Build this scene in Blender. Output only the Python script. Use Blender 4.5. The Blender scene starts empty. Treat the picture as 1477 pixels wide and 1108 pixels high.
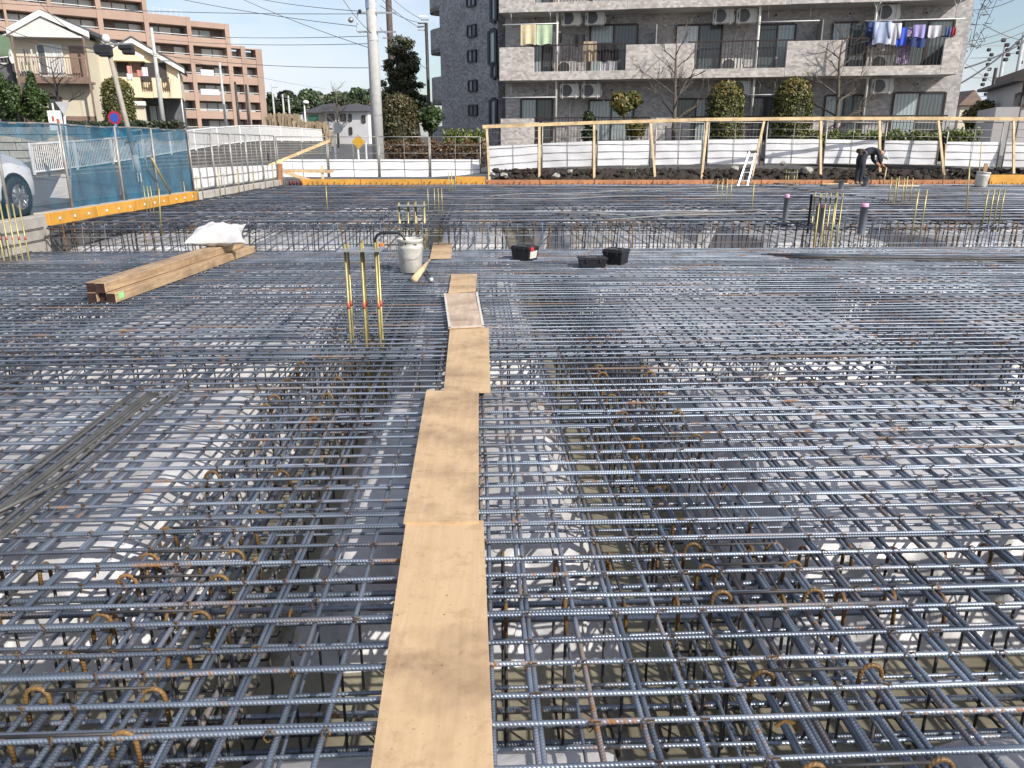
import bpy, math, random
import numpy as np
from mathutils import Vector, Matrix
random.seed(7); RNG = np.random.default_rng(7)
R = math.radians
scene = bpy.context.scene
COL = scene.collection

# ------------------------------------------------------------------ camera
H = 1.55; PITCH = R(17.3); F = 1110.0; CX, CY = 738.5, 554.0
cam_d = bpy.data.cameras.new('camera'); cam = bpy.data.objects.new('camera', cam_d); COL.objects.link(cam)
cam.location = (0, 0, H); cam.rotation_euler = (math.pi/2 - PITCH, 0, 0)
cam_d.sensor_width = 36; cam_d.lens = 36*F/1477; cam_d.clip_start = 0.05; cam_d.clip_end = 3000
scene.camera = cam

# ------------------------------------------------------------------ sky and sun
SUN_AZ = R(46); SUN_EL = R(36)       # azimuth: to the right of straight behind the camera
sdir = Vector((math.sin(SUN_AZ)*math.cos(SUN_EL), -math.cos(SUN_AZ)*math.cos(SUN_EL), math.sin(SUN_EL)))
w = bpy.data.worlds.new('World'); scene.world = w; w.use_nodes = True
nt = w.node_tree; nt.nodes.clear()
wo = nt.nodes.new('ShaderNodeOutputWorld'); bg = nt.nodes.new('ShaderNodeBackground')
sky = nt.nodes.new('ShaderNodeTexSky'); sky.sky_type = 'NISHITA'; sky.sun_disc = False
sky.sun_elevation = SUN_EL; sky.sun_rotation = math.atan2(sdir.x, sdir.y)
sky.air_density = 1.0; sky.dust_density = 1.5; sky.ozone_density = 1.0
tc = nt.nodes.new('ShaderNodeTexCoord'); mp = nt.nodes.new('ShaderNodeMapping')
mp.inputs['Scale'].default_value = (1.0, 1.0, 3.6)
no = nt.nodes.new('ShaderNodeTexNoise'); no.inputs['Scale'].default_value = 2.6; no.inputs['Detail'].default_value = 7; no.inputs['Roughness'].default_value = .55
rp = nt.nodes.new('ShaderNodeValToRGB'); rp.color_ramp.elements[0].position = .40; rp.color_ramp.elements[1].position = .66
rp.color_ramp.elements[0].color = (.06,)*3+(1,); rp.color_ramp.elements[1].color = (.88,)*3+(1,)
mx = nt.nodes.new('ShaderNodeMixRGB'); mx.inputs[2].default_value = (6.0, 6.25, 7.2, 1)
L = nt.links.new
L(tc.outputs['Generated'], mp.inputs[0]); L(mp.outputs[0], no.inputs['Vector']); L(no.outputs['Fac'], rp.inputs[0])
L(rp.outputs[0], mx.inputs[0]); L(sky.outputs[0], mx.inputs[1]); L(mx.outputs[0], bg.inputs[0]); bg.inputs[1].default_value = .115
L(bg.outputs[0], wo.inputs[0])
sun_d = bpy.data.lights.new('sun', 'SUN'); sun = bpy.data.objects.new('sun', sun_d); COL.objects.link(sun)
sun_d.energy = 4.2; sun_d.angle = R(.6); sun_d.color = (1, .95, .87); sun.rotation_euler = sdir.to_track_quat('Z', 'Y').to_euler()
scene.view_settings.view_transform = 'Standard'; scene.view_settings.look = 'None'
scene.view_settings.exposure = 0.42; scene.view_settings.gamma = 1
scene.render.resolution_x = 1024; scene.render.resolution_y = 768

# ------------------------------------------------------------------ pixel -> place helpers
def ray(px, py):
    u = (px-CX)/F; v = (CY-py)/F
    return Vector((u, math.cos(PITCH)+v*math.sin(PITCH), -math.sin(PITCH)+v*math.cos(PITCH)))
O = Vector((0, 0, H))
def at_z(px, py, z): d = ray(px, py); return O + d*((z-H)/d.z)
def at_y(px, py, y): d = ray(px, py); return O + d*(y/d.y)
def at_plane(px, py, p0, n): d = ray(px, py); return O + d*((Vector(p0)-O).dot(n)/d.dot(n))
def proj(p):
    x, y, z = p[0], p[1], p[2]-H
    dep = y*math.cos(PITCH) - z*math.sin(PITCH); up = y*math.sin(PITCH) + z*math.cos(PITCH)
    return CX+F*x/dep, CY-F*up/dep

# ------------------------------------------------------------------ materials
def new_mat(name):
    m = bpy.data.materials.new(name); m.use_nodes = True; n = m.node_tree
    return m, n, n.nodes['Principled BSDF']
def node(n, t, **k):
    x = n.nodes.new(t)
    for a, v in k.items(): setattr(x, a, v)
    return x
def ramp(n, src, p0, c0, p1, c1):
    r = node(n, 'ShaderNodeValToRGB'); e = r.color_ramp.elements
    e[0].position = p0; e[1].position = p1; e[0].color = (*c0, 1); e[1].color = (*c1, 1)
    n.links.new(src, r.inputs[0]); return r
def noise(n, vec, scale, detail=5, rough=.55, dist=0):
    t = node(n, 'ShaderNodeTexNoise'); t.inputs['Scale'].default_value = scale; t.inputs['Detail'].default_value = detail
    t.inputs['Roughness'].default_value = rough; t.inputs['Distortion'].default_value = dist
    n.links.new(vec, t.inputs['Vector']); return t.outputs['Fac']
def mixc(n, fac, a, b, mode='MIX'):
    m = node(n, 'ShaderNodeMixRGB', blend_type=mode)
    for i, s in ((0, fac), (1, a), (2, b)):
        if isinstance(s, (int, float)): m.inputs[i].default_value = s
        elif isinstance(s, tuple): m.inputs[i].default_value = (*s, 1)[:4]
        else: n.links.new(s, m.inputs[i])
    return m.outputs[0]
def bump(n, b, h, strength=.3, dist=.01):
    x = node(n, 'ShaderNodeBump'); x.inputs['Strength'].default_value = strength; x.inputs['Distance'].default_value = dist
    n.links.new(h, x.inputs['Height']); n.links.new(x.outputs[0], b.inputs['Normal'])
MATS = {}
def M(name, col, rough=.6, metal=0., var=.25, scale=4., bmp=0., bscale=60., stretch=None, alt=None, spec=.5):
    """plain surface with soft colour wear: noise between col and a darker / alternative tone"""
    if name in MATS: return MATS[name]
    m, n, b = new_mat(name)
    g = node(n, 'ShaderNodeTexCoord'); vec = g.outputs['Object']
    if stretch:
        mp = node(n, 'ShaderNodeMapping'); mp.inputs['Scale'].default_value = stretch; n.links.new(vec, mp.inputs[0]); vec = mp.outputs[0]
    f = noise(n, vec, scale, 6, .62)
    a = alt if alt else tuple(c*(1-var) for c in col)
    r = ramp(n, f, .35, a, .65, col)
    oi = node(n, 'ShaderNodeObjectInfo'); rr = ramp(n, oi.outputs['Random'], 0, (.88,)*3, 1, (1.08,)*3)
    n.links.new(mixc(n, 1, r.outputs[0], rr.outputs[0], 'MULTIPLY'), b.inputs['Base Color'])
    b.inputs['Roughness'].default_value = rough; b.inputs['Metallic'].default_value = metal
    b.inputs['Specular IOR Level'].default_value = spec
    if bmp: bump(n, b, noise(n, vec, bscale, 4), bmp, .01)
    MATS[name] = m; return m

def rebar_mat(name, ribs, lo=(.085, .105, .145), hi=(.20, .235, .29), met=.45):
    m, n, b = new_mat(name)
    uv = node(n, 'ShaderNodeUVMap'); g = node(n, 'ShaderNodeNewGeometry'); oi = node(n, 'ShaderNodeObjectInfo')
    f1 = noise(n, g.outputs['Position'], 2.3, 5, .6)
    steel = ramp(n, f1, .3, lo, .7, hi)
    f2 = noise(n, g.outputs['Position'], 34, 4, .7)
    f3 = noise(n, g.outputs['Position'], 3.1, 3, .5)
    ad = node(n, 'ShaderNodeMath', operation='ADD'); n.links.new(f2, ad.inputs[0]); n.links.new(f3, ad.inputs[1])
    ad2 = node(n, 'ShaderNodeMath', operation='MULTIPLY_ADD'); n.links.new(oi.outputs['Random'], ad2.inputs[0]); ad2.inputs[1].default_value = .17
    n.links.new(ad.outputs[0], ad2.inputs[2])
    rf = ramp(n, ad2.outputs[0], 0, (0,)*3, 1, (1,)*3); rf.color_ramp.elements[0].position = .62; rf.color_ramp.elements[1].position = .70
    sc = node(n, 'ShaderNodeMath', operation='MULTIPLY'); n.links.new(ad2.outputs[0], sc.inputs[0]); sc.inputs[1].default_value = .5
    n.links.new(sc.outputs[0], rf.inputs[0])
    vr = ramp(n, oi.outputs['Random'], 0, (.62,)*3, 1, (1.35,)*3); col = mixc(n, rf.outputs[0], mixc(n, 1, steel.outputs[0], vr.outputs[0], 'MULTIPLY'), (.25, .12, .045))
    spx = node(n, 'ShaderNodeSeparateXYZ'); n.links.new(uv.outputs[0], spx.inputs[0]); cx_ = node(n, 'ShaderNodeCombineXYZ')
    ka = node(n, 'ShaderNodeMath', operation='MULTIPLY'); n.links.new(spx.outputs[0], ka.inputs[0]); ka.inputs[1].default_value = .55; n.links.new(ka.outputs[0], cx_.inputs[0])
    kb_ = node(n, 'ShaderNodeMath', operation='MULTIPLY'); n.links.new(oi.outputs['Random'], kb_.inputs[0]); kb_.inputs[1].default_value = 83.; n.links.new(kb_.outputs[0], cx_.inputs[1])
    lr = ramp(n, noise(n, cx_.outputs[0], 1.0, 2, .5), .60, (0,)*3, .68, (.8,)*3); lrm = mixc(n, 1, lr.outputs[0], ramp(n, f2, .3, (.35,)*3, .6, (1,)*3).outputs[0], 'MULTIPLY')
    col = mixc(n, lrm, col, (.235, .135, .07)); rf = node(n, 'ShaderNodeMixRGB', blend_type='LIGHTEN') if False else rf
    rmax = mixc(n, 1, rf.outputs[0], lrm, 'LIGHTEN')
    n.links.new(col, b.inputs['Base Color'])
    b.inputs['Specular Tint'].default_value = (.62, .64, .68, 1)
    me = ramp(n, rmax, 0, (met,)*3, 1, (.0,)*3); n.links.new(me.outputs[0], b.inputs['Metallic'])
    ro = ramp(n, rmax, 0, (.43,)*3, 1, (.8,)*3); n.links.new(ro.outputs[0], b.inputs['Roughness'])
    if ribs:
        sp = node(n, 'ShaderNodeSeparateXYZ'); n.links.new(uv.outputs[0], sp.inputs[0])
        k = node(n, 'ShaderNodeMath', operation='MULTIPLY'); k.inputs[1].default_value = 2*math.pi/.012; n.links.new(sp.outputs[0], k.inputs[0])
        va = node(n, 'ShaderNodeMath', operation='MULTIPLY_ADD'); n.links.new(sp.outputs[1], va.inputs[0]); va.inputs[1].default_value = 4*math.pi; n.links.new(k.outputs[0], va.inputs[2])
        s = node(n, 'ShaderNodeMath', operation='SINE'); n.links.new(va.outputs[0], s.inputs[0])
        bump(n, b, s.outputs[0], .34, .0015)
    MATS[name] = m; return m
STEEL = rebar_mat('rebar_steel', True, (.13, .155, .195), (.30, .335, .39), .70); STEEL_G = STEEL; STEEL_SHADE = rebar_mat('rebar_steel_shaded', False, (.030, .037, .048), (.13, .15, .185), .30)  # second steel is a shaded copy: shade put into a darker, duller colour
RUST = rebar_mat('rusted_hook_steel', True, (.095, .052, .02), (.21, .12, .04), 0.)
DARKSTEEL = M('dark_stirrup_steel', (.075, .07, .07), .6, .4, .5, 9)
ZINC = M('yellow_zinc_rod', (.47, .40, .17), .42, .45, .35, 14)
GALV = M('galvanised_steel', (.42, .43, .44), .42, .6, .25, 8)
PIPE = M('scaffold_pipe', (.40, .38, .35), .5, .4, .35, 6)

def wood_mat(name, c0, c1, axis='y', scale=1., rough=.7, grain=26):
    m, n, b = new_mat(name)
    g = node(n, 'ShaderNodeTexCoord'); oi = node(n, 'ShaderNodeObjectInfo')
    mp = node(n, 'ShaderNodeMapping')
    st = {'x': (.06, 1, 1), 'y': (1, .06, 1), 'z': (1, 1, .06)}[axis]
    mp.inputs['Scale'].default_value = st
    vm = node(n, 'ShaderNodeVectorMath', operation='ADD'); n.links.new(g.outputs['Object'], vm.inputs[0])
    cb = node(n, 'ShaderNodeCombineXYZ')
    k = node(n, 'ShaderNodeMath', operation='MULTIPLY'); k.inputs[1].default_value = 37.; n.links.new(oi.outputs['Random'], k.inputs[0])
    for i in range(3): n.links.new(k.outputs[0], cb.inputs[i])
    n.links.new(cb.outputs[0], vm.inputs[1]); n.links.new(vm.outputs[0], mp.inputs[0])
    f = noise(n, mp.outputs[0], grain*scale, 5, .6, .6); f2 = noise(n, vm.outputs[0], 2.2*scale, 5, .65)
    c = ramp(n, f, .3, c0, .7, c1)
    st2 = ramp(n, f2, .30, (.56, .53, .53), .56, (1, 1, 1)); f5 = noise(n, vm.outputs[0], 9*scale, 6, .7); mud = ramp(n, f5, .36, (.72, .68, .66), .46, (1, 1, 1))
    col = mixc(n, 1, c.outputs[0], st2.outputs[0], 'MULTIPLY')
    sp = noise(n, vm.outputs[0], 55*scale, 2, .5); spr = ramp(n, sp, .26, (.55, .47, .4), .32, (1, 1, 1))
    col = mixc(n, .55, col, spr.outputs[0], 'MULTIPLY'); col = mixc(n, .6, col, mud.outputs[0], 'MULTIPLY')
    n.links.new(col, b.inputs['Base Color']); b.inputs['Roughness'].default_value = rough
    bump(n, b, f, .07, .002); MATS[name] = m; return m
PLY = wood_mat('plywood_sheet', (.50, .34, .19), (.575, .405, .235), 'y', 1., .62, 34)
PLYG = wood_mat('weathered_plywood', (.42, .31, .22), (.58, .45, .34), 'y', 1., .75, 30)
PLYEDGE = M('plywood_edge_white', (.72, .66, .58), .8, 0, .3, 30)
TIMBER = wood_mat('sawn_timber', (.30, .20, .115), (.48, .34, .205), 'y', 1, .75, 30)
ENDWOOD = M('dark_end_grain', (.045, .02, .015), .7, 0, .6, 22)
RAIL = wood_mat('pale_batten_wood', (.60, .43, .23), (.74, .56, .33), 'x', 1, .7, 20)
RAILZ = wood_mat('pale_post_wood', (.52, .39, .22), (.68, .53, .32), 'z', 1, .7, 20)
FORMY = M('yellow_form_panel', (.66, .33, .055), .55, 0, .28, 3, .1)
FORMO = M('orange_form_panel', (.50, .22, .10), .65, 0, .35, 3, .1)
CONC = M('cast_concrete', (.47, .44, .40), .85, 0, .3, 3, .25, 70)
CONC2 = M('pale_pole_concrete', (.46, .46, .45), .8, 0, .18, 5, .12, 60)
WHITE = M('white_paint', (.78, .78, .78), .45, 0, .08, 5)
SHEET = M('white_plastic_panel', (.80, .80, .82), .4, 0, .10, 3)
BLACKP = M('black_plastic', (.018, .018, .022), .42, 0, .3, 20)
DIRT = M('dark_soil', (.038, .028, .021), .95, 0, .6, 7, .9, 25, alt=(.02, .014, .010))
PVC = M('grey_pvc', (.20, .22, .25), .4, 0, .15, 8)
PINK = M('pink_tape', (.72, .36, .55), .5, 0, .15, 20)
REDTAPE = M('red_mark', (.50, .12, .07), .6, 0, .2, 20)
BUCKET = M('white_bucket_plastic', (.66, .64, .58), .5, 0, .3, 9)

# ------------------------------------------------------------------ mesh helpers
INV = {}     # thing -> (origin, rotation about z)
class MB:
    def __init__(s): s.v = []; s.f = []; s.uv = []; s.nv = 0
    def add(s, verts, faces, uv=None):
        verts = np.asarray(verts, float).reshape(-1, 3); s.v.append(verts)
        s.uv.append(np.asarray(uv, float).reshape(-1, 2) if uv is not None else verts[:, :2])
        if isinstance(faces, np.ndarray): s.f.append(faces+s.nv)
        else:
            by = {}
            for f in faces: by.setdefault(len(f), []).append(f)
            for k in by: s.f.append(np.array(by[k], int)+s.nv)
        s.nv += len(verts)
    def box(s, c, size, rz=0, ch=0., rx=0, ry=0):
        hx, hy, hz = [q/2 for q in size]; ch = min(ch, hx*.9, hy*.9, hz*.9)
        rot = Matrix.Rotation(rz, 3, 'Z') @ Matrix.Rotation(ry, 3, 'Y') @ Matrix.Rotation(rx, 3, 'X')
        sg = [(i, j, k) for i in (-1, 1) for j in (-1, 1) for k in (-1, 1)]
        if ch <= 0:
            vs = [Vector((i*hx, j*hy, k*hz)) for i, j, k in sg]
            fs = [(0, 1, 3, 2), (4, 6, 7, 5), (0, 4, 5, 1), (2, 3, 7, 6), (0, 2, 6, 4), (1, 5, 7, 3)]
        else:
            vs = []; ix = {}
            for (i, j, k) in sg:
                ix[(i, j, k)] = len(vs)
                vs += [Vector((i*hx, j*(hy-ch), k*(hz-ch))), Vector((i*(hx-ch), j*hy, k*(hz-ch))), Vector((i*(hx-ch), j*(hy-ch), k*hz))]
            fs = []
            for a in range(3):
                for sgn in (-1, 1):
                    q = []
                    for (p, r) in ((-1, -1), (1, -1), (1, 1), (-1, 1)):
                        key = [0, 0, 0]; key[a] = sgn; key[(a+1) % 3] = p*sgn; key[(a+2) % 3] = r; q.append(ix[tuple(key)]+a)
                    fs.append(tuple(q))
            for a in range(3):
                b1, c1 = (a+1) % 3, (a+2) % 3
                for p in (-1, 1):
                    for r in (-1, 1):
                        k0 = [0]*3; k1 = [0]*3; k0[a] = -1; k1[a] = 1; k0[b1] = k1[b1] = p; k0[c1] = k1[c1] = r
                        fs.append((ix[tuple(k0)]+b1, ix[tuple(k1)]+b1, ix[tuple(k1)]+c1, ix[tuple(k0)]+c1))
            for key in ix: fs.append((ix[key], ix[key]+1, ix[key]+2))
        c = Vector(c); s.add([tuple(rot @ v + c) for v in vs], fs); return s
    def hexa(s, bottom, top):     # two quads, four corners each
        s.add([tuple(p) for p in list(bottom)+list(top)], [(3, 2, 1, 0), (4, 5, 6, 7), (0, 1, 5, 4), (1, 2, 6, 5), (2, 3, 7, 6), (3, 0, 4, 7)]); return s
    def beam(s, a, b, wdt, hgt, up=(0, 0, 1)):
        a, b = Vector(a), Vector(b); d = (b-a).normalized(); up = Vector(up)
        sx = d.cross(up).normalized()*wdt/2; sz = sx.cross(d).normalized()*hgt/2
        s.hexa([a-sx-sz, a+sx-sz, b+sx-sz, b-sx-sz], [a-sx+sz, a+sx+sz, b+sx+sz, b-sx+sz]); return s
    def tube(s, pts, r, n=6, caps=True):
        P = np.asarray([tuple(p) for p in pts], float); m = len(P)
        T = np.gradient(P, axis=0) if m > 2 else np.repeat((P[1:]-P[:1]), 2, 0)
        T /= np.maximum(np.linalg.norm(T, axis=1, keepdims=True), 1e-9)
        r = np.broadcast_to(np.asarray(r, float), (m,))
        ref = np.array([0, 0, 1.]) if abs(T[0][2]) < .9 else np.array([1., 0, 0])
        A = np.cross(T[0], ref); A /= np.linalg.norm(A); fr = []
        for t in T:
            A = A - t*np.dot(A, t); q = np.linalg.norm(A); A = A/q if q > 1e-6 else np.cross(t, ref); fr.append((A, np.cross(t, A)))
        an = np.arange(n)*2*math.pi/n
        V = np.array([P[i] + r[i]*(np.cos(an)[:, None]*fr[i][0] + np.sin(an)[:, None]*fr[i][1]) for i in range(m)]).reshape(-1, 3)
        ln = np.concatenate([[0], np.cumsum(np.linalg.norm(np.diff(P, axis=0), axis=1))])
        uv = np.stack([np.repeat(ln, n), np.tile(np.arange(n)/n, m)], 1)
        i, j = np.meshgrid(np.arange(m-1), np.arange(n), indexing='ij'); j2 = (j+1) % n
        q = np.stack([i*n+j, i*n+j2, (i+1)*n+j2, (i+1)*n+j], -1).reshape(-1, 4)
        s.add(V, q, uv)
        if caps:
            b0 = s.nv-len(V); s.f.append(np.array([[b0+k for k in range(n-1, -1, -1)]])); s.f.append(np.array([[b0+(m-1)*n+k for k in range(n)]]))
        return s
    def rod(s, a, b, r, n=6): return s.tube([a, b], r, n)
    def lathe(s, prof, c=(0, 0, 0), n=20):
        c = np.asarray(c, float); an = np.arange(n)*2*math.pi/n
        V = np.array([[c+(r*math.cos(a), r*math.sin(a), z) for a in an] for r, z in prof]).reshape(-1, 3)
        m = len(prof); i, j = np.meshgrid(np.arange(m-1), np.arange(n), indexing='ij'); j2 = (j+1) % n
        s.add(V, np.stack([i*n+j, i*n+j2, (i+1)*n+j2, (i+1)*n+j], -1).reshape(-1, 4)); return s
    def grid(s, fn, nu, nv):
        V = [fn(i/nu, j/nv) for i in range(nu+1) for j in range(nv+1)]
        i, j = np.meshgrid(np.arange(nu), np.arange(nv), indexing='ij'); k = nv+1
        uv = [(i/nu, j/nv) for i in range(nu+1) for j in range(nv+1)]
        s.add([tuple(p) for p in V], np.stack([i*k+j, (i+1)*k+j, (i+1)*k+j+1, i*k+j+1], -1).reshape(-1, 4), uv); return s
    def prism(s, poly, a, b):     # polygon of (p,q) swept: corner = fn(p,q,t) with a/b functions
        n = len(poly); s.add([tuple(a(*p)) for p in poly]+[tuple(b(*p)) for p in poly],
              [tuple(range(n-1, -1, -1)), tuple(range(n, 2*n))]+[(i, (i+1) % n, n+(i+1) % n, n+i) for i in range(n)]); return s
    def mesh(s, name, mat, smooth=False, origin=(0, 0, 0), rz=0):
        V = np.concatenate(s.v) - np.asarray(tuple(origin), float)
        if rz: c, q = math.cos(-rz), math.sin(-rz); V = np.stack([V[:, 0]*c-V[:, 1]*q, V[:, 0]*q+V[:, 1]*c, V[:, 2]], 1)
        UV = np.concatenate(s.uv); me = bpy.data.meshes.new(name)
        loops = np.concatenate([f.ravel() for f in s.f]); sizes = np.concatenate([np.full(len(f), f.shape[1]) for f in s.f])
        starts = np.concatenate([[0], np.cumsum(sizes)[:-1]])
        me.vertices.add(len(V)); me.vertices.foreach_set('co', V.ravel())
        me.loops.add(len(loops)); me.loops.foreach_set('vertex_index', loops.astype(np.int32))
        me.polygons.add(len(sizes)); me.polygons.foreach_set('loop_start', starts.astype(np.int32)); me.polygons.foreach_set('loop_total', sizes.astype(np.int32))
        me.polygons.foreach_set('use_smooth', np.full(len(sizes), bool(smooth)))
        u = me.uv_layers.new(name='UVMap'); u.data.foreach_set('uv', UV[loops].ravel())
        me.update(calc_edges=True); me.materials.append(mat); return me
    def build(s, name, mat, parent=None, smooth=False, origin=None, world=True, kind=None, label=None):
        """verts are world coordinates; under a thing they are moved into its frame"""
        if parent is not None:
            o0, rz = INV[parent]
            me = s.mesh(name, mat, smooth, o0 if world else (0, 0, 0), rz if world else 0)
            ob = bpy.data.objects.new(name, me); ob.parent = parent; INV[ob] = INV[parent]
        else:
            V = np.concatenate(s.v)
            if origin is None: origin = ((V[:, 0].min()+V[:, 0].max())/2, (V[:, 1].min()+V[:, 1].max())/2, V[:, 2].min())
            me = s.mesh(name, mat, smooth, origin); ob = bpy.data.objects.new(name, me); ob.location = tuple(origin); INV[ob] = (Vector(origin), 0)
        COL.objects.link(ob)
        if kind: ob['kind'] = kind
        if label: ob['label'] = label
        return ob
def tag(o, label, cat, group=None):
    o['label'] = label; o['category'] = cat
    if group: o['group'] = group
    return o
def thing(name, label, cat, loc=(0, 0, 0), rz=0, group=None):
    o = bpy.data.objects.new(name, None); COL.objects.link(o); o.location = tuple(loc); o.rotation_euler = (0, 0, rz)
    o.empty_display_size = .2; INV[o] = (Vector(loc), rz); return tag(o, label, cat, group)
def clone(o, loc=None, rz=None, label=None, parent=None, group=None):
    c = o.copy(); COL.objects.link(c)
    if parent is not None: c.parent = parent
    if loc is not None: c.location = tuple(loc)
    if rz is not None: c.rotation_euler = (0, 0, rz)
    if label: c['label'] = label
    if group: c['group'] = group
    for ch in KIDS(o): clone(ch, parent=c)
    return c
def KIDS(o): return [x for x in COL.objects if x.parent is o]
def struct(o): o['kind'] = 'structure'; return o
def frame2(p0, p1):
    """unit direction along p0->p1 (flat), the normal to its right hand side, and length"""
    d = Vector((p1[0]-p0[0], p1[1]-p0[1], 0)); l = d.length; d.normalize(); return d, Vector((d.y, -d.x, 0)), l
class Facade:
    """local frame of an upright wall: s along, d outward (towards the viewer), z up"""
    def __init__(f, p0, ang): f.p = Vector((p0[0], p0[1], 0)); f.u = Vector((math.cos(ang), math.sin(ang), 0)); f.n = Vector((math.sin(ang), -math.cos(ang), 0)); f.a = ang
    def w(f, s, d, z): return f.p + f.u*s + f.n*d + Vector((0, 0, z))
    def px(f, x, y, d=0): q = at_plane(x, y, f.p+f.n*d, f.n) - f.p; return q.dot(f.u), q.z
    def box(f, mb, s0, s1, d0, d1, z0, z1, ch=0): mb.box(f.w((s0+s1)/2, (d0+d1)/2, (z0+z1)/2), (abs(s1-s0), abs(d1-d0), abs(z1-z0)), f.a, ch); return mb

# ================================================================== THE SETTING: ground, pit, kerb wall, lane, ramp
ZF = -0.78          # blinding floor of the pit
ZU = 0.33           # top of the raised far mat
XL = -7.45          # left edge of the site
YB = 25.6           # far edge of the site
YS = 12.45          # the step between the near mat and the far mat
TH = R(2.4)         # the mats are turned a little against the view
def mat_w(u, v, z): return Vector((u*math.cos(TH)-v*math.sin(TH), u*math.sin(TH)+v*math.cos(TH), z))
def mat_uv(p): return p[0]*math.cos(TH)+p[1]*math.sin(TH), -p[0]*math.sin(TH)+p[1]*math.cos(TH)
XR = 19.0; YN = -4.0
def smooth(a, b, x): t = min(1, max(0, (x-a)/(b-a))); return t*t*(3-2*t)
def ground_z(x, y):
    if XL-.02 < x < XR and YN < y < YB: return ZF
    z = .42
    if y > YB-.1:
        right = smooth(-3, 1, x)
        z = .28 + .10*smooth(YB, YB+4, y) + right*(.22*smooth(YB, YB+1.6, y)+.42*smooth(29.6, 31, y))
        pass
        z += 1.3*smooth(48, 110, y)*(1-right*.7)
    if x < -22.35: z += 1.9*smooth(43.2, 44.0, y)
    return z
xs = [-900, -400, -200, -120, -80, -60, -50, -40, -34, -28, -24, -22.4, -22.3, -20, -17, -15.5, -14, -12, -10, -8.6, -8, XL-.2, XL-.02, XL, -4, -3, -2, -1, 0, 1, 2, 3, 4, 5, 6, 7, 8, 9, 10, 11, 12, 13, 14, 15, 16, 17, 18, XR, XR+.02, 22, 26, 34, 50, 80, 150, 400, 900]
ys = [-300, -60, -20, YN-.02, YN, 0, 5, 10, 15, 20, 23, YB, YB+.02, 25.9, 26.2, 26.5, 26.9, 27.3, 27.8, 28.4, 29, 30, 32, 35, 38, 41, 43.1, 43.3, 43.6, 43.9, 44.2, 46, 50, 56, 65, 80, 100, 120, 160, 300, 700, 1500]
m, n, b = new_mat('ground_soil_and_asphalt')
g = node(n, 'ShaderNodeNewGeometry'); f = noise(n, g.outputs['Position'], .9, 7, .6); f2 = noise(n, g.outputs['Position'], 14, 5, .7)
c1 = ramp(n, f, .35, (.075, .075, .078), .65, (.12, .118, .115)); c2 = ramp(n, f2, .3, (.6,)*3, .7, (1.15,)*3)
n.links.new(mixc(n, 1, c1.outputs[0], c2.outputs[0], 'MULTIPLY'), b.inputs['Base Color']); b.inputs['Roughness'].default_value = .9; bump(n, b, f2, .4, .02)
GROUND = m
mb = MB(); mb.add([(x, y, ground_z(x, y)) for x in xs for y in ys], [(i*len(ys)+j, (i+1)*len(ys)+j, (i+1)*len(ys)+j+1, i*len(ys)+j+1) for i in range(len(xs)-1) for j in range(len(ys)-1)])
struct(mb.build('ground', GROUND, origin=(0, 0, 0)))

# blinding concrete on the pit floor: beige, patchy, partly wet
m, n, b = new_mat('blinding_concrete')
g = node(n, 'ShaderNodeNewGeometry'); f = noise(n, g.outputs['Position'], 1.3, 6, .6); f2 = noise(n, g.outputs['Position'], 22, 4, .6)
c = ramp(n, f, .35, (.16, .14, .095), .65, (.30, .27, .195)); c2 = ramp(n, f2, .3, (.8,)*3, .7, (1.05,)*3)
n.links.new(mixc(n, 1, c.outputs[0], c2.outputs[0], 'MULTIPLY'), b.inputs['Base Color'])
rr = ramp(n, f, .42, (.16,)*3, .58, (.8,)*3); n.links.new(rr.outputs[0], b.inputs['Roughness']); bump(n, b, f2, .2, .006)
mb = MB(); mb.box(((XL+XR)/2, (YN+YB)/2, ZF+.02), (XR-XL-.06, YB-YN-.06, .05)); struct(mb.build('pit_floor', m))

# soil bank along the far right edge, rough heightfield
def bank(i, j):
    x = -1.2 + i*19.8; y = YB+.10 + j*3.2
    z = .28 + .42*smooth(YB+.05, YB+1.3, y)*smooth(-1.4, .6, x) - .05
    h = .05*math.sin(x*3.1+y*2)+.04*math.sin(x*7.3+y*5.1)+.04*math.sin(x*13.7-y*9)+RNG.uniform(-.04, .04)
    return (x, y, z + h*(.35+.65*math.sin(math.pi*min(1, j*1.0)))*(0.3 if j > .9 else 1))
mb = MB(); mb.grid(bank, 260, 30); struct(mb.build('soil_bank', DIRT, smooth=False, origin=(0, 0, 0)))
# loose lumps and pale stones on the bank
STONE = M('pale_stone', (.42, .40, .36), .9, 0, .4, 9)
def lump(mb, c, r, n=7):
    prof = [(0.01, -r*.6), (r*.75, -r*.45), (r, 0), (r*.7, r*.45), (.01, r*.6)]
    s0 = len(mb.v); mb.lathe(prof, c, n); mb.v[-1] = mb.v[-1] + RNG.uniform(-r*.22, r*.22, mb.v[-1].shape)
mb = MB()
for k in range(620):
    x = random.uniform(-.6, 18); y = YB+.2+abs(random.gauss(0, 1.1)); lump(mb, (x, y, .24+.42*smooth(YB+.05, YB+1.3, y)+random.uniform(0, .05)), random.uniform(.03, .12))
o = mb.build('soil_lumps', DIRT, kind='stuff'); tag(o, 'dark soil lumps scattered over the bank', 'soil')
for k, (px, py) in enumerate([(710, 252), (727, 253), (803, 255), (822, 247), (1060, 243), (1165, 246), (1130, 236)]):
    p = at_y(px, py, YB+.55+.15*(k % 3)); mb = MB(); lump(mb, p, .10+.03*(k % 3), 9)
    tag(mb.build('stone', STONE), 'pale rough stone lying on the dark soil bank', 'stone', 'pale stones on the soil bank')

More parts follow.
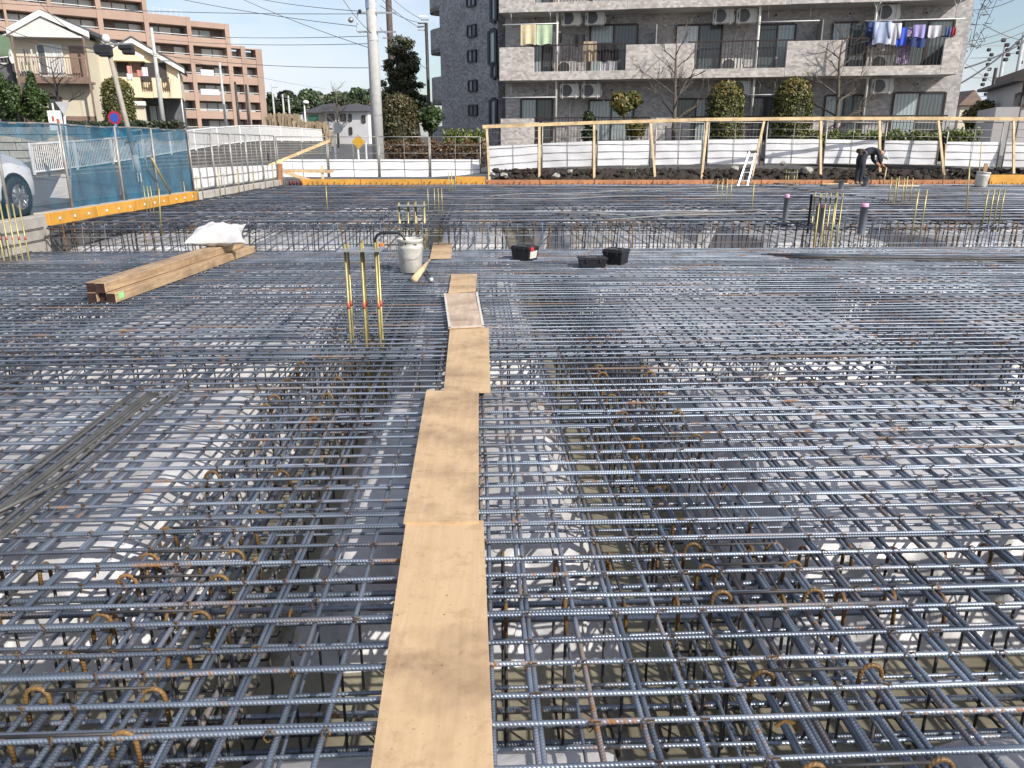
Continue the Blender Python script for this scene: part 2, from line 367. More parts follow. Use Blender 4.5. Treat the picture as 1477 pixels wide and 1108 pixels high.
# left kerb wall of cast concrete: near stretch bare, far stretch low
KZ = .47
mb = MB(); mb.box((XL-.10, (YS+.1+2)/2, (KZ+ZF)/2), (.24, YS+.1-2, KZ-ZF), 0, .012)
o = mb.build('concrete_kerb_wall', CONC); tag(o, 'bare cast concrete kerb wall beside the parked white car', 'wall')
for z in (.12, .30):
    mb = MB(); mb.tube([(XL+.045, y, z+.004*math.sin(y*3)) for y in np.linspace(3, YS-.1, 24)], .007, 6); tag(mb.build('tie_bar', DARKSTEEL), 'dark bar running along the face of the concrete kerb wall, %s one' % ('lower' if z < .2 else 'upper'), 'steel bar')
mb = MB(); mb.box((XL-.12, (YS+.12+18.6)/2, (.50+ZF)/2), (.20, 18.6-YS-.12, .50-ZF), 0, .01)
tag(mb.build('concrete_kerb_wall', CONC), 'concrete kerb behind the yellow form panels under the blue net', 'wall')
mb = MB(); mb.box((XL-.10, (18.62+YB)/2, (.46+ZF)/2), (.22, YB-18.62, .46-ZF), 0, .01)
tag(mb.build('concrete_kerb_wall', CONC), 'low concrete kerb under the white sheeted fence beside the ramp wall', 'wall')
# yellow steel form panels along the left edge of the far mat
for k in range(4):
    y0 = 12.5+k*1.52; mb = MB(); mb.box((XL+.035, y0+.755, .40), (.06, 1.5, .20), 0, .006)
    t = tag(mb.build('edge_shutter', FORMY), ['first', 'second', 'third', 'fourth'][k]+' yellow form panel from the kerb wall, under the blue net', 'form panel', 'yellow panels along the left kerb')
    for j in range(3):
        q = MB(); q.box((XL+.073, y0+.3+j*.45, .40), (.012, .05, .04), 0, .003); q.build('clip', WHITE, t)
# far edge: yellow then orange form boards
def form_board(x0, x1, z0, z1, mat, label, grp=None):
    mb = MB(); mb.box(((x0+x1)/2, YB-.04, (z0+z1)/2), (abs(x1-x0), .05, z1-z0), 0, .005)
    return tag(mb.build('form_board', mat), label, 'form board', grp)
def xat(px, y=YB, z=.4): return at_y(px, 260, y).x
ORD = ['first', 'second', 'third', 'fourth', 'fifth', 'sixth', 'seventh', 'eighth', 'ninth', 'tenth', 'eleventh', 'twelfth']
for kb, (a, b2) in enumerate(((434, 520), (521, 607), (608, 655))):
    form_board(xat(a), xat(b2), .22, .48, FORMY, ORD[kb]+' bright yellow edge board counted from the corner stake', 'yellow boards along the far edge')
form_board(xat(658), xat(700), .22, .56, FORMY, 'taller yellow form board where the orange edge boards begin')
for kb, (a, b2) in enumerate(((701, 778), (779, 857), (858, 941), (942, 1014), (1015, 1097), (1098, 1184), (1185, 1267), (1268, 1358), (1359, 1424))):
    form_board(xat(a), xat(b2), .2, .46, FORMO, ORD[kb]+' orange brown edge board counted from the yellow boards', 'orange boards along the far edge')
form_board(xat(1426), xat(1520), .24, .62, FORMY, 'yellow form board at the end of the orange edge boards')

# ---------------- plastic covered mounds between the ground beams
m, n, b = new_mat('wrinkled_plastic_sheet')
g = node(n, 'ShaderNodeNewGeometry')
f = noise(n, g.outputs['Position'], 3.2, 7, .6, 1.4); f2 = noise(n, g.outputs['Position'], 1.1, 5, .6); f3 = noise(n, g.outputs['Position'], 40, 4, .7)
c = ramp(n, f, .32, (.44, .44, .455), .62, (.62, .615, .63)); c2 = ramp(n, f2, .36, (.66, .63, .59), .62, (1, 1, 1))
c3 = ramp(n, f3, .22, (.35, .33, .31), .30, (1, 1, 1))
cc = mixc(n, 1, c.outputs[0], c2.outputs[0], 'MULTIPLY'); cc = mixc(n, .7, cc, c3.outputs[0], 'MULTIPLY')
n.links.new(cc, b.inputs['Base Color']); b.inputs['Roughness'].default_value = .32; bump(n, b, f, .45, .025)
PLASTIC = m
UT = [(-9.6, -7.0), (-5.0, -4.1), (-1.58, -.8), (.52, 1.45), (3.95, 4.9), (7.3, 8.2), (10.7, 11.6), (14.1, 15.0), (17.5, 20)]
VT = [(-2.7, -1.6), (2.05-3.65+1.3, 2.05-3.65+1.31), (2.05, 3.1), (5.7, 6.75), (9.35, 10.4), (12.0, 13.2), (16.4, 17.4), (20.6, 21.6), (24.6, 26)]
VT = [q for q in VT if q[1]-q[0] > .1]
def mound(u0, u1, v0, v1, top, res):
    mb = MB(); sl = .14
    nu = max(6, int((u1-u0)/res)); nv = max(6, int((v1-v0)/res)); ph = random.uniform(0, 9)
    def fn(i, j):
        # outer ring drops to the floor
        uu = u0-sl+(u1-u0+2*sl)*i; vv = v0-sl+(v1-v0+2*sl)*j
        e = min(i*(u1-u0+2*sl), (1-i)*(u1-u0+2*sl), j*(v1-v0+2*sl), (1-j)*(v1-v0+2*sl))
        k = smooth(0, sl*2.0, e)
        z = ZF+.03 + (top-ZF-.03)*k
        wv = .5*(.022*math.sin(uu*9+ph+2*math.sin(vv*3))+.018*math.sin(vv*13+ph*2+2*math.sin(uu*5))+.012*math.sin((uu+vv)*23)+RNG.uniform(-.008, .008))
        z += wv*(1 if k > .8 else .4)
        fold = (1-k)*k*4*.05*math.sin((uu*19 if abs(j-.5) > abs(i-.5) else vv*19)+ph)
        x, y = uu+fold*(1 if i > .5 else -1), vv+fold*(1 if j > .5 else -1)
        return mat_w(x, y, z)
    mb.grid(fn, nu, nv); return mb
k = 0
for a in range(len(UT)-1):
    for c_ in range(len(VT)-1):
        u0, u1, v0, v1 = UT[a][1], UT[a+1][0], VT[c_][1], VT[c_+1][0]
        if u0 < -7.2: u0 = -7.0
        far = v0 > 12.5
        top = (-.10 if far else -.22)+random.uniform(-.02, .02)
        res = .055 if (v0 < 4 and abs(u0+u1)/2 < 4) else (.11 if not far else .22)
        if far and u1 > 18: continue
        o = mound(u0, u1, v0, v1, top, res).build('plastic_covered_mound', PLASTIC, smooth=True)
        cn = {0: 'third column from the walkway on the kerb side', 1: 'second column from the walkway on the kerb side', 2: 'under the plywood walkway', 3: 'first column beyond the walkway', 4: 'second column beyond the walkway', 5: 'third column beyond the walkway', 6: 'fourth column beyond the walkway', 7: 'fifth column beyond the walkway'}
        cn[0] = 'along the kerb wall'; cn[1] = 'next to the walkway on its kerb side'; cn[3] = 'first column beyond the walkway'
        rn_short = 1
        rn = {0: 'before the first crossing cage', 1: 'past the first crossing cage', 2: 'past the second crossing cage', 3: 'just before the step', 4: 'just behind the step', 5: 'in the middle of the far mat', 6: 'by the far edge boards'}
        tag(o, ('dim plastic mound ' if far else 'white plastic mound ')+(cn[a]+', '+rn[c_]).replace(' on its kerb side', ' kerb side'), 'mound', 'mounds under the far mat' if far else 'mounds under the near mat')

# ---------------- left: lane, ramp with ribbed retaining wall, block wall terrace
XW = -17.0
def ramp_z(y): return .44 + 1.30*smooth(24, 58, y)
m, n, b = new_mat('ribbed_grey_wall')
g = node(n, 'ShaderNodeTexCoord'); sp = node(n, 'ShaderNodeSeparateXYZ'); n.links.new(g.outputs['Object'], sp.inputs[0])
k1 = node(n, 'ShaderNodeMath', operation='MULTIPLY'); k1.inputs[1].default_value = 2*math.pi/.18; n.links.new(sp.outputs[2], k1.inputs[0])
s1 = node(n, 'ShaderNodeMath', operation='SINE'); n.links.new(k1.outputs[0], s1.inputs[0])
f = noise(n, g.outputs['Object'], 2, 6, .65); c = ramp(n, f, .3, (.13, .125, .12), .7, (.24, .235, .225)); st = ramp(n, s1.outputs[0], 0, (.55,)*3, .35, (1,)*3)
n.links.new(mixc(n, 1, c.outputs[0], st.outputs[0], 'MULTIPLY'), b.inputs['Base Color']); b.inputs['Roughness'].default_value = .9; bump(n, b, s1.outputs[0], .5, .02)
RIBWALL = m
yy = [28.4, 29, 30, 31, 32, 33, 34, 36, 38, 40, 43, 46, 50, 54, 58, 64, 70, 76]
mb = MB(); V = []; Fc = []
for y in yy: V += [(XW, y, .2), (XW-.05, y, ramp_z(y)), (XW-.28, y, ramp_z(y)+.001), (XW-.3, y, .2)]
for i in range(len(yy)-1): 
    for j in range(3): Fc.append((i*4+j, i*4+j+1, i*4+5+j, i*4+4+j))
Fc += [(0, 3, 2, 1), ((len(yy)-1)*4, (len(yy)-1)*4+1, (len(yy)-1)*4+2, (len(yy)-1)*4+3)]
mb.add(V, Fc); tag(mb.build('ramp_retaining_wall', RIBWALL), 'grey ribbed retaining wall carrying the white railing', 'wall')
ASPH = M('worn_asphalt', (.115, .115, .12), .9, 0, .3, 2, .3, 80)
mb = MB(); V = []
for y in [24, 26]+yy: V += [(XW-.29, y, ramp_z(y)-.02), (XW-4.9, y, ramp_z(y)-.03), (XW-5.1, y, .30)]
kk = len(V)//3; mb.add(V, [(i*3+j, i*3+j+1, i*3+j+4, i*3+j+3) for i in range(kk-1) for j in range(2)]); struct(mb.build('ramp_road', ASPH, origin=(0, 0, 0)))
mb = MB(); mb.add([(-60, -20, .424), (XL-.25, -20, .424), (XL-.25, YB+.1, .424), (-60, YB+.1, .424)], [(0, 1, 2, 3)])
mb.add([(XW+.02, YB+.11, .424), (XL-2.5, YB+.11, .424), (XL-2.5, 100, .424), (XW+.02, 100, .424)], [(0, 1, 2, 3)])
mb.add([(-60, YB+.11, .4245), (XW-.02, YB+.11, .4245), (XW-.02, 42.9, .4245), (-60, 42.9, .4245)], [(0, 1, 2, 3)]); struct(mb.build('road', ASPH, origin=(0, 0, 0)))
q = [at_z(x, y, .44) for x, y in ((72, 285), (104, 290), (103, 259), (90, 257))]
mb = MB(); mb.hexa([(p.x, p.y, .41) for p in q], [(p.x, p.y, .44+.05*k) for k, p in enumerate(q)])
tag(mb.build('concrete_apron', CONC), 'sloping concrete apron at the lane mouth behind the blue net', 'concrete apron')

# ================================================================== REBAR
def bar(mb, a, b, r, n=6, rib=None, wob=.006, step=.6):
    """deformed bar from a to b; rib=(s0,s1): stretch (metres along the bar) whose ribs are modelled"""
    a = np.array(tuple(a)); b = np.array(tuple(b)); d = b-a; Lg = np.linalg.norm(d); d = d/Lg
    side = np.array([-d[1], d[0], 0.]); up = np.cross(side, d) if abs(d[2]) < .9 else np.array([1., 0, 0])
    if abs(d[2]) > .9: side = np.array([0, 1., 0])
    if rib and rib[1] > rib[0]:
        s0, s1 = max(0, rib[0]), min(Lg, rib[1])
        st = np.concatenate([np.arange(0, max(s0-.01, .001), step), np.arange(s0, s1, .006), np.arange(s1+.01, Lg, step), [Lg]])
    else: st = np.append(np.arange(0, Lg-.05, step), Lg); s0 = s1 = -1
    p1, p2, p3 = RNG.uniform(0, 6.3, 3)
    off = wob*(np.sin(st*1.1+p1)+.5*np.sin(st*2.7+p2)); offz = wob*.35*np.sin(st*1.7+p3)
    C = a+d*st[:, None]+side*off[:, None]+up*offz[:, None]
    rad = np.full(len(st), r); inr = (st >= s0) & (st < s1); rad[inr] = np.where(np.arange(inr.sum()) % 2 == 0, r*.93, r*1.14)
    an = np.arange(n)*2*math.pi/n
    V = C[:, None, :] + rad[:, None, None]*(np.cos(an)[None, :, None]*side + np.sin(an)[None, :, None]*up)
    m = len(st); uv = np.stack([np.repeat(st+p1, n), np.tile(np.arange(n)/n, m)], 1)
    i, j = np.meshgrid(np.arange(m-1), np.arange(n), indexing='ij'); j2 = (j+1) % n
    mb.add(V.reshape(-1, 3), np.stack([i*n+j, i*n+j2, (i+1)*n+j2, (i+1)*n+j], -1).reshape(-1, 4), uv)
    b0 = mb.nv-m*n; mb.f.append(np.array([[b0+k for k in range(n-1, -1, -1)]])); mb.f.append(np.array([[b0+(m-1)*n+k for k in range(n)]]))
    return mb
def u_left(v): return (XL+.13+v*math.sin(TH))/math.cos(TH)

near = thing('rebar_mat', 'near rebar mat of blue grey bars around the plywood walkway', 'rebar mat', (0, 6, ZF))
RB = .0082; RL = .0090; UR = 10.6; V0, V1 = .7, 12.1
rows = []; v = V0
while v < V1: rows.append(v+random.uniform(-.012, .012)); v += .133
longs = []; u = -7.05
while u < UR-.1: longs.append(u+random.uniform(-.01, .01)); u += .150
for v in rows:
    ul = u_left(v); c = -ul + 0.0
    rib = None
    sk = random.uniform(-.012, .012)
    mb = bar(MB(), mat_w(ul, v-sk, -RB), mat_w(UR, v+sk, -RB), RB, 8 if v < 4 else 6, rib); mb.build('bar', STEEL_G if rib else STEEL, near, smooth=True)
lap = 0
for k, v in enumerate(rows):                                    # lap splices: a second bar lying against the first
    if random.random() < (.75 if v < 4.5 else .42) and lap < 56:
        side = 1 if random.random() < .5 else -1; a = random.uniform(-1.2, 1.5); ul = u_left(v)
        p, q = (a, min(UR, a+random.uniform(3.5, 7))) if side > 0 else (max(ul, a-random.uniform(3.5, 6)), a)
        rib = None
        mb = bar(MB(), mat_w(p, v+.0168, -RB-.001), mat_w(q, v+.019, -RB-.001), RB, 8 if v < 4 else 6, rib); mb.build('bar', STEEL_G if rib else STEEL, near, smooth=True); lap += 1
for u in longs:
    rib = None
    sk = random.uniform(-.02, .02)
    mb = bar(MB(), mat_w(u-sk, V0-.1, -2*RB-RL-.001), mat_w(u+sk, V1+.12, -2*RB-RL-.001), RL, 8 if v < 4 else 6, rib); mb.build('bar', STEEL_G if rib else STEEL, near, smooth=True)
lap = 0
for u in longs:
    if random.random() < (.85 if abs(u) < 3 else .2) and lap < 40 and abs(u) < 7:
        e = random.uniform(3.5, 8); rib = None
        mb = bar(MB(), mat_w(u+.0195, V0-.1, -2*RB-RL-.002), mat_w(u+.0185, e, -2*RB-RL-.002), RL, 8 if v < 4 else 6, rib); mb.build('bar', STEEL_G if rib else STEEL, near, smooth=True); lap += 1
mb = MB()
v = V0+.05
while v < V1: bar(mb, mat_w(u_left(v)+.02, v, -.128), mat_w(UR, v, -.128), .007, 5, None, .01); v += .265*random.uniform(.97, 1.03)
u = -7.0
while u < UR: bar(mb, mat_w(u, V0, -.144), mat_w(u, V1, -.144), .006, 5, None, .012); u += .45*random.uniform(.96, 1.04)
mb.build('lower_bars', STEEL, near, smooth=True, kind='stuff')
# spacer legs that carry the upper layer
mb = MB()
for v in np.arange(1.1, V1, .9):
    for u in np.arange(-6.8, UR-.2, 1.05):
        uu = u+random.uniform(-.1, .1); vv = v+random.uniform(-.1, .1)
        mb.tube([mat_w(uu-.12, vv, -.14), mat_w(uu-.1, vv, -.04), mat_w(uu+.1, vv, -.04), mat_w(uu+.12, vv, -.14)], .005, 4)
pass
# tie wires at the crossings
mb = MB()
for v in rows:
    if v > 6.5: break
    for u in longs:
        if abs(u) > 1.2+v*.8 or random.random() > (.55 if v < 4 else .4): continue
        a0 = random.choice((.785, -.785)) + random.uniform(-.2, .2); rr_ = .0165
        pts = []
        for t in np.linspace(0, 6.28, 7): pts.append(mat_w(u+.01*0+rr_*math.cos(t)*math.cos(a0), v+rr_*math.cos(t)*math.sin(a0), -2*RB+rr_*1.25*math.sin(t)))
        mb.tube(pts, .0022, 3, False); mb.tube([(p*1.0) for p in [mat_w(u+.006, v-.008, .003+0), mat_w(u+.018+random.uniform(-.01, .01), v-.018, .006+random.uniform(0, .012)), mat_w(u+.022, v-.02+random.uniform(-.012, .012), .002)]], [.004, .0032, .002], 4, False)
mb.build('tie_wires', RUST, near, kind='stuff')

# ---------------- ground beam cages with hooked stirrups
def arc(c0, cz, r, a0, a1, n=7): return [(c0+r*math.cos(R(a)), cz+r*math.sin(R(a))) for a in np.linspace(a0, a1, n)]
HW = .17; SB = ZF+.10
def hook_pts(sgn, zt=0.): return [(sgn*(HW-.037), -.055+zt)]+[(sgn*x, z) for x, z in arc(HW, -.004+zt, .034, 180, 0, 8)]+[(sgn*(HW+.037), -.09+zt)]
def leg_pts(zt=0.): return [(-HW-.037, -.085+zt), (-HW-.037, SB+.03), (-HW-.02, SB), (HW+.02, SB), (HW+.037, SB+.03), (HW+.037, -.085+zt)]
def place(pts, org, lat): return [Vector(org)+Vector(lat)*p[0]+Vector((0, 0, p[1])) for p in pts]
def cage(name_label, org_dir, lat, s0, s1, spacing, keep, zt=-.038, n_top=4):
    """org_dir(s)-> world point on the cage's axis at z=0"""
    base = org_dir((s0+s1)/2); t = thing('beam_cage', name_label, 'rebar cage', (base.x, base.y, ZF+.045))
    for k in range(n_top):
        o = (k/(n_top-1)-.5)*2*HW*.86
        for z in (-.052+zt, SB+.02):
            p = org_dir(s0)+Vector(lat)*o+Vector((0, 0, z)); q = org_dir(s1)+Vector(lat)*o+Vector((0, 0, z))
            bar(MB(), p, q, .0125, 7, None, .008).build('main_bar', STEEL, t, smooth=True)
    stuff = MB(); hk = MB(); s = s0+.06
    while s < s1-.03:
        o = org_dir(s+random.uniform(-.02, .02)); jt = random.uniform(-.012, .012); o.z += jt
        if keep(o) and random.random() < (.82 if o.y < 3.2 else .6):
            st = MB().tube(place(leg_pts(zt), o, lat), .0065, 5); 
            st.tube(place([(-HW, .028+zt), (HW, .028+zt)], o, lat), .0055, 5)
            so = st.build('stirrup', DARKSTEEL, t, smooth=True)
            for sg in (-1, 1): MB().tube(place(hook_pts(sg, zt+random.uniform(-.01, .008)), o, lat), .0075, 6).build('hook', RUST, so, smooth=True)
        else:
            stuff.tube(place(leg_pts(zt), o, lat), .0065, 3, False)
            for sg in (-1, 1):
                if random.random() < .18: hk.tube(place(hook_pts(sg, zt-.012)[1:-1:2], o, lat), .007, 3, False)
        s += spacing
    if stuff.nv: stuff.build('far_stirrups', DARKSTEEL, t, kind='stuff'); hk.build('far_hooks', RUST, t, kind='stuff')
    return t
seen = lambda o: o.y < 5.6 and abs(o.x) < 2.4 and o.y > .9
ux = Vector((math.cos(TH), math.sin(TH), 0)); vx = Vector((-math.sin(TH), math.cos(TH), 0))
for uc, lb in ((-4.55, 'hooked beam cage running lengthwise under the timber pile'), (-1.17, 'hooked beam cage running lengthwise between the walkway and the loose bars'), (1.03, 'hooked beam cage running lengthwise, first beyond the bare side of the walkway'), (4.42, 'hooked beam cage running lengthwise below the grey pipe with the pink cap'), (7.75, 'hooked beam cage running lengthwise, outermost by the flat bar bundle')):
    cage(lb, lambda s, uc=uc: mat_w(uc, s, 0), ux, .72, 12.0, .20, seen)
for vc, lb in ((2.58, 'hooked beam cage crossing under the first plywood board'), (6.22, 'hooked beam cage crossing at the foot of the tall threaded rods'), (9.87, 'hooked beam cage crossing under the white bucket')):
    cage(lb, lambda s, vc=vc: mat_w(s, vc, -.02), vx, u_left(vc)+.05, UR-.2, .20, seen)

# ---------------- raised far mat and the open cage along the step
far = thing('rebar_mat', 'raised far rebar mat of shade-toned bars reaching to the yellow edge boards', 'rebar mat', (2, 19, ZF))
UR2 = 18.4; W0, W1 = 12.55, 25.3
v = W0; cnt = 0; STEEL_N = STEEL
while v < W1:
    ul = u_left(v)+.04; vv = min(v, W1)
    s_ = random.uniform(-.03, .03)
    ur = min(UR2, (XR-.25+vv*math.sin(TH)))
    bmax = lambda u: mat_w(u, vv, 0).y < YB-.1
    while not bmax(ur): ur -= .2
    bar(MB(), mat_w(ul, vv, ZU-.009), mat_w(ur, vv+s_*.3, ZU-.009), .0105, 5, None, .012, .8).build('bar', STEEL_SHADE if cnt % 3 else STEEL, far, smooth=True); v += (.12 if cnt % 2 == 0 else .46)*random.uniform(.85, 1.15); cnt += 1
u = -6.75
while u < UR2:
    ve = W1 if mat_w(u, W1, 0).y < YB-.1 else (YB-.12-u*math.sin(TH))/math.cos(TH)
    bar(MB(), mat_w(u, W0-.05, ZU-.029), mat_w(u, ve, ZU-.032), .018, 5, None, .012, .8).build('bar', STEEL_SHADE, far, smooth=True); u += .28; cnt += 1  # thick dark bars draw the shadow dashes between the rows
mb = MB(); v = W0+.1
while v < W1-.6: bar(mb, mat_w(u_left(v)+.06, v, ZU-.12), mat_w(UR2-.6, v, ZU-.12), .007, 4, None, .01, 2.); v += .3
u = -6.6
while u < UR2-.6: bar(mb, mat_w(u, W0, ZU-.137), mat_w(u, W1-.7, ZU-.137), .007, 4, None, .01, 2.); u += .2
mb.build('lower_bars', STEEL_SHADE, far, kind='stuff', smooth=True); STEEL = STEEL_N

mb = MB()
for x in np.arange(-6.9, 18, .17):
    yb_ = YB-.10; zt = ZU+random.uniform(.02, .10); mb.tube([(x, yb_-.10, ZU-.03), (x+random.uniform(-.03, .03), yb_-.02, ZU+.0), (x+random.uniform(-.04, .04), yb_, zt)], .011, 4)
mb.build('bar_ends', DARKSTEEL, far, kind='stuff')
def step_cage(label, u0, u1, vc, sp):
    t = thing('beam_cage', label, 'rebar cage', mat_w((u0+u1)/2, vc, ZF+.045))
    for dv in (-.14, .0, .14):
        for z in (ZU-.045, SB): bar(MB(), mat_w(u0, vc+dv, z), mat_w(u1, vc+dv, z), .014, 6, None, .008).build('main_bar', STEEL_SHADE, t, smooth=True)
    for z in (ZU-.17, .03): bar(MB(), mat_w(u0, vc-.165, z), mat_w(u1, vc-.165, z), .007, 5, None, .01).build('side_bar', STEEL, t, smooth=True)
    u = u0+.03
    while u < u1:
        uu = u+random.uniform(-.025, .025); tw = random.uniform(-.05, .05); zt = ZU+random.uniform(-.01, .05)
        pts = [mat_w(uu+.03, vc-.11, zt-.06), mat_w(uu+.02, vc-.13, zt), mat_w(uu, vc-.155, zt-.01), mat_w(uu+tw*.5, vc-.158, .05), mat_w(uu+tw, vc-.155, SB), mat_w(uu+tw, vc+.155, SB), mat_w(uu+tw*.4, vc+.157, .05), mat_w(uu+.02, vc+.15, zt-.01), mat_w(uu, vc+.12, zt-.05)]
        MB().tube(pts, .0075 if random.random() < .6 else .010, 5).build('stirrup', random.choice((DARKSTEEL, DARKSTEEL, STEEL, RUST)), t, smooth=True); u += sp*random.uniform(.8, 1.25)
    return t
step_cage('open beam cage along the step, from the kerb wall to the twin pipes', u_left(12.5)+.08, 5.05, 12.62, .115)
step_cage('open beam cage along the step beyond the twin pipes', 5.12, 10.4, 12.38, .105)

# dark red caps on the bar ends at the far corner
for k in range(4):
    p = at_y(418+k*5.2, 261, YB-.25); tag(MB().tube([(p.x, p.y, ZU-.02), (p.x, p.y, ZU+.11)], .045, 9).build('bar_cap', M('dark_red_cap', (.10, .015, .015), .5), smooth=True), ['first', 'second', 'third', 'fourth'][k]+' dark red cap in the row beside the corner stake', 'cap', 'red caps at the corner')
# ---------------- loose bars and bundles lying on the mat
RAWBAR = M('loose_grey_tan_bar', (.135, .132, .125), .55, .35, .35, 12)
lp = [((-40, 802), (288, 540), .0085), ((-40, 738), (196, 562), .008), ((-40, 748), (201, 563), .008), ((-40, 764), (215, 566), .0085), ((-40, 770), (219, 566), .0085), ((-40, 776.5), (222, 567), .0085), ((-40, 790), (226, 568), .008), ((-40, 812), (240, 572), .0085), ((-40, 757), (110, 684), .0095)]
for k, (a, b_, r) in enumerate(lp):
    z = r+.001+(.024 if k == 8 else 0)
    mb = bar(MB(), at_z(*a, z), at_z(*b_, z), r, 7, None, .004, .3)
    tag(mb.build('loose_bar', RAWBAR, smooth=True), ['longest loose tan grey bar of the bundle lying askew on the near mat', 'stray loose bar lying across the bundle of grey bars on the near mat'][1 if k == 8 else 0] if k in (0, 8) else ORD[k-1]+' loose grey bar of the askew bundle counted from the kerb wall', 'rebar', 'loose bars in the bundle' if k not in (0, 8) else None)
for k in range(7):
    a = at_z(1098+k*9, 367+k*1.0, .012); b_ = at_z(1500, 370+k*1.1, .012); z = .011+.018*(k % 2)
    a.z = z; b_.z = z
    tag(bar(MB(), a, b_, .011, 6, None, .006).build('loose_bar', STEEL_SHADE if k < 5 else RAWBAR, smooth=True), ORD[k]+' bar of the flat pale bundle counted from the step', 'rebar', 'flat bundle of loose bars')
for k, (p, q) in enumerate([((700, 283), (1090, 268)), ((640, 288), (960, 283)), ((820, 309), (1095, 303)), ((850, 317), (1110, 306)), ((560, 302), (900, 310)), ((1060, 262), (1310, 292))]):
    a = at_z(*p, ZU+.012); b_ = at_z(*q, ZU+.012)
    tag(bar(MB(), a, b_, .014, 6, None, .05, .8).build('loose_bar', M('dull_grey_bar', (.24, .25, .26), .6, .2, .3, 8), smooth=True), ORD[k]+' long pale bar lying slantwise on the far mat, counted from the worker side', 'rebar', 'slanting bars on the far mat')

# ================================================================== THINGS ON THE MATS
def slab(mb, corners, z0, z1): mb.hexa([(p.x, p.y, z0) for p in corners], [(p.x, p.y, z1) for p in corners]); return mb
BO = [([(586, 753), (697.5, 752), (716, 1200), (522, 1200)], 'longest plywood board of the walkway, with grey smudges and a rounded far edge', PLY, .002),
      ([(615, 564.5), (690.5, 565), (690.5, 752.5), (582, 754)], 'long tan plywood board overlapping the smudged board of the walkway', PLY, .0155),
      ([(649, 473), (705, 473), (707.5, 565.5), (640, 565)], 'plain plywood board just before the white edged board', PLY, .002),
      ([(640, 424), (689, 422), (698.5, 471), (647, 474)], 'weathered plywood board with whitened edges', PLYG, .0155),
      ([(651, 396), (688, 396), (686, 420), (647, 422)], 'short square plywood board before the white edged board', PLY, .002),
      ([(625, 350), (652.5, 350), (651, 372.5), (620, 373)], 'small plywood board beside the white bucket', PLY, .003)]
for cs, lb, mt, z0 in BO:
    P = [at_z(x, y, z0+.012) for x, y in cs]
    mb = MB(); ph = random.uniform(0, 6); N1, N2 = 10, 40
    def bd(zz, sg):
        def fn(i, j):
            a_ = P[0].lerp(P[3], j); b2_ = P[1].lerp(P[2], j); q_ = a_.lerp(b2_, i); e1 = (1 if i in (0, 1) else 0)
            q_ = q_ + (b2_-a_).normalized()*(RNG.normal(0, .0009) if e1 else 0)*0
            return (q_.x, q_.y, zz+.0028*math.sin(j*5+ph)+.0018*math.sin(i*3.1+ph*2)+.003)
        return fn
    mb.grid(bd(z0+.012, 1), N1, N2); mb.grid(bd(z0, 0), N1, N2); K1 = (N1+1)*(N2+1)
    idx = lambda i, j, t: t*K1+i*(N2+1)+j
    side = [(idx(i, j, 0), idx(i, j, 1), idx(i2, j2, 1), idx(i2, j2, 0)) for (i, j, i2, j2) in [(0, k, 0, k+1) for k in range(N2)]+[(N1, k, N1, k+1) for k in range(N2)]+[(k, 0, k+1, 0) for k in range(N1)]+[(k, N2, k+1, N2) for k in range(N1)]]
    mb.f.append(np.array(side))
    o = mb.build('plywood_board', mt); tag(o, lb, 'board', 'plywood walkway boards')
    if mt is PLYG:
        for a, b_ in ((0, 3), (1, 2), (2, 3)):
            d = (P[b_]-P[a]); inn = (sum(P, Vector())/4-(P[a]+P[b_])/2).normalized()*.022
            MB().hexa([(p.x, p.y, z0+.0185) for p in (P[a], P[a]+inn, P[b_]+inn, P[b_])], [(p.x, p.y, z0+.0196) for p in (P[a], P[a]+inn, P[b_]+inn, P[b_])]).build('worn_edge', PLYEDGE, o)

# timber pile: squared timbers, ends coloured dark, and a white sack on top
a = at_z(147, 437, 0); b_ = at_z(349, 366, 0); d, nrm, lg = frame2(a, b_); ang = math.atan2(d.y, d.x)
TW = .102
for k, (o_, lay, s0, s1) in enumerate([(-.105, 0, .02, lg-.05), (.0, 0, .06, lg), (.105, 0, .0, lg+.12), (-.1, 1, .02, lg-.1), (.01, 1, .0, lg-.02)]):
    c = a+d*((s0+s1)/2)+nrm*o_; z = .001+TW/2+lay*(TW+.001)
    t = MB(); L_ = s1-s0; rz = ang-math.pi/2
    t.box((c.x, c.y, z), (TW, L_, TW), rz, .006)
    o = t.build('squared_timber', TIMBER, origin=(c.x, c.y, z-TW/2))
    tag(o, ['squared timber at the bottom of the pile, on its kerb side', 'squared timber at the bottom of the pile, in the middle', 'squared timber at the bottom of the pile with a green sticker', 'squared timber on top of the pile, on its kerb side', 'squared timber on top of the pile, next to the walkway side'][k], 'timber', 'timbers in the pile')
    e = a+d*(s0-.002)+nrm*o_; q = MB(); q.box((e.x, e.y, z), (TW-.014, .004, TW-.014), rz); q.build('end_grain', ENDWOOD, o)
    if k in (2, 3):
        e = a+d*(s0+.1)+nrm*(o_+(TW/2+.002)*(1 if k == 2 else -1)); q = MB(); q.box((e.x, e.y, z+.01), (.003, .10, .06), rz); q.build('sticker', M('green_sticker', (.35, .75, .30), .6), o)
SACK = M('white_woven_sack', (.52, .51, .52), .65, 0, .18, 9, .4, 160)
c = a+d*(lg-.75)+nrm*-.03; zt = 2*TW+.004
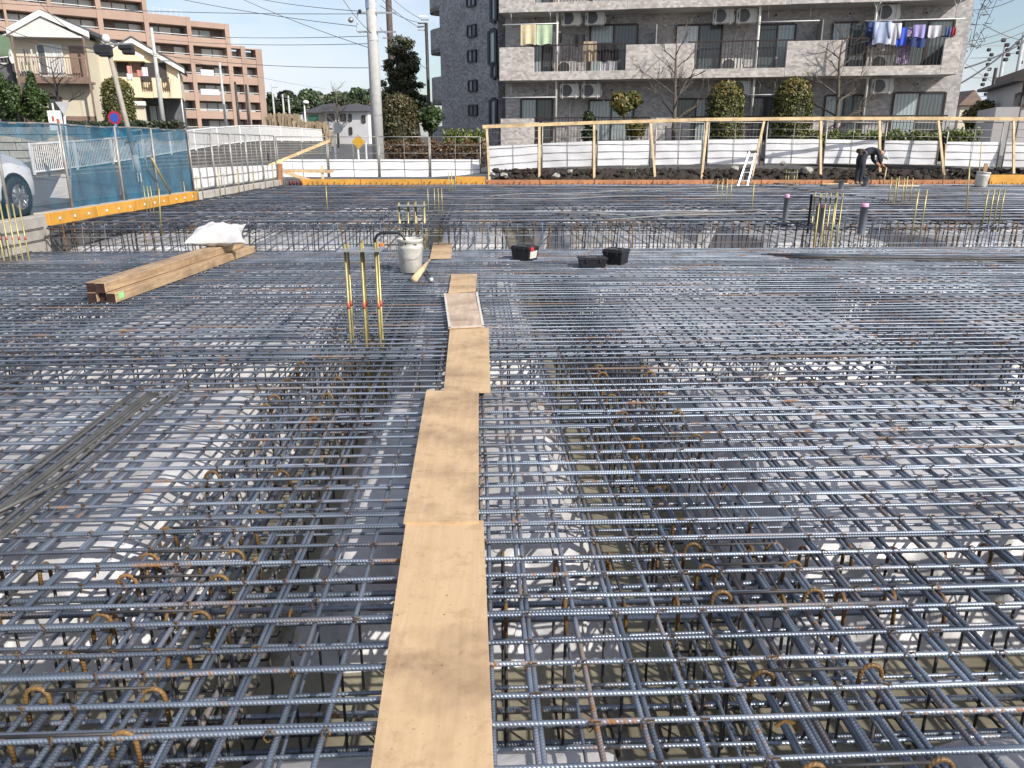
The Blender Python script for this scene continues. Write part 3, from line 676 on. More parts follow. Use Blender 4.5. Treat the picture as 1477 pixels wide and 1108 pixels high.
def sackf(sg):
    def fn(i, j):
        e = max(0., math.sin(math.pi*i)*math.sin(math.pi*j)); x = (i-.5)*.80*(1-.16*math.sin(math.pi*j)); y = (j-.5)*.52*(1-.34*math.sin(math.pi*i))
        lift = .24*max(0, (i-.55)*2.2)**2*max(0, j-.1)+.05*max(0, .3-i)
        z = sg*.25*e**.5*(1 if sg > 0 else .25)+lift+.012*math.sin(i*23+j*9)*e**.5+.010*math.sin(j*27-i*13)*e**.5+.006*math.sin((i+j)*47)*e**.5
        p = Vector((x, y, 0)); p.rotate(Matrix.Rotation(ang-1.25, 3, 'Z')); return (c.x+p.x, c.y+p.y, max(zt+.002, zt+.062+z))
    return fn
tag(MB().grid(sackf(1), 44, 34).grid(sackf(-1), 44, 34).build('sack', SACK, smooth=True), 'crumpled white sack lying on the timber pile', 'sack')

# threaded anchor rods with a template plate
def rods(label, rr, ybot, ytop, zb, plate=None, r=.010, depth=(0,), tape=False, group='anchor rod clusters', name='anchor_rod_cluster', cat='anchor rods'):
    """rr: pixel x of the rods at their foot"""
    base = at_z(sum(rr)/len(rr), ybot, zb); t = thing(name, label, cat, (base.x, base.y, ZF+.05 if zb < .2 else zb-.02), 0, group)
    top = at_y(sum(rr)/len(rr), ytop, base.y).z; pts = []
    for dd in depth:
        for px in rr:
            q = at_z(px, ybot, zb); q.y += dd; tz = top+random.uniform(-.015, .015); pts.append(q)
            z0 = ZF+.05 if zb < .2 else zb-.14
            MB().tube([(q.x, q.y, z0), (q.x+random.uniform(-.006, .006), q.y, tz)], r, 7).build('rod', ZINC, t, smooth=True)
            if tape: MB().tube([(q.x, q.y, .27), (q.x, q.y, .32)], r*1.25, 7).build('tape', REDTAPE, t, smooth=True)
    if plate:
        x0 = min(p.x for p in pts)-plate; x1 = max(p.x for p in pts)+plate; y0 = min(p.y for p in pts)-.10; y1 = max(p.y for p in pts)+.10
        MB().box(((x0+x1)/2, (y0+y1)/2, top-.055), (x1-x0, y1-y0, .005), 0, .001).build('template_plate', GALV, t)
    return t
t = rods('tall zinc rods with a shiny template plate and red tape beside the walkway', [506, 528, 549], 492, 351, -.0, .05, .0105, (0, .11), True)
rods('zinc rods with a small plate standing at the step behind the bucket', [577, 590, 601, 613], 352, 292, 0, .03, .011, (0, .12))
rods('slim zinc rods on the far mat behind the step rods', [618, 627, 633, 638], 303, 272, ZU, None, .009)
rods('slim zinc rods by the yellow edge boards', [648, 652, 657], 276, 250, ZU, None, .009)
rods('zinc rods with pale plates around the twin pipes at the step', [1174, 1183, 1197, 1206], 356, 279, 0, .03, .011, (0, .2))
rods('six zinc rods on the far mat in front of the bending worker', [1289, 1300, 1312], 292, 256, ZU, None, .012, (0, .25))
rods('pair of zinc rods rising from the step beside the pipe with the pink cap', [1316, 1328], 332, 274, ZU, None, .011)
rods('four zinc rods rising from the step near the flat bar bundle', [1417, 1426, 1433, 1441], 322, 272, ZU, None, .011)
rods('zinc rods with a top plate beside the aluminium ladder', [1132, 1136, 1144, 1148], 270, 246, ZU, .02, .010)
rods('zinc rods on the far mat in front of the aluminium ladder', [1033, 1040, 1047, 1053], 293, 258, ZU, None, .009)
rods('zinc rods with red tape against the concrete kerb wall by the car', [6, 15, 24, 33, 42], 374, 294, 0, None, .011, (0,), True)
rods('zinc rods at the yellow form panels under the blue net', [212, 217, 222], 305, 268, ZU, None, .009)
rods('zinc rods at the end of the yellow form panels', [263, 268], 288, 262, ZU, None, .009)
rods('small zinc rods with a plate at the orange edge boards', [904, 910, 916], 262, 241, ZU, .04, .009)
for px, yb, yt, lb in ((231, 327, 272, 'thin stake rising from the far mat by the yellow form panels'), (472, 300, 268, 'thin stake standing near the yellow edge boards'), (1084, 302, 262, 'thin stake standing before the aluminium ladder'), (1395, 306, 233, 'tall thin stake standing before the leaning white bucket')):
    q = at_z(px, yb, ZU); tp = at_y(px+(4 if px > 1000 else -2), yt, q.y)
    tag(MB().tube([(q.x, q.y, ZU-.14), (tp.x, q.y, tp.z)], .012, 6).build('stake', ZINC, smooth=True), lb, 'stake')
# kerb rods standing before the white sheeted fence along the ramp
kk = 0
for px in (286, 293, 318, 325, 345, 352, 366, 383, 395, 410, 424):
    Zd = 7.22/((738.5-px)/F); y = (Zd-(H-.4)*math.sin(PITCH))/math.cos(PITCH)
    tag(MB().tube([(-7.22, y, ZU-.1), (-7.22, y, .85+.25*((kk*7) % 3)/3)], .013, 6).build('kerb_rod', [ZINC, PIPE][kk % 2], smooth=True), ORD[kk]+' upright rod along the low kerb counted from the blue net', 'rod', 'rods along the low kerb'); kk += 1

# white buckets
def bucket(label, px, py, z, dia, hgt, tilt=0):
    q = at_z(px, py, z); t = thing('bucket', label, 'bucket', q)
    r1 = dia/2; r0 = r1*.84
    MB().lathe([(.001, .004), (r0-.006, .0), (r0, .006), (r1*.955, hgt*.70), (r1*.975, hgt*.72), (r1*.975, hgt*.77), (r1*.955, hgt*.78), (r1*.965, hgt*.90), (r1, hgt*.905), (r1, hgt*.985), (r1*.985, hgt), (r1*.95, hgt), (r1*.93, hgt*.97), (r0*.95, .012), (.001, .012)], (0, 0, 0), 28).build('shell', BUCKET, t, smooth=True, world=False)
    MB().tube([(r1*1.01*math.cos(a), -.02-r1*1.05*math.sin(a)*.35-r1*.55*math.sin(a), hgt*.82-.16*math.sin(a)) for a in np.linspace(0, math.pi, 12)], .003, 5).build('wire_handle', GALV, t, smooth=True, world=False)
    t.rotation_euler = (0, tilt, random.uniform(-.4, .4)); return t
bk = bucket('white bucket with a black hoop handled saw laid over it', 593, 392, .001, .325, .42)
b2 = bucket('white bucket with red print and a wooden handle in it, at the orange edge boards', 1364.5, 262.5, ZU, .36, .40)
b3 = bucket('tilted white bucket with a wooden handle and a brown board behind it', 1413.5, 269, ZU, .39, .43, .10)
MB().box((0, -.165, .19), (.07, .006, .14), 0, .001).build('red_print', REDTAPE, b2, world=False)
for (px, y0, px2, y1, lb, rr2) in ((1361, 246, 1364, 208, 'wooden tool handle standing in the bucket with red print', .018), (1411, 250, 1416, 205, 'wooden tool handle standing in the tilted bucket', .018)):
    yb = at_z(px, 264, ZU).y; p = at_y(px, y0+14, yb); q = at_y(px2, y1, yb+.05); p.z = max(p.z, ZU+.02)
    tag(MB().tube([p, q], rr2, 7).build('wooden_pole_tool', RAILZ, smooth=True), lb, 'tool')
p = at_z(1424, 266, ZU); p.y += .3; tag(MB().box((p.x+.02, p.y, ZU+.32), (.13, .03, .64), .1, .004, 0, .05).build('upright_board', TIMBER), 'brown board standing upright behind the tilted bucket', 'board')
# saw over the bucket: black hoop frame, thin blade, orange grip end
q = at_z(590, 392, .001); zt = .43; hb = thing('saw', 'black hoop handled saw with an orange end resting on the white bucket', 'saw', (q.x, q.y, zt))
px_ = lambda X, Y: tuple(at_y(X, Y, q.y-.14))
pts = [px_(541, 352), px_(541, 345), px_(544, 339), px_(550, 336.5), px_(573, 336), px_(580, 339), px_(584, 346), px_(586, 353)]
MB().tube(pts, .017, 8).build('hoop_frame', BLACKP, hb, smooth=True)
MB().tube([px_(541, 354), px_(601, 353)], .006, 6).build('blade', DARKSTEEL, hb, smooth=True)
MB().box(px_(551, 355), (.06, .05, .075), 0, .008).build('grip_end', M('orange_plastic', (.62, .20, .07), .5), hb)
# broom head / wooden wedge leaning beside the bucket, and a bolt
a = at_z(597, 404, .02); b_ = at_z(618, 377, .12)
t = thing('hand_broom', 'straw coloured hand broom lying beside the white bucket', 'broom', (a.x, a.y, 0))
MB().tube([a, a.lerp(b_, .5), b_], [.045, .038, .012], 8).build('bristles', RAILZ, t, smooth=True)
MB().tube([b_, b_+(b_-a).normalized()*.12], [.012, .011], 7).build('handle', TIMBER, t, smooth=True)
a = at_z(622, 403, .03); b_ = at_z(615, 391, .03)
t = thing('bolt', 'short steel bolt with a pale head lying beside the hand broom', 'bolt', (a.x, a.y, 0)); MB().tube([a, b_], .012, 7).build('shank', DARKSTEEL, t, smooth=True); MB().lathe([(.001, -.02), (.024, -.02), (.026, 0), (.02, .018), (.001, .02)], tuple(a), 8).build('head', BUCKET, t, smooth=True)

# black tool boxes
LAB = M('paper_label', (.66, .64, .58), .6, 0, .2, 40)
def toolbox(label, px, py, wd, dp, hg, rz, lid, sticker=False, z=.001):
    q = at_z(px, py, z); t = thing('tool_box', label, 'tool box', q, rz)
    m_ = MB(); f0 = .86; m_.hexa([(-wd/2*f0, -dp/2*f0, 0), (wd/2*f0, -dp/2*f0, 0), (wd/2*f0, dp/2*f0, 0), (-wd/2*f0, dp/2*f0, 0)], [(-wd/2*.97, -dp/2*.97, hg*.72), (wd/2*.97, -dp/2*.97, hg*.72), (wd/2*.97, dp/2*.97, hg*.72), (-wd/2*.97, dp/2*.97, hg*.72)]); m_.build('body', BLACKP, t, world=False)
    MB().box((0, 0, hg*.80), (wd*1.05, dp*1.05, hg*.15), 0, .008).box((0, 0, hg*.91), (wd*.99, dp*.98, hg*.08), 0, .01).build('lid', BLACKP, t, world=False)
    MB().box((0, 0, hg*.97), (wd*.5, .04, .02), 0, .006).build('handle', BLACKP, t, world=False)
    for s_ in (-1, 1): MB().box((s_*wd*.25, -dp*.53, hg*.70), (.03, .012, .05), 0, .002).build('latch', BLACKP, t, world=False)
    if sticker: 
        m_ = MB(); m_.hexa([(wd*.437, -dp*.30, hg*.12), (wd*.444, -dp*.30, hg*.12), (wd*.444, dp*.32, hg*.12), (wd*.437, dp*.32, hg*.12)], [(wd*.482, -dp*.33, hg*.64), (wd*.492, -dp*.33, hg*.64), (wd*.492, dp*.36, hg*.64), (wd*.482, dp*.36, hg*.64)]); m_.build('paper_label', LAB, t, world=False)
        MB().box((wd*.527, -dp*.22, hg*.8), (.008, .07, .05), 0, .001).build('red_mark', M('red_plastic', (.55, .03, .03), .5), t, world=False)
    MB().box((-.02, 0, hg*.954), (wd*.4, dp*.3, .004)).build('lid_sticker', M('grey_pink_sticker', (.35, .27, .25), .6), t, world=False)
    return t
toolbox('black tool box with a paper label and a red mark', 757, 374, .32, .24, .20, R(-38), 0, True)
toolbox('low black tool box standing before the unlabelled tall one', 854, 384.5, .37, .22, .135, R(4), 0)
toolbox('tall black tool box without a label behind the low one', 888, 380, .29, .26, .21, R(-32), 0)

# grey drain pipes with pink caps
def pipe(label, px, yb, yt, r, cap=False, mat=PVC, z=ZU):
    q = at_z(px, yb, z); top = at_y(px, yt, q.y).z; t = thing('drain_pipe', label, 'pipe', (q.x, q.y, z-.14))
    MB().lathe([(r, z-.14), (r, top), (r*1.02, top), (r*.86, top), (r*.86, top-.1), (.001, top-.1)], (q.x, q.y, 0), 18).build('tube', mat, t, smooth=True)
    if cap: MB().lathe([(r*1.03, top-.035), (r*1.05, top+.01), (r*.9, top+.02), (.001, top+.018)], (q.x, q.y, 0), 18).build('tape_cap', PINK, t, smooth=True)
pipe('grey drain pipe with a pink cap beside the black standing tube', 1132, 316, 282, .043, True)
pipe('black slim tube standing between the pink capped pipes', 1166, 324, 281, .018, False, BLACKP)
pipe('wide grey drain pipe with a pink cap standing alone at the step', 1243.5, 325, 295, .058, True)
pipe('grey drain pipe with a pink cap between the step rods', 1178, 322, 294, .035, True)
pipe('short grey drain pipe with a pink cap between the step rods', 1185, 324, 296, .038, True)
pipe('open grey pipe end at the feet of the bending worker', 1248.5, 268, 255, .085)
pipe('open grey pipe in front of the boards by the worker', 1212.5, 273, 260, .075)
pipe('small grey pipe stub beside the aluminium ladder', 1114, 261, 252, .05)
pipe('small grey pipe stub under the small plated rods', 1138, 262, 251, .06)
pipe('small grey pipe stub at the orange boards before the worker', 1175, 261, 250, .05)
pipe('slim grey pipe stub with a pink cap beside the worker', 1217, 262, 252, .035, True)
pipe('slim grey pipe stub standing behind the worker', 1208, 262, 253, .035)
pipe('slim grey pipe stub by the six rods', 1294, 270, 259, .04)
# boards by the worker
for k, (p, q_) in enumerate([((1185, 265.5), (1238, 264.5)), ((1100, 263), (1150, 266)), ((1290, 268), (1325, 268))]):
    a = at_z(*p, ZU+.03); b_ = at_z(*q_, ZU+.03); tag(MB().beam(a, b_, .12, .025).build('plank', [RAIL, GALV, RAIL][k]), ['pale plank lying on the far mat by the worker', 'pale steel plank lying before the aluminium ladder', 'short pale plank behind the six rods'][k], 'plank')

# aluminium ladder leaning on the soil bank
p0 = at_z(1064, 268.5, ZU); p1 = at_z(1071, 268, ZU); y0 = p0.y
ALU = M('aluminium', (.62, .63, .64), .35, .7, .15, 10)
t = thing('ladder', 'folded aluminium ladder leaning against the fence post', 'ladder', (p0.x, y0, ZU))
dz = Vector((.42, .55, .98))
wv = Vector((.30, .05, 0)); wv2 = Vector((.24, .04, 0))
for s_ in (0, 1): MB().beam(p0+wv*s_, p0+dz+wv2*s_*.85, .03, .06, (0, 1, 0)).build('side_rail', ALU, t)
for k in range(4): f_ = .16+k*.25; MB().beam(p0+dz*f_, p0+dz*f_+wv.lerp(wv2*.85, f_), .05, .025).build('rung', ALU, t)
for s_ in (0, 1): MB().beam(p0+dz*1.0+wv2*s_*.85, p0+Vector((.30, .62, .06))+wv*s_, .025, .045, (0, 1, 0)).build('rear_rail', ALU, t)
MB().box(p0+dz*1.01+wv2*.42, (.29, .08, .07), 0, .01).build('hinge', DARKSTEEL, t)

# ================================================================== FENCES, NET, RAILING
def yx(px, X, z=.6):
    """distance Y of the point on the upright plane x = X that is seen in pixel column px"""
    Zd = X*F/(px-CX); return (Zd-(H-z)*math.sin(PITCH))/math.cos(PITCH)
def fence_panel(label, group, a, b, zs, zt, zm, mesh_lines=6, mids=1, rz_off=0):
    """a,b: ground points of the two posts; zs (za,zb): sheet foot, zt: sheet head, zm: mesh head"""
    d, nn, lg = frame2(a, b); base = (a+b)/2; t = thing('fence_panel', label, 'fence panel', (base.x, base.y, min(zs)-.06), 0, group)
    P = lambda f, z: a.lerp(b, f)*1.0 + Vector((0, 0, 0)) if False else Vector((a.x+(b.x-a.x)*f, a.y+(b.y-a.y)*f, z))
    lerp = lambda q, f: q[0]+(q[1]-q[0])*f
    for f_ in (.012, .988): MB().tube([P(f_, lerp(zs, f_)-.06), P(f_, lerp(zm, f_))], .021, 7).build('post', PIPE, t, smooth=True)
    for q in (zs, zm): MB().tube([P(.012, q[0]), P(.988, q[1])], .017, 6).build('rail', PIPE, t, smooth=True)
    for k in range(1, mesh_lines):
        f_ = k/mesh_lines; MB().tube([P(.012, zs[0]+(zm[0]-zs[0])*f_), P(.988, zs[1]+(zm[1]-zs[1])*f_)], .008, 5).build('wire', PIPE, t, smooth=True)
    for k in range(mids): f_ = (k+1)/(mids+1); MB().tube([P(f_, lerp(zs, f_)), P(f_, lerp(zm, f_))], .008, 5).build('wire', PIPE, t, smooth=True)
    off = Vector((-nn.x, -nn.y, 0))*.02
    m_ = MB(); w0, w1 = .022, .978
    def sh(i, j):
        f_ = w0+(w1-w0)*i; z = lerp(zs, f_)+.02+(lerp(zt, f_)-lerp(zs, f_)-.02)*j; return P(f_, z)+off*(1+.5*math.sin(i*9+j*4))
    m_.grid(sh, 12, 6); m_.build('white_sheet', SHEET, t, smooth=True)
    return t
# far right fence above the soil bank
def yf(px): return 29.4-2.5*(px-703)/774
FP = [(703, 778, 213.5, 210.5, 250, 243), (781, 856, 209.5, 206, 243, 239.5), (860, 938, 206, 205, 240, 238), (943, 1013, 206, 204.5, 239, 237), (1018, 1096, 204, 203, 238, 236.5), (1101, 1181, 203, 203.5, 236.5, 236.5), (1186, 1266, 203.5, 205, 236.5, 237), (1271, 1351, 205, 206, 237, 238), (1359, 1438, 207, 207.5, 240, 241), (1444, 1524, 208, 209, 241, 243)]
GF = 'white sheeted panels above the soil bank'
for i, (x0, x1, t0, t1, b0, b1) in enumerate(FP):
    A = at_y(x0, b0, yf(x0)); B = at_y(x1, b1, yf(x1)); T0 = at_y(x0, t0-2.5, yf(x0)).z; T1 = at_y(x1, t1-2.5, yf(x1)).z
    tp = lambda x, y: at_y(x, y, yf(x)).z
    fence_panel(ORD[i]+' white sheeted mesh panel above the soil bank, counted from the dark wing', GF, A, B, (A.z, B.z), (T0, T1), (tp(x0, 180 if i == 0 else 176), tp(x1, 177)), 6, 1)
# wooden batter rail and its posts
YRL = 27.0
PR = [(696, 183), (778, 180), (857, 177), (940, 174), (1016, 172.5), (1100, 171.5), (1184, 171), (1268, 171), (1352, 171), (1440, 171.5), (1530, 172)]
for i in range(0, len(PR)-1, 2):
    a = at_y(*PR[i], YRL-.05); b_ = at_y(*PR[min(i+2, len(PR)-1)], YRL-.05)
    tag(MB().beam(a, b_+(b_-a)*.002, .03, .105).build('batter_rail', RAIL, origin=tuple(a)), ORD[i//2]+' length of pale wooden rail counted from the dark wing', 'wooden rail', 'rails along the soil bank')
for kp, (x0, y0, x1, y1) in enumerate([(702, 183, 706, 257), (778, 180, 778, 258), (857, 177, 857, 258), (938, 175, 945, 258), (1021, 173, 1012, 256), (1103, 172, 1084, 256), (1184, 171, 1183.5, 257), (1268.5, 171, 1269.5, 256), (1353, 171, 1361, 248), (1462, 171, 1462, 246)]):
    tpt = at_y(x0, y0-1, YRL); bt = at_y(x1, y1, YRL-.5); bt = bt.lerp(tpt, -.06)
    tag(MB().beam(bt, tpt, .075, .05, (0, 1, 0)).build('wooden_post', RAILZ, origin=tuple(bt)), ORD[kp]+' pale wooden post under the rail, counted from the dark wing', 'wooden post', 'posts along the soil bank')
# far middle fence
YM = 30.0
pxs = [402, 475, 548, 621, 694]
for i in range(4):
    A = at_y(pxs[i], 256, YM); B = at_y(pxs[i+1], 256, YM)
    tp = lambda y: at_y(550, y, YM).z
    fence_panel(ORD[i]+' white sheeted mesh panel behind the yellow boards, counted from the corner', 'white sheeted panels behind the yellow boards', A, B, (tp(256),)*2, (tp(230),)*2, (tp(197.5),)*2, 5, 1)
# left fence along the low kerb
pl = [279, 311, 337, 359, 380, 400]
for i in range(5):
    ya, yb2 = yx(pl[i], XL-.1), yx(pl[i+1], XL-.1)
    fence_panel(ORD[i]+' white sheeted mesh panel on the low kerb, counted from the blue net', 'white sheeted panels on the low kerb', Vector((XL-.1, ya, 0)), Vector((XL-.1, yb2, 0)), (.52, .52), (1.02-.02*i, 1.02-.02*(i+1)), (1.82, 1.80), 5, 2)
# timber brace, cleat and slanting pole in the far left corner
YC = 26.4
a = at_y(388, 239, YC); b_ = at_y(475, 203, YC+1.2); tag(MB().beam(a, b_, .07, .09).build('slanting_pole', RAIL, origin=tuple(a)), 'pale pole slanting across the far corner of the fence', 'pole')
a = at_y(404.5, 262, YC-.4); b_ = at_y(404, 236, YC-.4); tag(MB().beam(a-Vector((0, 0, .1)), b_, .12, .08, (0, 1, 0)).build('corner_post', FORMO, origin=tuple(a)), 'orange brown stake at the far corner of the edge boards', 'stake')
a = at_y(407, 246.5, YC-.45); b_ = at_y(481, 247.5, YC-.45); tag(MB().beam(a, b_, .03, .09).build('cross_board', RAIL, origin=tuple(a)), 'pale board nailed level between the two corner stakes', 'board')
a = at_y(409, 248, YC-.5); b_ = at_y(452, 262, YC-.5); tag(MB().beam(a, b_, .03, .10).build('brace_board', RAIL, origin=tuple(a)), 'pale board slanting down to the yellow edge boards', 'board')
a = at_y(466, 259, YC-.4); b_ = at_y(464, 239, YC-.4); tag(MB().beam(a-Vector((0, 0, .1)), b_, .07, .05, (0, 1, 0)).build('wooden_stake', RAIL, origin=tuple(a)), 'wooden stake carrying the end of the level corner board', 'stake')

# blue net on pipes
m, n, b = new_mat('blue_net'); out = n.nodes['Material Output']
tr = node(n, 'ShaderNodeBsdfTransparent'); mxs = node(n, 'ShaderNodeMixShader'); g = node(n, 'ShaderNodeNewGeometry'); uvn = node(n, 'ShaderNodeUVMap')
f = noise(n, g.outputs['Position'], 3, 5, .6); c = ramp(n, f, .3, (.010, .075, .14), .7, (.03, .17, .27)); n.links.new(c.outputs[0], b.inputs['Base Color']); b.inputs['Roughness'].default_value = .55
wl = noise(n, g.outputs['Position'], 2.2, 3, .5); fr = ramp(n, wl, .3, (.50,)*3, .7, (.70,)*3)
n.links.new(fr.outputs[0], mxs.inputs[0]); n.links.new(tr.outputs[0], mxs.inputs[1]); n.links.new(b.outputs[0], mxs.inputs[2]); n.links.new(mxs.outputs[0], out.inputs['Surface'])
NET = m
NET2 = m.copy(); NET2.name = 'thin_blue_net'
for nd in NET2.node_tree.nodes:
    if nd.type == 'VALTORGB' and abs(nd.color_ramp.elements[0].color[0]-.50) < .01: nd.color_ramp.elements[0].color = (.12,)*3+(1,); nd.color_ramp.elements[1].color = (.24,)*3+(1,)
XN = XL-.16
pp = [12, 103, 178, 228, 277]
py_ = [yx(p, XN) for p in pp]
for i in range(len(pp)):
    tp = 1.88
    o = MB().tube([(XN, py_[i], .40), (XN+.01, py_[i], tp)], .024, 8).build('net_post', PIPE, smooth=True)
    tag(o, ['steel net post beside the parked white car', 'steel net post wrapped in blue at the lane mouth', 'steel net post before the middle of the white railing', 'steel net post beside the yellow brace', 'steel net post where the blue net meets the white sheets'][i], 'post')
py_ = [6.5]+py_
MB_ = MB().tube([(XN, y, 1.86+.012*math.sin(y*2)) for y in np.linspace(6.5, py_[-1], 20)], .020, 7); tag(MB_.build('net_rail', PIPE, smooth=True), 'steel pipe carrying the top edge of the blue net', 'pipe')
for i in range(len(py_)-1):
    ya, yb2 = py_[i]+.02, py_[i+1]-.02; ph = random.uniform(0, 6)
    def net(i_, j_):
        y = ya+(yb2-ya)*i_; z = .50+1.34*j_-.05*math.sin(math.pi*i_)*(1-j_)*0
        return (XN-.03+.035*math.sin(i_*17+ph+j_*2)*(1-j_*.6)+.02*math.sin(i_*31+j_*9), y, z)
    o = MB().grid(net, 30, 16).build('blue_net', NET2 if i < 2 else NET, smooth=True); tag(o, ['thin blue net beside the parked white car, before its front wheel', 'thin blue net over the nose of the parked white car', 'blue net before the start of the white railing', 'blue net before the striped pole', 'blue net with the yellow brace in front'][i], 'net', 'blue nets' if i < 2 else None)
    def band(i_, j_): y = ya+(yb2-ya)*i_; return (XN+.02+.015*math.sin(i_*23+ph), y, 1.70+.17*j_-.09*math.sin(i_*math.pi)*(1-j_)+.02*math.sin(i_*9+ph)*(1-j_))
    MB().grid(band, 24, 4).build('folded_hem', NET, o, smooth=True)
a = Vector((XL+.0, yx(225, XL), 1.28)); b_ = Vector((XL+.0, yx(245, XL), .52)); tag(MB().tube([a, b_], .022, 7).build('brace_pole', ZINC, smooth=True), 'yellow brace pole slanting before the blue net', 'brace')

# white railing on the ramp wall
def railing(y0, y1, label, ph=0):
    zz = lambda y: ramp_z(y); x = XW-.14; t = thing('white_railing', label, 'railing', (x, (y0+y1)/2, zz((y0+y1)/2)), 0, 'white railing sections on the ramp')
    MB().beam((x, y0, zz(y0)+1.06), (x, y1-.03, zz(y1)+1.06), .06, .06).build('top_rail', WHITE, t); MB().beam((x, y0, zz(y0)+.10), (x, y1-.03, zz(y1)+.10), .045, .05).build('bottom_rail', WHITE, t)
    MB().box((x, y0+.03, zz(y0)+.53), (.07, .07, 1.14), 0, .006).build('post', WHITE, t)
    m_ = MB(); y = y0+.16
    while y < y1-.05: m_.box((x, y, zz(y)+.58), (.022, .022, .95)); y += .125
    m_.build('balusters', WHITE, t, kind='stuff')
yy2 = [28.6, 31.5, 34.4, 37.4, 40.4, 43.6, 47, 51, 55, 60, 66, 73]
for i in range(len(yy2)-1): railing(yy2[i], yy2[i+1]-.02, ORD[i]+' section of the white ramp railing counted from its open end')
# small bent white pipe gate in the railing
x = XW+.35; y = yx(204, x, 1); z = .43
tag(MB().tube([(x, y-.9, z), (x, y-.9, z+1.55), (x, y-.8, z+1.68), (x, y+.3, z+1.74), (x, y+.4, z+1.62), (x, y+.4, z+.1)], .03, 8).build('pipe_barrier', WHITE, smooth=True), 'white bent pipe barrier standing before the ramp railing', 'barrier')

# ================================================================== CAR (white, parked along the blue net)
CW = M('white_car_paint', (.78, .78, .80), .18, 0, .02, 2); GLASSC = M('dark_car_glass', (.02, .03, .04), .06, 0, .1, 3)
TYRE = M('tyre_rubber', (.025, .025, .028), .8, 0, .2, 20); RIM = M('alloy_rim', (.5, .5, .52), .3, .8, .1, 10)
car = thing('parked_car', 'white parked car standing in the lane behind the blue net', 'car', (-8.85, 11.43, .425), R(-1.5))
st = [(-2.12, .62, .70, .70, .30), (-2.05, .78, .95, .92, .25), (-1.75, .84, 1.0, 1.42, .22), (-1.2, .85, 1.0, 1.52, .20), (-.4, .85, 1.0, 1.54, .20), (.35, .85, .99, 1.50, .20), (.80, .85, .98, 1.30, .20), (1.25, .84, .96, 1.02, .20), (1.6, .83, .88, .93, .20), (1.9, .78, .74, .80, .21), (2.08, .66, .58, .66, .24), (2.15, .45, .48, .52, .30)]
prof = []
for y, wd, belt, top, bot in st:
    g_ = max(0., top-belt); rw = wd*(1-.24*min(1, g_/.5)) if g_ > .08 else wd*.9
    prof.append([(0, bot), (wd*.9, bot), (wd, bot+.12), (wd*1.01, (bot+belt)/2+.05), (wd*.985, belt), (rw, belt+g_*.86 if g_ > .08 else (belt+top)/2+.01), (rw*.82, top-.012), (0, top)])
m_ = MB(); V = []; k = 8
for (y, *_), p in zip(st, prof): V += [(x, y, z) for x, z in p]+[(-x, y, z) for x, z in p]
nS = len(st); fc = []
for i in range(nS-1):
    for j in range(k-1):
        a0 = i*16+j; b0 = (i+1)*16+j; fc += [(a0, a0+1, b0+1, b0), (a0+8, b0+8, b0+9, a0+9)]
for e in (0, nS-1): fc.append(tuple([e*16+j for j in range(8)]+[e*16+8+j for j in range(7, -1, -1)]))
m_.add(V, fc); m_.build('body', CW, car, smooth=True, world=False)
for sx in (1, -1):
    for (ya, yb2, za, zb, name) in ((-1.55, -.55, 1.44, 1.46, 'rear'), (-.50, .32, 1.46, 1.43, 'front')):
        q = MB(); q.add([(sx*.853, ya, 1.03), (sx*.853, yb2+(.42 if name == 'front' else 0), 1.02), (sx*(.69 if name == 'front' else .67), yb2, zb), (sx*.68, ya+.1, za)], [(0, 1, 2, 3)]); q.v[-1][:, 0] += sx*.014; q.build('side_window', GLASSC, car, world=False)
    MB().box((sx*.93, .62, 1.06), (.16, .12, .12), 0, .03).build('mirror', CW, car, world=False)
    q = MB(); q.hexa([(sx*.80, 1.50, .76), (sx*.835, 1.50, .76), (sx*.66, 2.02, .66), (sx*.62, 2.02, .66)], [(sx*.78, 1.46, .90), (sx*.80, 1.46, .90), (sx*.66, 1.96, .76), (sx*.62, 1.96, .76)]); q.build('headlight', M('headlight_glass', (.10, .11, .13), .1), car, world=False)
q = MB(); q.add([(-.72, 1.22, 1.045), (.72, 1.22, 1.045), (.60, .40, 1.505), (-.60, .40, 1.505)], [(0, 1, 2, 3)]); q.v[-1][:, 1] += .02; q.v[-1][:, 2] += .02; q.build('windscreen', GLASSC, car, world=False)
for sx in (1, -1):
    for y in (1.32, -1.30):
        wq = MB(); prf = [(.20, -.10), (.29, -.10), (.315, -.07), (.315, .07), (.29, .10), (.20, .10)]; wq.lathe(prf, (0, 0, 0), 28)
        wq.v[-1] = np.stack([sx*(.80+wq.v[-1][:, 2]), y+wq.v[-1][:, 0], .315+wq.v[-1][:, 1]], 1); ty = wq.build('wheel', TYRE, car, smooth=True, world=False)
        ar = MB().lathe([(.30, .0), (.375, .0), (.37, .03), (.30, .03)], (0, 0, 0), 28); ar.v[-1] = np.stack([sx*(.845+ar.v[-1][:, 2]*.5), y+ar.v[-1][:, 0], .32+ar.v[-1][:, 1]], 1); ar.build('wheel_arch', BLACKP, car, world=False)
        rm = MB().lathe([(.001, .07), (.05, .075), (.06, .06), (.19, .085), (.215, .085), (.215, .03), (.001, .02)][::1][3:], (0, 0, 0), 24)
        for s_ in range(7):
            an = s_*2*math.pi/7; rm.beam((.03*math.cos(an), .03*math.sin(an), .08), (.20*math.cos(an), .20*math.sin(an), .088), .035, .02)
        for q_ in range(len(rm.v)): rm.v[q_] = np.stack([sx*(.81+rm.v[q_][:, 2]), y+rm.v[q_][:, 0], .315+rm.v[q_][:, 1]], 1)
        rm.build('rim', RIM, ty, world=False)

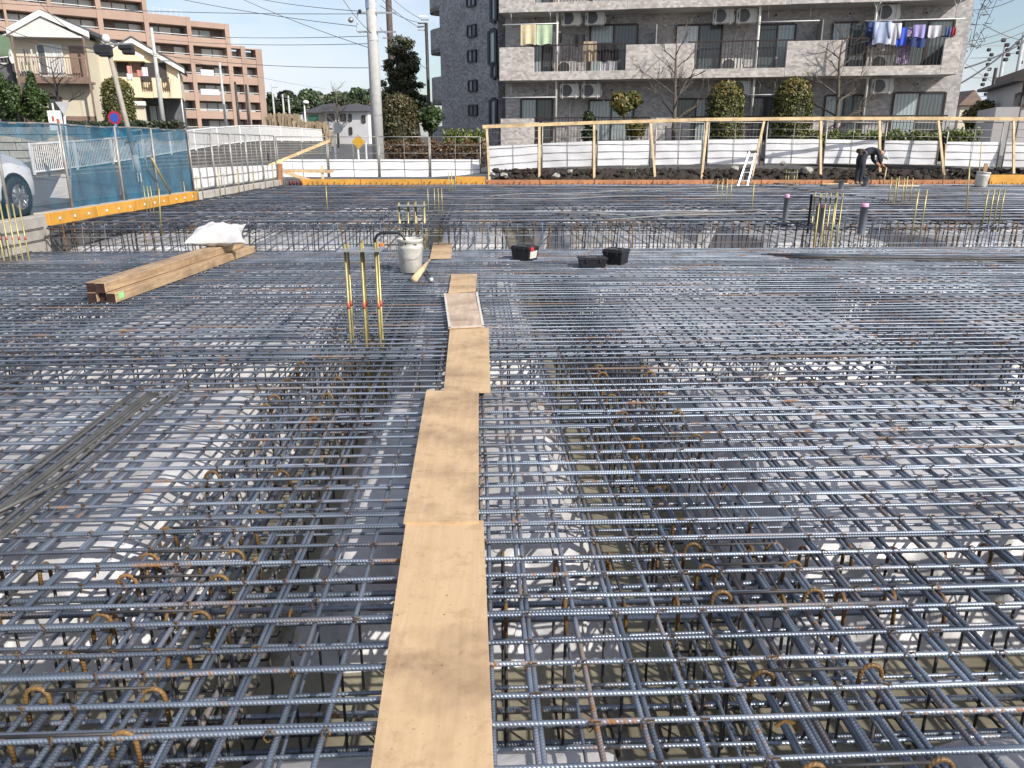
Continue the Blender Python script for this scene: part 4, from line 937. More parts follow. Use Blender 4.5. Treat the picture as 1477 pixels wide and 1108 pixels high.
# ================================================================== SIGNS AND POLES ON THE LEFT
BLUE = M('sign_blue', (.035, .075, .36), .45, 0, .05, 3); RED = M('sign_red', (.42, .02, .045), .45, 0, .05, 3)
def disc(mb, c, r, d0, d1, n=28):
    mb.lathe([(.001, d0), (r, d0), (r, d1), (.001, d1)], (0, 0, 0), n); v_ = mb.v[-1]; mb.v[-1] = np.stack([c[0]+v_[:, 0], c[1]-v_[:, 2], c[2]+v_[:, 1]], 1); return mb
YP = 22.0
pb = at_y(206, 268, YP); pt_ = at_y(153, 58, YP); pb.z = .3
t = thing('utility_pole', 'leaning grey pole with black and white stripes and dark boxes on top', 'pole', (pb.x, pb.y, .42))
MB().tube([pb, pb.lerp(pt_, .5), pt_], [.075, .065, .055], 12).build('shaft', M('brownish_pole', (.33, .30, .26), .8, 0, .2, 6), t, smooth=True)
lerpz = lambda y: at_y(0, y, YP).z
for k in range(4):
    f0 = (lerpz(262)-pb.z)/(pt_.z-pb.z)
    c = pb.lerp(pt_, f0+.03)
    an = -math.pi/2+(k-1.5)*.45; MB().box((c.x+.080*math.cos(an), c.y+.080*math.sin(an), c.z), (.03, .012, .24), an+math.pi/2).build('stripe', WHITE if k % 2 else BLACKP, t)
c = pb.lerp(pt_, .14); MB().tube([pb.lerp(pt_, .12), pb.lerp(pt_, .25)], [.083, .081], 12).build('pale_sleeve', CONC2, t, smooth=True)
for (x0, y0, wv_, hv) in ((149, 72, .42, .24), (182, 69, .36, .14)):
    c = at_y(x0, y0, YP-.05); MB().box(c, (wv_, .25, hv), R(8), .04).box(c+Vector((.05, 0, -.10)), (wv_*.8, .2, .14), R(8), .03).build('dark_box', BLACKP, t)
MB().beam(at_y(145, 64, YP), at_y(190, 63, YP), .04, .04).build('crossarm', GALV, t)
MB().lathe([(.001, 0), (.09, .0), (.1, .1), (.06, .18), (.001, .2)], tuple(pt_-Vector((0, 0, .05))), 12).build('cap', WHITE, t, smooth=True)
c = at_y(165.5, 170, YP-.18); t = thing('round_sign', 'round blue sign with a red ring on the leaning pole', 'traffic sign', c)
disc(MB(), c, .175, 0, .012).build('ring', RED, t, smooth=False); disc(MB(), c, .120, .013, .02).build('face', BLUE, t)
c = at_y(168, 189, YP-.2); t = thing('triangle_sign', 'blue triangular pedestrian sign under the round sign', 'traffic sign', c)
S = .20; MB().prism([(-S, -S*.75), (S, -S*.75), (0, S*.95)], lambda p, q: c+Vector((p, 0, q)), lambda p, q: c+Vector((p, -.012, q))).build('face', M('sign_cyan_blue', (.10, .36, .75), .45), t)
for dx in (-.05, .045): MB().box(c+Vector((dx, -.018, -.05)), (.05, .008, .12), 0).box(c+Vector((dx, -.018, .035)), (.04, .008, .04)).build('figure', WHITE, t)
YS2 = 27.5
a = at_y(103, 262, YS2); b_ = at_y(91, 150, YS2); t = thing('stop_sign', 'white inverted triangle sign seen from behind on a white post', 'traffic sign', (a.x, a.y, .42))
MB().tube([(a.x, a.y, .42), b_], .035, 8).build('post', WHITE, t, smooth=True)
c = at_y(91.5, 156, YS2-.06); MB().prism([(-.24, .2), (.24, .2), (0, -.24)], lambda p, q: c+Vector((p, 0, q)), lambda p, q: c+Vector((p, -.015, q))).build('plate', M('sign_back_grey', (.55, .55, .56), .5, .2), t)
c = at_y(80, 174, 25); t = thing('notice_board', 'white notice board with red figures on a thin post', 'notice', (c.x, c.y, .42))
MB().box(c, (.40, .02, .58), R(6), .004).build('board', WHITE, t); MB().tube([(c.x+.05, c.y+.03, .42), (c.x-.03, c.y+.03, c.z+.5)], .022, 7).build('post', WHITE, t, smooth=True)
for q in ((-.06, .05), (.08, -.03)): MB().box(c+Vector((q[0], -.014, q[1])), (.07, .006, .16), R(6)).build('red_figure', REDTAPE, t)

# ================================================================== BUILDINGS
def tile_mat(name, c_lo, c_hi, mort, sc=7.5):
    m, n, b = new_mat(name)
    g = node(n, 'ShaderNodeTexCoord'); sp = node(n, 'ShaderNodeSeparateXYZ'); n.links.new(g.outputs['Object'], sp.inputs[0])
    cb = node(n, 'ShaderNodeCombineXYZ'); ad = node(n, 'ShaderNodeMath', operation='ADD'); n.links.new(sp.outputs[0], ad.inputs[0]); n.links.new(sp.outputs[1], ad.inputs[1])
    n.links.new(ad.outputs[0], cb.inputs[0]); n.links.new(sp.outputs[2], cb.inputs[1])
    br = node(n, 'ShaderNodeTexBrick'); br.inputs['Scale'].default_value = sc; br.inputs['Mortar Size'].default_value = .012; br.inputs['Brick Width'].default_value = .95; br.inputs['Row Height'].default_value = .6; br.inputs['Bias'].default_value = 0.
    br.inputs['Color1'].default_value = (*c_lo, 1); br.inputs['Color2'].default_value = (*c_hi, 1); br.inputs['Mortar'].default_value = (*mort, 1)
    n.links.new(cb.outputs[0], br.inputs['Vector'])
    f = noise(n, g.outputs['Object'], .7, 6, .6); c2 = ramp(n, f, .3, (.82, .81, .80), .7, (1.06, 1.06, 1.06))
    n.links.new(mixc(n, 1, br.outputs['Color'], c2.outputs[0], 'MULTIPLY'), b.inputs['Base Color']); b.inputs['Roughness'].default_value = .55
    bump(n, b, br.outputs['Fac'], -.3, .01); MATS[name] = m; return m
TILE_L = tile_mat('pale_mottled_tile', (.37, .335, .31), (.62, .575, .54), (.40, .365, .34))
TILE_W = tile_mat('grey_mottled_tile', (.30, .285, .28), (.50, .48, .47), (.31, .295, .29))
TILE_SHADE = tile_mat('shaded_grey_tile', (.17, .17, .18), (.36, .355, .365), (.19, .19, .195))  # third tile is darkened in its colour for the side away from the sun
BROWN = M('dark_brown_aluminium', (.055, .036, .032), .45, .2, .2, 8)
SOFFIT = M('plain_soffit', (.48, .46, .43), .8, 0, .15, 3)
def glass_mat(name, c0, c1):
    m, n, b = new_mat(name)
    g = node(n, 'ShaderNodeTexCoord'); sp = node(n, 'ShaderNodeSeparateXYZ'); n.links.new(g.outputs['Object'], sp.inputs[0])
    ad = node(n, 'ShaderNodeMath', operation='ADD'); n.links.new(sp.outputs[0], ad.inputs[0]); n.links.new(sp.outputs[1], ad.inputs[1])
    k = node(n, 'ShaderNodeMath', operation='MULTIPLY'); k.inputs[1].default_value = 46.; n.links.new(ad.outputs[0], k.inputs[0]); nz = noise(n, g.outputs['Object'], 2.5, 3)
    k2 = node(n, 'ShaderNodeMath', operation='MULTIPLY_ADD'); n.links.new(nz, k2.inputs[0]); k2.inputs[1].default_value = 5.; n.links.new(k.outputs[0], k2.inputs[2])
    s = node(n, 'ShaderNodeMath', operation='SINE'); n.links.new(k2.outputs[0], s.inputs[0]); c = ramp(n, s.outputs[0], 0, c0, 1, c1)
    n.links.new(c.outputs[0], b.inputs['Base Color']); b.inputs['Roughness'].default_value = .5; b.inputs['Coat Weight'].default_value = 1.; b.inputs['Coat Roughness'].default_value = .03
    MATS[name] = m; return m
CURT = glass_mat('curtained_glass', (.26, .32, .33), (.42, .48, .48)); CURTD = glass_mat('dark_glass', (.045, .06, .065), (.09, .11, .115)); CURTW = glass_mat('bright_curtained_glass', (.50, .52, .52), (.66, .68, .68))
ACM = M('air_conditioner_white', (.60, .58, .53), .5, 0, .12, 6)

P0 = at_y(720, 117, 34.0); fa = R(-10.5); nv = Vector((math.sin(fa), -math.cos(fa), 0)); BD = 1.35
f = Facade(P0 - nv*BD, fa)
S0 = 0.0; S1 = f.px(1396, 60, 0)[0]; SB1 = f.px(1383, 90, BD)[0]
zs2 = f.px(1050, 112, BD)[1]; zp2 = f.px(1050, 61.5, BD)[1]; zs3 = f.px(1050, 9, BD)[1]
FLH = zs3-zs2; zs1 = zs2-FLH; ZG = 1.0
apt = thing('apartment_building', 'grey tiled apartment building with balconies full of washing behind the wooden rail', 'building', f.w((S0+S1)/2, 0, ZG), fa)
f.box(MB(), S0, S1, -9, 0, ZG-.6, zs3+FLH*1.3).build('wall', TILE_W, apt)
def win(par, fc, x0, x1, y0, y1, d=.0, panes=2, mat=CURT, frame=BROWN, thick=.07, abs_=None):
    if abs_: s0, s1, z0, z1 = abs_
    else:
        s0, z1 = fc.px(x0, y0, d); s1, z0 = fc.px(x1, y1, d)
    w_ = MB(); fc.box(w_, s0, s1, d-.02, d+.02, z0, z1); wo_ = w_.build('window', mat[0] if isinstance(mat, (list, tuple)) else mat, par)
    fr_ = MB(); fc.box(fr_, s0-thick*.5, s0+thick*.5, d-.01, d+.07, z0, z1); fc.box(fr_, s1-thick*.5, s1+thick*.5, d-.01, d+.07, z0, z1)
    fc.box(fr_, s0+thick*.5, s1-thick*.5, d-.01, d+.068, z1-thick*.5, z1+thick*.5); fc.box(fr_, s0+thick*.5, s1-thick*.5, d-.01, d+.068, z0-thick*.5, z0+thick*.5)
    for k in range(1, panes): sm = s0+(s1-s0)*k/panes; fc.box(fr_, sm-thick*.45, sm+thick*.45, d-.01, d+.06, z0+thick*.5, z1-thick*.5)
    fr_.build('frame', frame, wo_)
    if isinstance(mat, (list, tuple)):
        for k in range(panes):
            a0 = s0+(s1-s0)*k/panes+thick*.5; a1 = s0+(s1-s0)*(k+1)/panes-thick*.5
            fc.box(MB(), a0, a1, d+.021, d+.03, z0+thick*.5, z1-thick*.5).build('pane', mat[k], wo_)
    return wo_
# balconies: one slab per floor, solid parapet stretches, railing with balusters between
solids = [(720, 770), (902, 1000), (1133, 1217), (1358, 1383.5)]
rails_ = [(770, 902), (1000, 1133), (1217, 1358)]
for fl, zb in ((2, zs2), (3, zs3)):
    zt_ = zb+(zp2-zs2)
    ss = [(f.px(a, 90, BD)[0], f.px(b_, 90, BD)[0]) for a, b_ in solids]; rs = [(f.px(a, 90, BD)[0], f.px(b_, 90, BD)[0]) for a, b_ in rails_]
    o = f.box(MB(), S0, SB1, .0, BD-.13, zb+.003, zb+.20).build('balcony_slab', SOFFIT, apt)
    for (a, b_) in ss: f.box(MB(), a, b_, BD-.12, BD, zb, zt_, .012).build('parapet', TILE_L, apt)
    for (a, b_) in rs: f.box(MB(), a+.003, b_-.003, BD-.115, BD-.004, zb+.002, zb+.33).build('parapet', TILE_L, apt)
    f.box(MB(), SB1-.12, SB1-.002, .0, BD-.125, zb+.002, zt_-.004).build('parapet', TILE_W, apt)
    f.box(MB(), S0+.002, S0+.12, .0, BD-.125, zb+.002, zt_-.004).build('parapet', TILE_W, apt)
    for (a, b_) in rs:
        r_ = f.box(MB(), a-.25, b_+.25, BD-.085, BD-.035, zt_+.03, zt_+.075)
        ro = r_.build('handrail', BROWN, apt); m_ = MB(); s = a+.05
        while s < b_-.03: f.box(m_, s-.011, s+.011, BD-.072, BD-.05, zb+.33, zt_+.03); s += .125
        m_.build('balusters', BROWN, apt, kind='stuff')
    for pxp in (947, 1183):
        s = f.px(pxp, 50, BD*.6)[0]; f.box(MB(), s-.02, s+.02, .02, BD-.16, zb+.2, zt_+.75).build('partition', M('grey_partition', (.30, .29, .28), .7), apt)
# ground floor terrace parapets
zt1 = f.px(1050, 169.5, BD)[1]
for (a, b_) in ((722, 770), (938, 996), (1172, 1212)): 
    f.box(MB(), f.px(a, 180, BD)[0], f.px(b_, 180, BD)[0], BD-.12, BD, ZG-.2, zt1, .01).build('parapet', TILE_L, apt)
for (a, b_) in ((770, 938), (996, 1172), (1212, 1366)):
    sa, sb = f.px(a, 180, BD)[0], f.px(b_, 180, BD)[0]
    f.box(MB(), sa, sb, BD-.085, BD-.035, zt1+.0, zt1+.05).build('handrail', BROWN, apt); m_ = MB(); s = sa+.05
    while s < sb-.03: f.box(m_, s-.011, s+.011, BD-.072, BD-.05, zt1-1.05, zt1); s += .125
    m_.build('balusters', BROWN, apt, kind='stuff'); f.box(MB(), sa, sb, BD-.11, BD-.01, ZG-.2, zt1-1.05).build('kerb', CONC, apt)
f.box(MB(), S0, S1, .01, BD-.125, ZG-.3, zt1-1.2).build('terrace_slab', SOFFIT, apt)
W2 = [(769, 796, 62, 106, [CURT, CURTD]), (852, 917, 37, 106, [CURT, CURTD]), (976, 1037, 37, 105, [CURTW, CURTD]), (1096, 1141, 36, 104, [CURTD, CURT]), (1202, 1246, 33, 103, [CURT, CURTD]), (1304, 1366, 30, 100, [CURTD, CURTD])]
W1_ = [(752, 796, 143, 203, [CURT, CURTD]), (850, 912, 145, 203, [CURT, CURT]), (975, 1030, 143, 203, [CURTD, CURT]), (1087, 1118, 141, 200, [CURTD, CURTD]), (1191, 1238, 138, 200, [CURT, CURTD]), (1290, 1354, 134, 199, [CURT, CURTD])]
for q in W2: win(apt, f, *q[:4], 0.012, 2, q[4])
for q in W1_: win(apt, f, *q[:4], 0.012, 2, q[4])
for q in W2: s0, _ = f.px(q[0], 50, 0); s1, _ = f.px(q[1], 50, 0); win(apt, f, 0, 0, 0, 0, .012, 2, q[4], abs_=(s0, s1, zs3+.25, zs3+2.2))
for (x, y) in ((773, 27), (885, 26), (1007, 24), (1119, 22), (1226, 20), (1336, 19), (773, 131), (882, 130), (1110, 127), (1323, 122)):
    s, z = f.px(x, y, .03); c = f.w(s, .03, z); m_ = MB(); m_.tube([c, c+nv*.05], .075, 12); vo = m_.build('vent', M('vent_white', (.55, .54, .5), .5), apt, smooth=False); MB().tube([c+nv*.05, c+nv*.056], .045, 10).build('vent_hole', BLACKP, vo)
for x in (803, 1091, 1256): 
    s = f.px(x, 80, BD-.3)[0]; MB().tube([f.w(s, BD-.3, ZG), f.w(s, BD-.3, zs3+FLH)], .05, 10).build('downpipe', ACM, apt, smooth=True)
for x in (822, 868, 1052, 1066, 1240):
    s = f.px(x, 160, .05)[0]; MB().tube([f.w(s, .05, ZG+.2), f.w(s, .05, zs2-.9), f.w(s+.08, .08, zs2-.7)], .028, 7).build('conduit', ACM, apt, smooth=True)
    MB().tube([f.w(s, .05, zs2+.25), f.w(s, .05, zs3-.9), f.w(s+.08, .08, zs3-.7)], .028, 7).build('conduit', ACM, apt, smooth=True)

# hanging air conditioners (things of their own, hung under the slab above) and floor units
FAN = M('dark_fan_grille', (.10, .10, .10), .6, 0, .2, 30)
def aircon(label, s, z, d, hang=0., grp='hanging air conditioners', wd=.78, hg=.54):
    t = thing('air_conditioner', label, 'air conditioner', f.w(s, d, z), fa, grp)
    MB().box((0, 0, hg/2), (wd, .29, hg), 0, .02).build('casing', ACM, t, world=False)
    m_ = MB(); m_.lathe([(.001, .0), (.215, .0), (.225, .012), (.235, .0)], (0, 0, 0), 24); v_ = m_.v[-1]; m_.v[-1] = np.stack([-.12+v_[:, 0], -.152-v_[:, 2], hg/2+v_[:, 1]], 1); m_.build('fan', FAN, t, world=False)
    MB().box((wd/2+.03, .02, hg*.35), (.06, .18, .26), 0, .02).build('valve_cover', ACM, t, world=False)
    if hang:
        for sx in (-wd*.36, wd*.36):
            MB().box((sx, -.165, hg/2+hang/2-.02), (.035, .03, hg+hang), 0).box((sx, 0, -.02), (.035, .36, .03), 0).build('hanger', ACM, t, world=False)
    return t
for (xa, xb, yb, lb) in ((811, 836, 37, 'first hanging air conditioner above the patterned towels, beside the downpipe'), (845.5, 870, 36, 'hanging air conditioner above the brown framed window by the towels'), (1030, 1055, 34, 'hanging air conditioner over the middle flat, beside the big window'), (1064, 1089, 33.5, 'hanging air conditioner over the middle flat, beside its downpipe'), (1268, 1292, 29, 'hanging air conditioner above the blue washing')):
    s, z = f.px((xa+xb)/2, yb, .85); aircon(lb, s, z, .75, zs3-z-.54+.02)
for (xa, xb, yb, lb) in ((809, 833, 141, 'hanging ground floor air conditioner beside the downpipe, under the hung trousers'), (840, 864, 141, 'hanging ground floor air conditioner above the curtained window'), (1056, 1079, 137.5, 'hanging air conditioner half hidden behind the round topped hedge'), (1259, 1282, 135, 'hanging ground floor air conditioner under the blue washing')):
    s, z = f.px((xa+xb)/2, yb, .85); aircon(lb, s, z, .75, zs2-z-.54+.02)
for (x, lb) in ((818, 'floor standing air conditioner behind the balcony rails with dark trousers'), (1055, 'floor standing air conditioner behind the middle balcony rails'), (1271, 'floor standing air conditioner behind the blue washing')):
    s, _ = f.px(x, 95, .8); aircon(lb, s, zs2+.21, .75, 0, 'floor air conditioners')
s, _ = f.px(1271, 95, .8); t = aircon('second tier air conditioner on a rack behind the blue washing', s, zs2+.90, .75, 0, 'floor air conditioners')
for sx in (-.36, .36): MB().box((sx, 0, -.34), (.03, .3, .68)).build('rack_leg', ACM, t, world=False)

# washing on the balconies
def cloth(label, x0, x1, y0, y1, d, col, cat='laundry', n=14, name='hung_cloth', taper=0, grp=None, sleeves=False):
    s0, z1 = f.px(x0, y0, d); s1, z0 = f.px(x1, y1, d); ph = random.uniform(0, 6)
    def fn(i, j):
        k = 1-taper*(1-j); s = (s0+s1)/2+(s1-s0)*(i-.5)*k; return f.w(s, d+.035*math.sin(i*11+ph)*(1-j*.7), z0+(z1-z0)*j+(.03*math.sin(i*7+ph) if j < .05 else 0))
    m_ = MB().grid(fn, n, 8)
    if sleeves:
        for sg in (-1, 1):
            c = (s0+s1)/2+sg*(s1-s0)*.46
            m_.hexa([f.w(c-.05, d-.03, z0+(z1-z0)*.25), f.w(c+.05, d-.03, z0+(z1-z0)*.25), f.w(c+.05, d+.03, z0+(z1-z0)*.25), f.w(c-.05, d+.03, z0+(z1-z0)*.25)], [f.w(c-.08-sg*.05, d-.03, z1), f.w(c+.08-sg*.05, d-.03, z1), f.w(c+.08-sg*.05, d+.03, z1), f.w(c-.08-sg*.05, d+.03, z1)])
    return tag(m_.build(name, col, smooth=True), label, cat, grp)
def cm(nm, c, v=.2, sc=5, alt=None): return M('cloth_'+nm, c, .85, 0, v, sc, alt=alt)
cloth('cream towel with a yellow pattern hung over the balcony parapet', 751, 773, 36, 64, BD+.03, cm('cream', (.70, .66, .54), .3, 6, (.74, .55, .25)), 'towel')
cloth('pale green towel hung over the balcony parapet', 774, 796.5, 36, 64, BD+.03, cm('green', (.50, .62, .42), .15), 'towel')
cloth('white and lilac shirt hung beside the green towel', 798, 808, 46, 90, BD-.35, cm('white', (.68, .66, .70)), 'shirt')
cloth('black top hung from a hanger beside the white shirt', 804, 810, 47, 63, BD-.30, cm('black', (.02, .02, .025)), 'clothing')
cloth('dark skirt pegged to a round hanger', 826, 844, 50, 66, BD-.45, cm('black', (.02, .02, .025)), 'clothing')
cloth('beige cardigan hung behind the balcony rails', 842, 860, 60, 89, BD-.25, cm('beige', (.48, .39, .27)), 'clothing')
cloth('black trousers hung behind the balcony rails', 861, 889, 62, 88, BD-.25, cm('black', (.02, .02, .025)), 'trousers')
cloth('pale striped cloth below the black trousers', 866, 890, 89, 103, BD-.28, cm('white', (.68, .66, .70)), 'clothing')
for q in (('navy shirt hung at the start of the blue washing', 1252.5, 1264, 32, 68, BD-.20, cm('navy', (.025, .05, .16)), 'shirt', True), ('light blue long sleeved shirt in the blue washing', 1262, 1282, 32, 63, BD+.04, cm('skyblue', (.42, .48, .66), .2), 'shirt', True), ('white shirt in the blue washing', 1283.5, 1296, 34, 64, BD+.03, cm('white', (.68, .66, .70)), 'shirt', True), ('bright blue towel in the blue washing', 1295.5, 1306, 40, 66, BD+.05, cm('blue', (.05, .10, .55)), 'towel', False), ('pink and navy striped towel behind the blue towel', 1299, 1311, 40, 92, BD-.22, cm('stripe', (.50, .38, .45), .7, 9, (.04, .04, .15)), 'towel', False), ('lilac kerchief in the blue washing', 1318, 1333, 36, 54, BD+.06, cm('lilac', (.38, .33, .62)), 'cloth', False), ('navy shorts with a white hem in the blue washing', 1316, 1334.5, 40, 68, BD+.03, cm('navy', (.025, .05, .16)), 'shorts', False), ('round peg hanger with small white washing', 1340, 1356, 37, 54, BD+.05, cm('white', (.68, .66, .70)), 'laundry', False), ('blue patterned small cloth beside the peg hanger', 1365, 1371, 39, 52, BD+.05, cm('blue2', (.08, .15, .35), .6, 12), 'cloth', False), ('small red cloth at the end of the washing', 1373, 1378, 40, 51, BD+.05, cm('red', (.42, .04, .05)), 'cloth', False)):
    cloth(q[0], q[1], q[2], q[3], q[4], q[5], q[6], q[7], sleeves=q[8])
def hpole(label, x0, x1, y, d, r=.018, mat=WHITE):
    s0, z = f.px(x0, y, d); s1, _ = f.px(x1, y, d); 
    t = thing('washing_pole', label, 'washing pole', f.w((s0+s1)/2, d, z), fa); MB().tube([f.w(s0, d, z), f.w(s1, d, z)], r, 7).build('pole', mat, t, smooth=True)
    zt = zs3 if y < 100 else zs2
    for s in (s0+.35, s1-.35):
        MB().tube([f.w(s, d, z), f.w(s, d, z+.4), f.w(s-.14, d, zt+.02)], .010, 5).tube([f.w(s, d, z+.4), f.w(s+.14, d, zt+.02)], .010, 5).build('hanger_arm', GALV, t, smooth=True)
hpole('washing pole carrying the two pale towels', 725, 806, 36, BD+.0); hpole('washing pole carrying the blue washing', 1248, 1392, 30.5, BD+.0); hpole('bare washing pole over the ground floor window by the dark wing', 725, 802, 141, BD-.2); hpole('bare washing pole over the middle balcony', 1094, 1182, 32, BD-.2); hpole('washing pole over the ground floor between the round topped hedges', 1082, 1130, 137, BD-.2)

# wing of the same block, its tiles toned dark for shade: angled stair tower with small square windows
pr_ = at_y(718.5, 150, 35.75); pl_ = at_y(637, 150, 39.6); ga = math.atan2(pr_.y-pl_.y, pr_.x-pl_.x); g2 = Facade(pl_, ga); gl = math.hypot(pr_.x-pl_.x, pr_.y-pl_.y)
wing = thing('apartment_wing', 'grey tiled stair wing toned dark for shade, with small square windows and rounded balconies', 'building', g2.w(gl/2, 0, ZG), ga)
ztop = zs3+FLH*1.3
g2.box(MB(), 0, gl, -6, 0, ZG-.6, ztop).build('wall', TILE_SHADE, wing)
NAVY = M('navy_frame', (.018, .022, .035), .4, .2, .2, 6); NAVYG = glass_mat('navy_reflecting_glass', (.09, .10, .12), (.14, .155, .18))
for (x0, x1, y0, y1) in ((674, 686, -6, 7.5), (675, 687, 38, 52), (675.5, 687.5, 74, 88), (676.5, 688.5, 117, 131), (677, 689, 152.5, 166)):
    w_ = win(wing, g2, x0, x1, y0, y1, .012, 2, NAVYG, NAVY, .06)
for (x0, x1, y0, y1) in ((709, 716.5, -10, 30), (706, 716, 45, 92), (710.5, 717, 94, 112), (708, 717, 144, 182)): win(wing, g2, x0, x1, y0, y1, .03, 1, CURT, NAVY, .16)
for (y0, y1, solid) in ((-30, 14, 1), (39, 75, 1), (110, 150, 1), (182, 215, 1)):
    _, za = g2.px(637, y1, 0); _, zb = g2.px(637, y0, 0)
    c = g2.w(-.02, -1.2, 0); poly = [(0, 1.2), (.45, 1.15), (.8, .9), (1.0, .5), (1.05, 0), (1.0, -.6), (.8, -1.2), (0, -1.5)]
    cw = lambda p, q, z: g2.w(-p*1.5, -.75+q*.62, z)
    MB().prism(poly, lambda p, q: cw(p, q, za), lambda p, q: cw(p, q, za+.2)).build('balcony_slab', SOFFIT, wing)
    m_ = MB(); 
    for i in range(len(poly)-1):
        (p0, q0), (p1, q1) = poly[i], poly[i+1]; m_.hexa([cw(p0, q0, za), cw(p1, q1, za), cw(p1*.9, q1*.92, za), cw(p0*.9, q0*.92, za)], [cw(p0, q0, zb), cw(p1, q1, zb), cw(p1*.9, q1*.92, zb), cw(p0*.9, q0*.92, zb)])
    m_.build('parapet', TILE_SHADE, wing)
c = at_y(619, 150, 38); t = thing('lamp_post', 'dark slim post beside the rounded balconies', 'post', (c.x, c.y, .6)); tz = at_y(617, 33, 38).z
MB().tube([(c.x, c.y, .6), (c.x-.03, c.y, tz)], .075, 9).build('shaft', DARKSTEEL, t, smooth=True)
for k in range(5): MB().box((c.x-.2+random.uniform(-.1, .15), c.y, tz-.1+.14*k-.2), (.35, .05, .05), random.uniform(-.5, .5), 0, random.uniform(-.6, .6)).build('bracket', GALV, t)

# ---------------------------------------------------------------- terracotta apartment block far left
TERRA = M('terracotta_render', (.385, .27, .215), .8, 0, .14, .4, .1, 20)
pA = at_y(0, 150, 100.); pB = at_y(378, 150, 121.); ra = math.atan2(pB.y-pA.y, pB.x-pA.x); r_ = Facade(pA, ra)
sx = lambda px, y=70: r_.px(px, y, 0)[0]
ter = thing('apartment_building', 'stepped terracotta apartment block with recessed balconies behind the two houses', 'building', r_.w(sx(180), 0, 2.0), ra)
zrow0 = r_.px(300, 166.5, 0)[1]; FH = (r_.px(300, 62, 0)[1]-zrow0)/4.0
cols = [(-40, 15), (18, 78), (84, 147), (154, 213), (219, 273), (278.5, 327), (333, 347), (353, 368)]
tops = [9, 9, 8, 8, 7, 0, 0, 0]
# floor index from the ground up; roof heights read from the picture
roof = {0: 9, 1: 9, 2: 8, 3: 8, 4: None, 5: None, 6: None, 7: None}
roofz = [r_.px(0, -60, 0)[1], r_.px(50, -60, 0)[1], r_.px(110, -45, 0)[1], r_.px(190, -30, 0)[1], r_.px(245, 22, 0)[1], r_.px(300, 32, 0)[1], r_.px(340, 66, 0)[1], r_.px(360, 70, 0)[1]]
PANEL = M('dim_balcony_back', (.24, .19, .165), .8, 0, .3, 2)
wx = [CURTW, CURTW, CURTD, CURTW, CURT, CURTW]
for ci, (x0, x1) in enumerate(cols):
    s0, s1 = sx(x0), sx(x1); e0 = s0-(.45 if ci else 0); e1 = sx(cols[ci+1][0])-.0 if ci < 7 else s1+.9
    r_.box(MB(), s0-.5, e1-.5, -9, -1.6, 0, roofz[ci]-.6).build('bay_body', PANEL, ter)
    r_.box(MB(), s1-.02, e1+.02, -1.7, .06, 0, roofz[ci]).build('pier', TERRA, ter)
    if ci == 0: r_.box(MB(), s0-1, s0, -1.7, .06, 0, roofz[ci]).build('pier', TERRA, ter)
    fl = -1
    while True:
        zf = zrow0+fl*FH
        if zf+FH*.55 > roofz[ci]: break
        last = zf+FH*1.5 > roofz[ci]
        r_.box(MB(), s0, s1, -.25, 0, zf-.48, zf+.62, .05).build('balcony_front', TERRA, ter)
        r_.box(MB(), s0, s1, -1.62, -.26, zf-.45, zf-.2).build('floor_slab', TERRA, ter)
        r_.box(MB(), s0, s1, -.10, -.06, zf+.80, zf+.86).build('handrail', WHITE, ter)
        if last: r_.box(MB(), s0-.03, s1+.03, -1.62, .02, zf+FH-.48, roofz[ci]-.003, .05).build('roof_edge', TERRA, ter)
        k = max(1, round((s1-s0)/1.5)); wd = (s1-s0)/k
        for j in range(k):
            if random.random() < .13: continue
            r_.box(MB(), s0+j*wd+.08, s0+(j+1)*wd-.08, -1.6, -1.55, zf-.1, zf+FH*.72).build('window', wx[(j*5+fl*3+ci) % 6], ter)
        fl += 1
r_.box(MB(), sx(-42), sx(376), -9, -1.65, 0, zrow0-.5).build('base', TERRA, ter)
for (pa, pb2, pyy) in ((222, 262, 22), (335, 344, 64)):
    sa, z = r_.px(pa, pyy, -1); sb, _ = r_.px(pb2, pyy, -1); m_ = MB()
    for s in np.linspace(sa, sb, 6): m_.tube([r_.w(s, -1, z-.3), r_.w(s, -1, z+.9)], .03, 4)
    m_.tube([r_.w(sa, -1, z+.9), r_.w(sb, -1, z+.9)], .03, 4); m_.build('roof_rail', WHITE, ter)
# drying things on two balconies
for (px, py, wd, lb) in ((303, 133, 2.6, 'white bedding drying on a balcony of the terracotta block'), (299, 105, 1.8, 'mixed washing on a balcony of the terracotta block')):
    s, z = r_.px(px, py, .03); tag(MB().grid(lambda i, j: r_.w(s+(i-.5)*wd, .05+.03*math.sin(i*40), z+(j-.5)*.8), 30, 4).build('bedding', cm('white', (.68, .66, .70))), lb, 'laundry')

# ---------------------------------------------------------------- terrace wall of big blocks, and the two houses on it
BLOCK = M('weathered_block', (.40, .39, .35), .9, 0, .35, 3, .4, 30)
tw = thing('terrace_wall', 'weathered retaining wall of large pale blocks below the houses', 'wall', (-30, 43.0, .42))
MB().box((-34, 43.3, 1.3), (23.2, .3, 2.1)).build('core', M('dark_joint', (.12, .115, .11), .9), tw)
zc = .43
for r0 in range(5):
    x = -45.5+(r0 % 2)*.5; hgt = .40
    while x < -22.6:
        wd = random.uniform(.85, 1.15); wd = min(wd, -22.45-x)
        if wd > .3 and x > -35: MB().box((x+wd/2, 43.10+random.uniform(-.02, .02), zc+hgt/2), (wd-.03, .18, hgt-.03), 0, .02).build('block', BLOCK, tw)
        elif wd > .3: MB().box((x+wd/2, 43.10, zc+hgt/2), (wd-.03, .18, hgt-.03)).build('block', BLOCK, tw)
        x += wd
    zc += hgt
HZ = 2.3
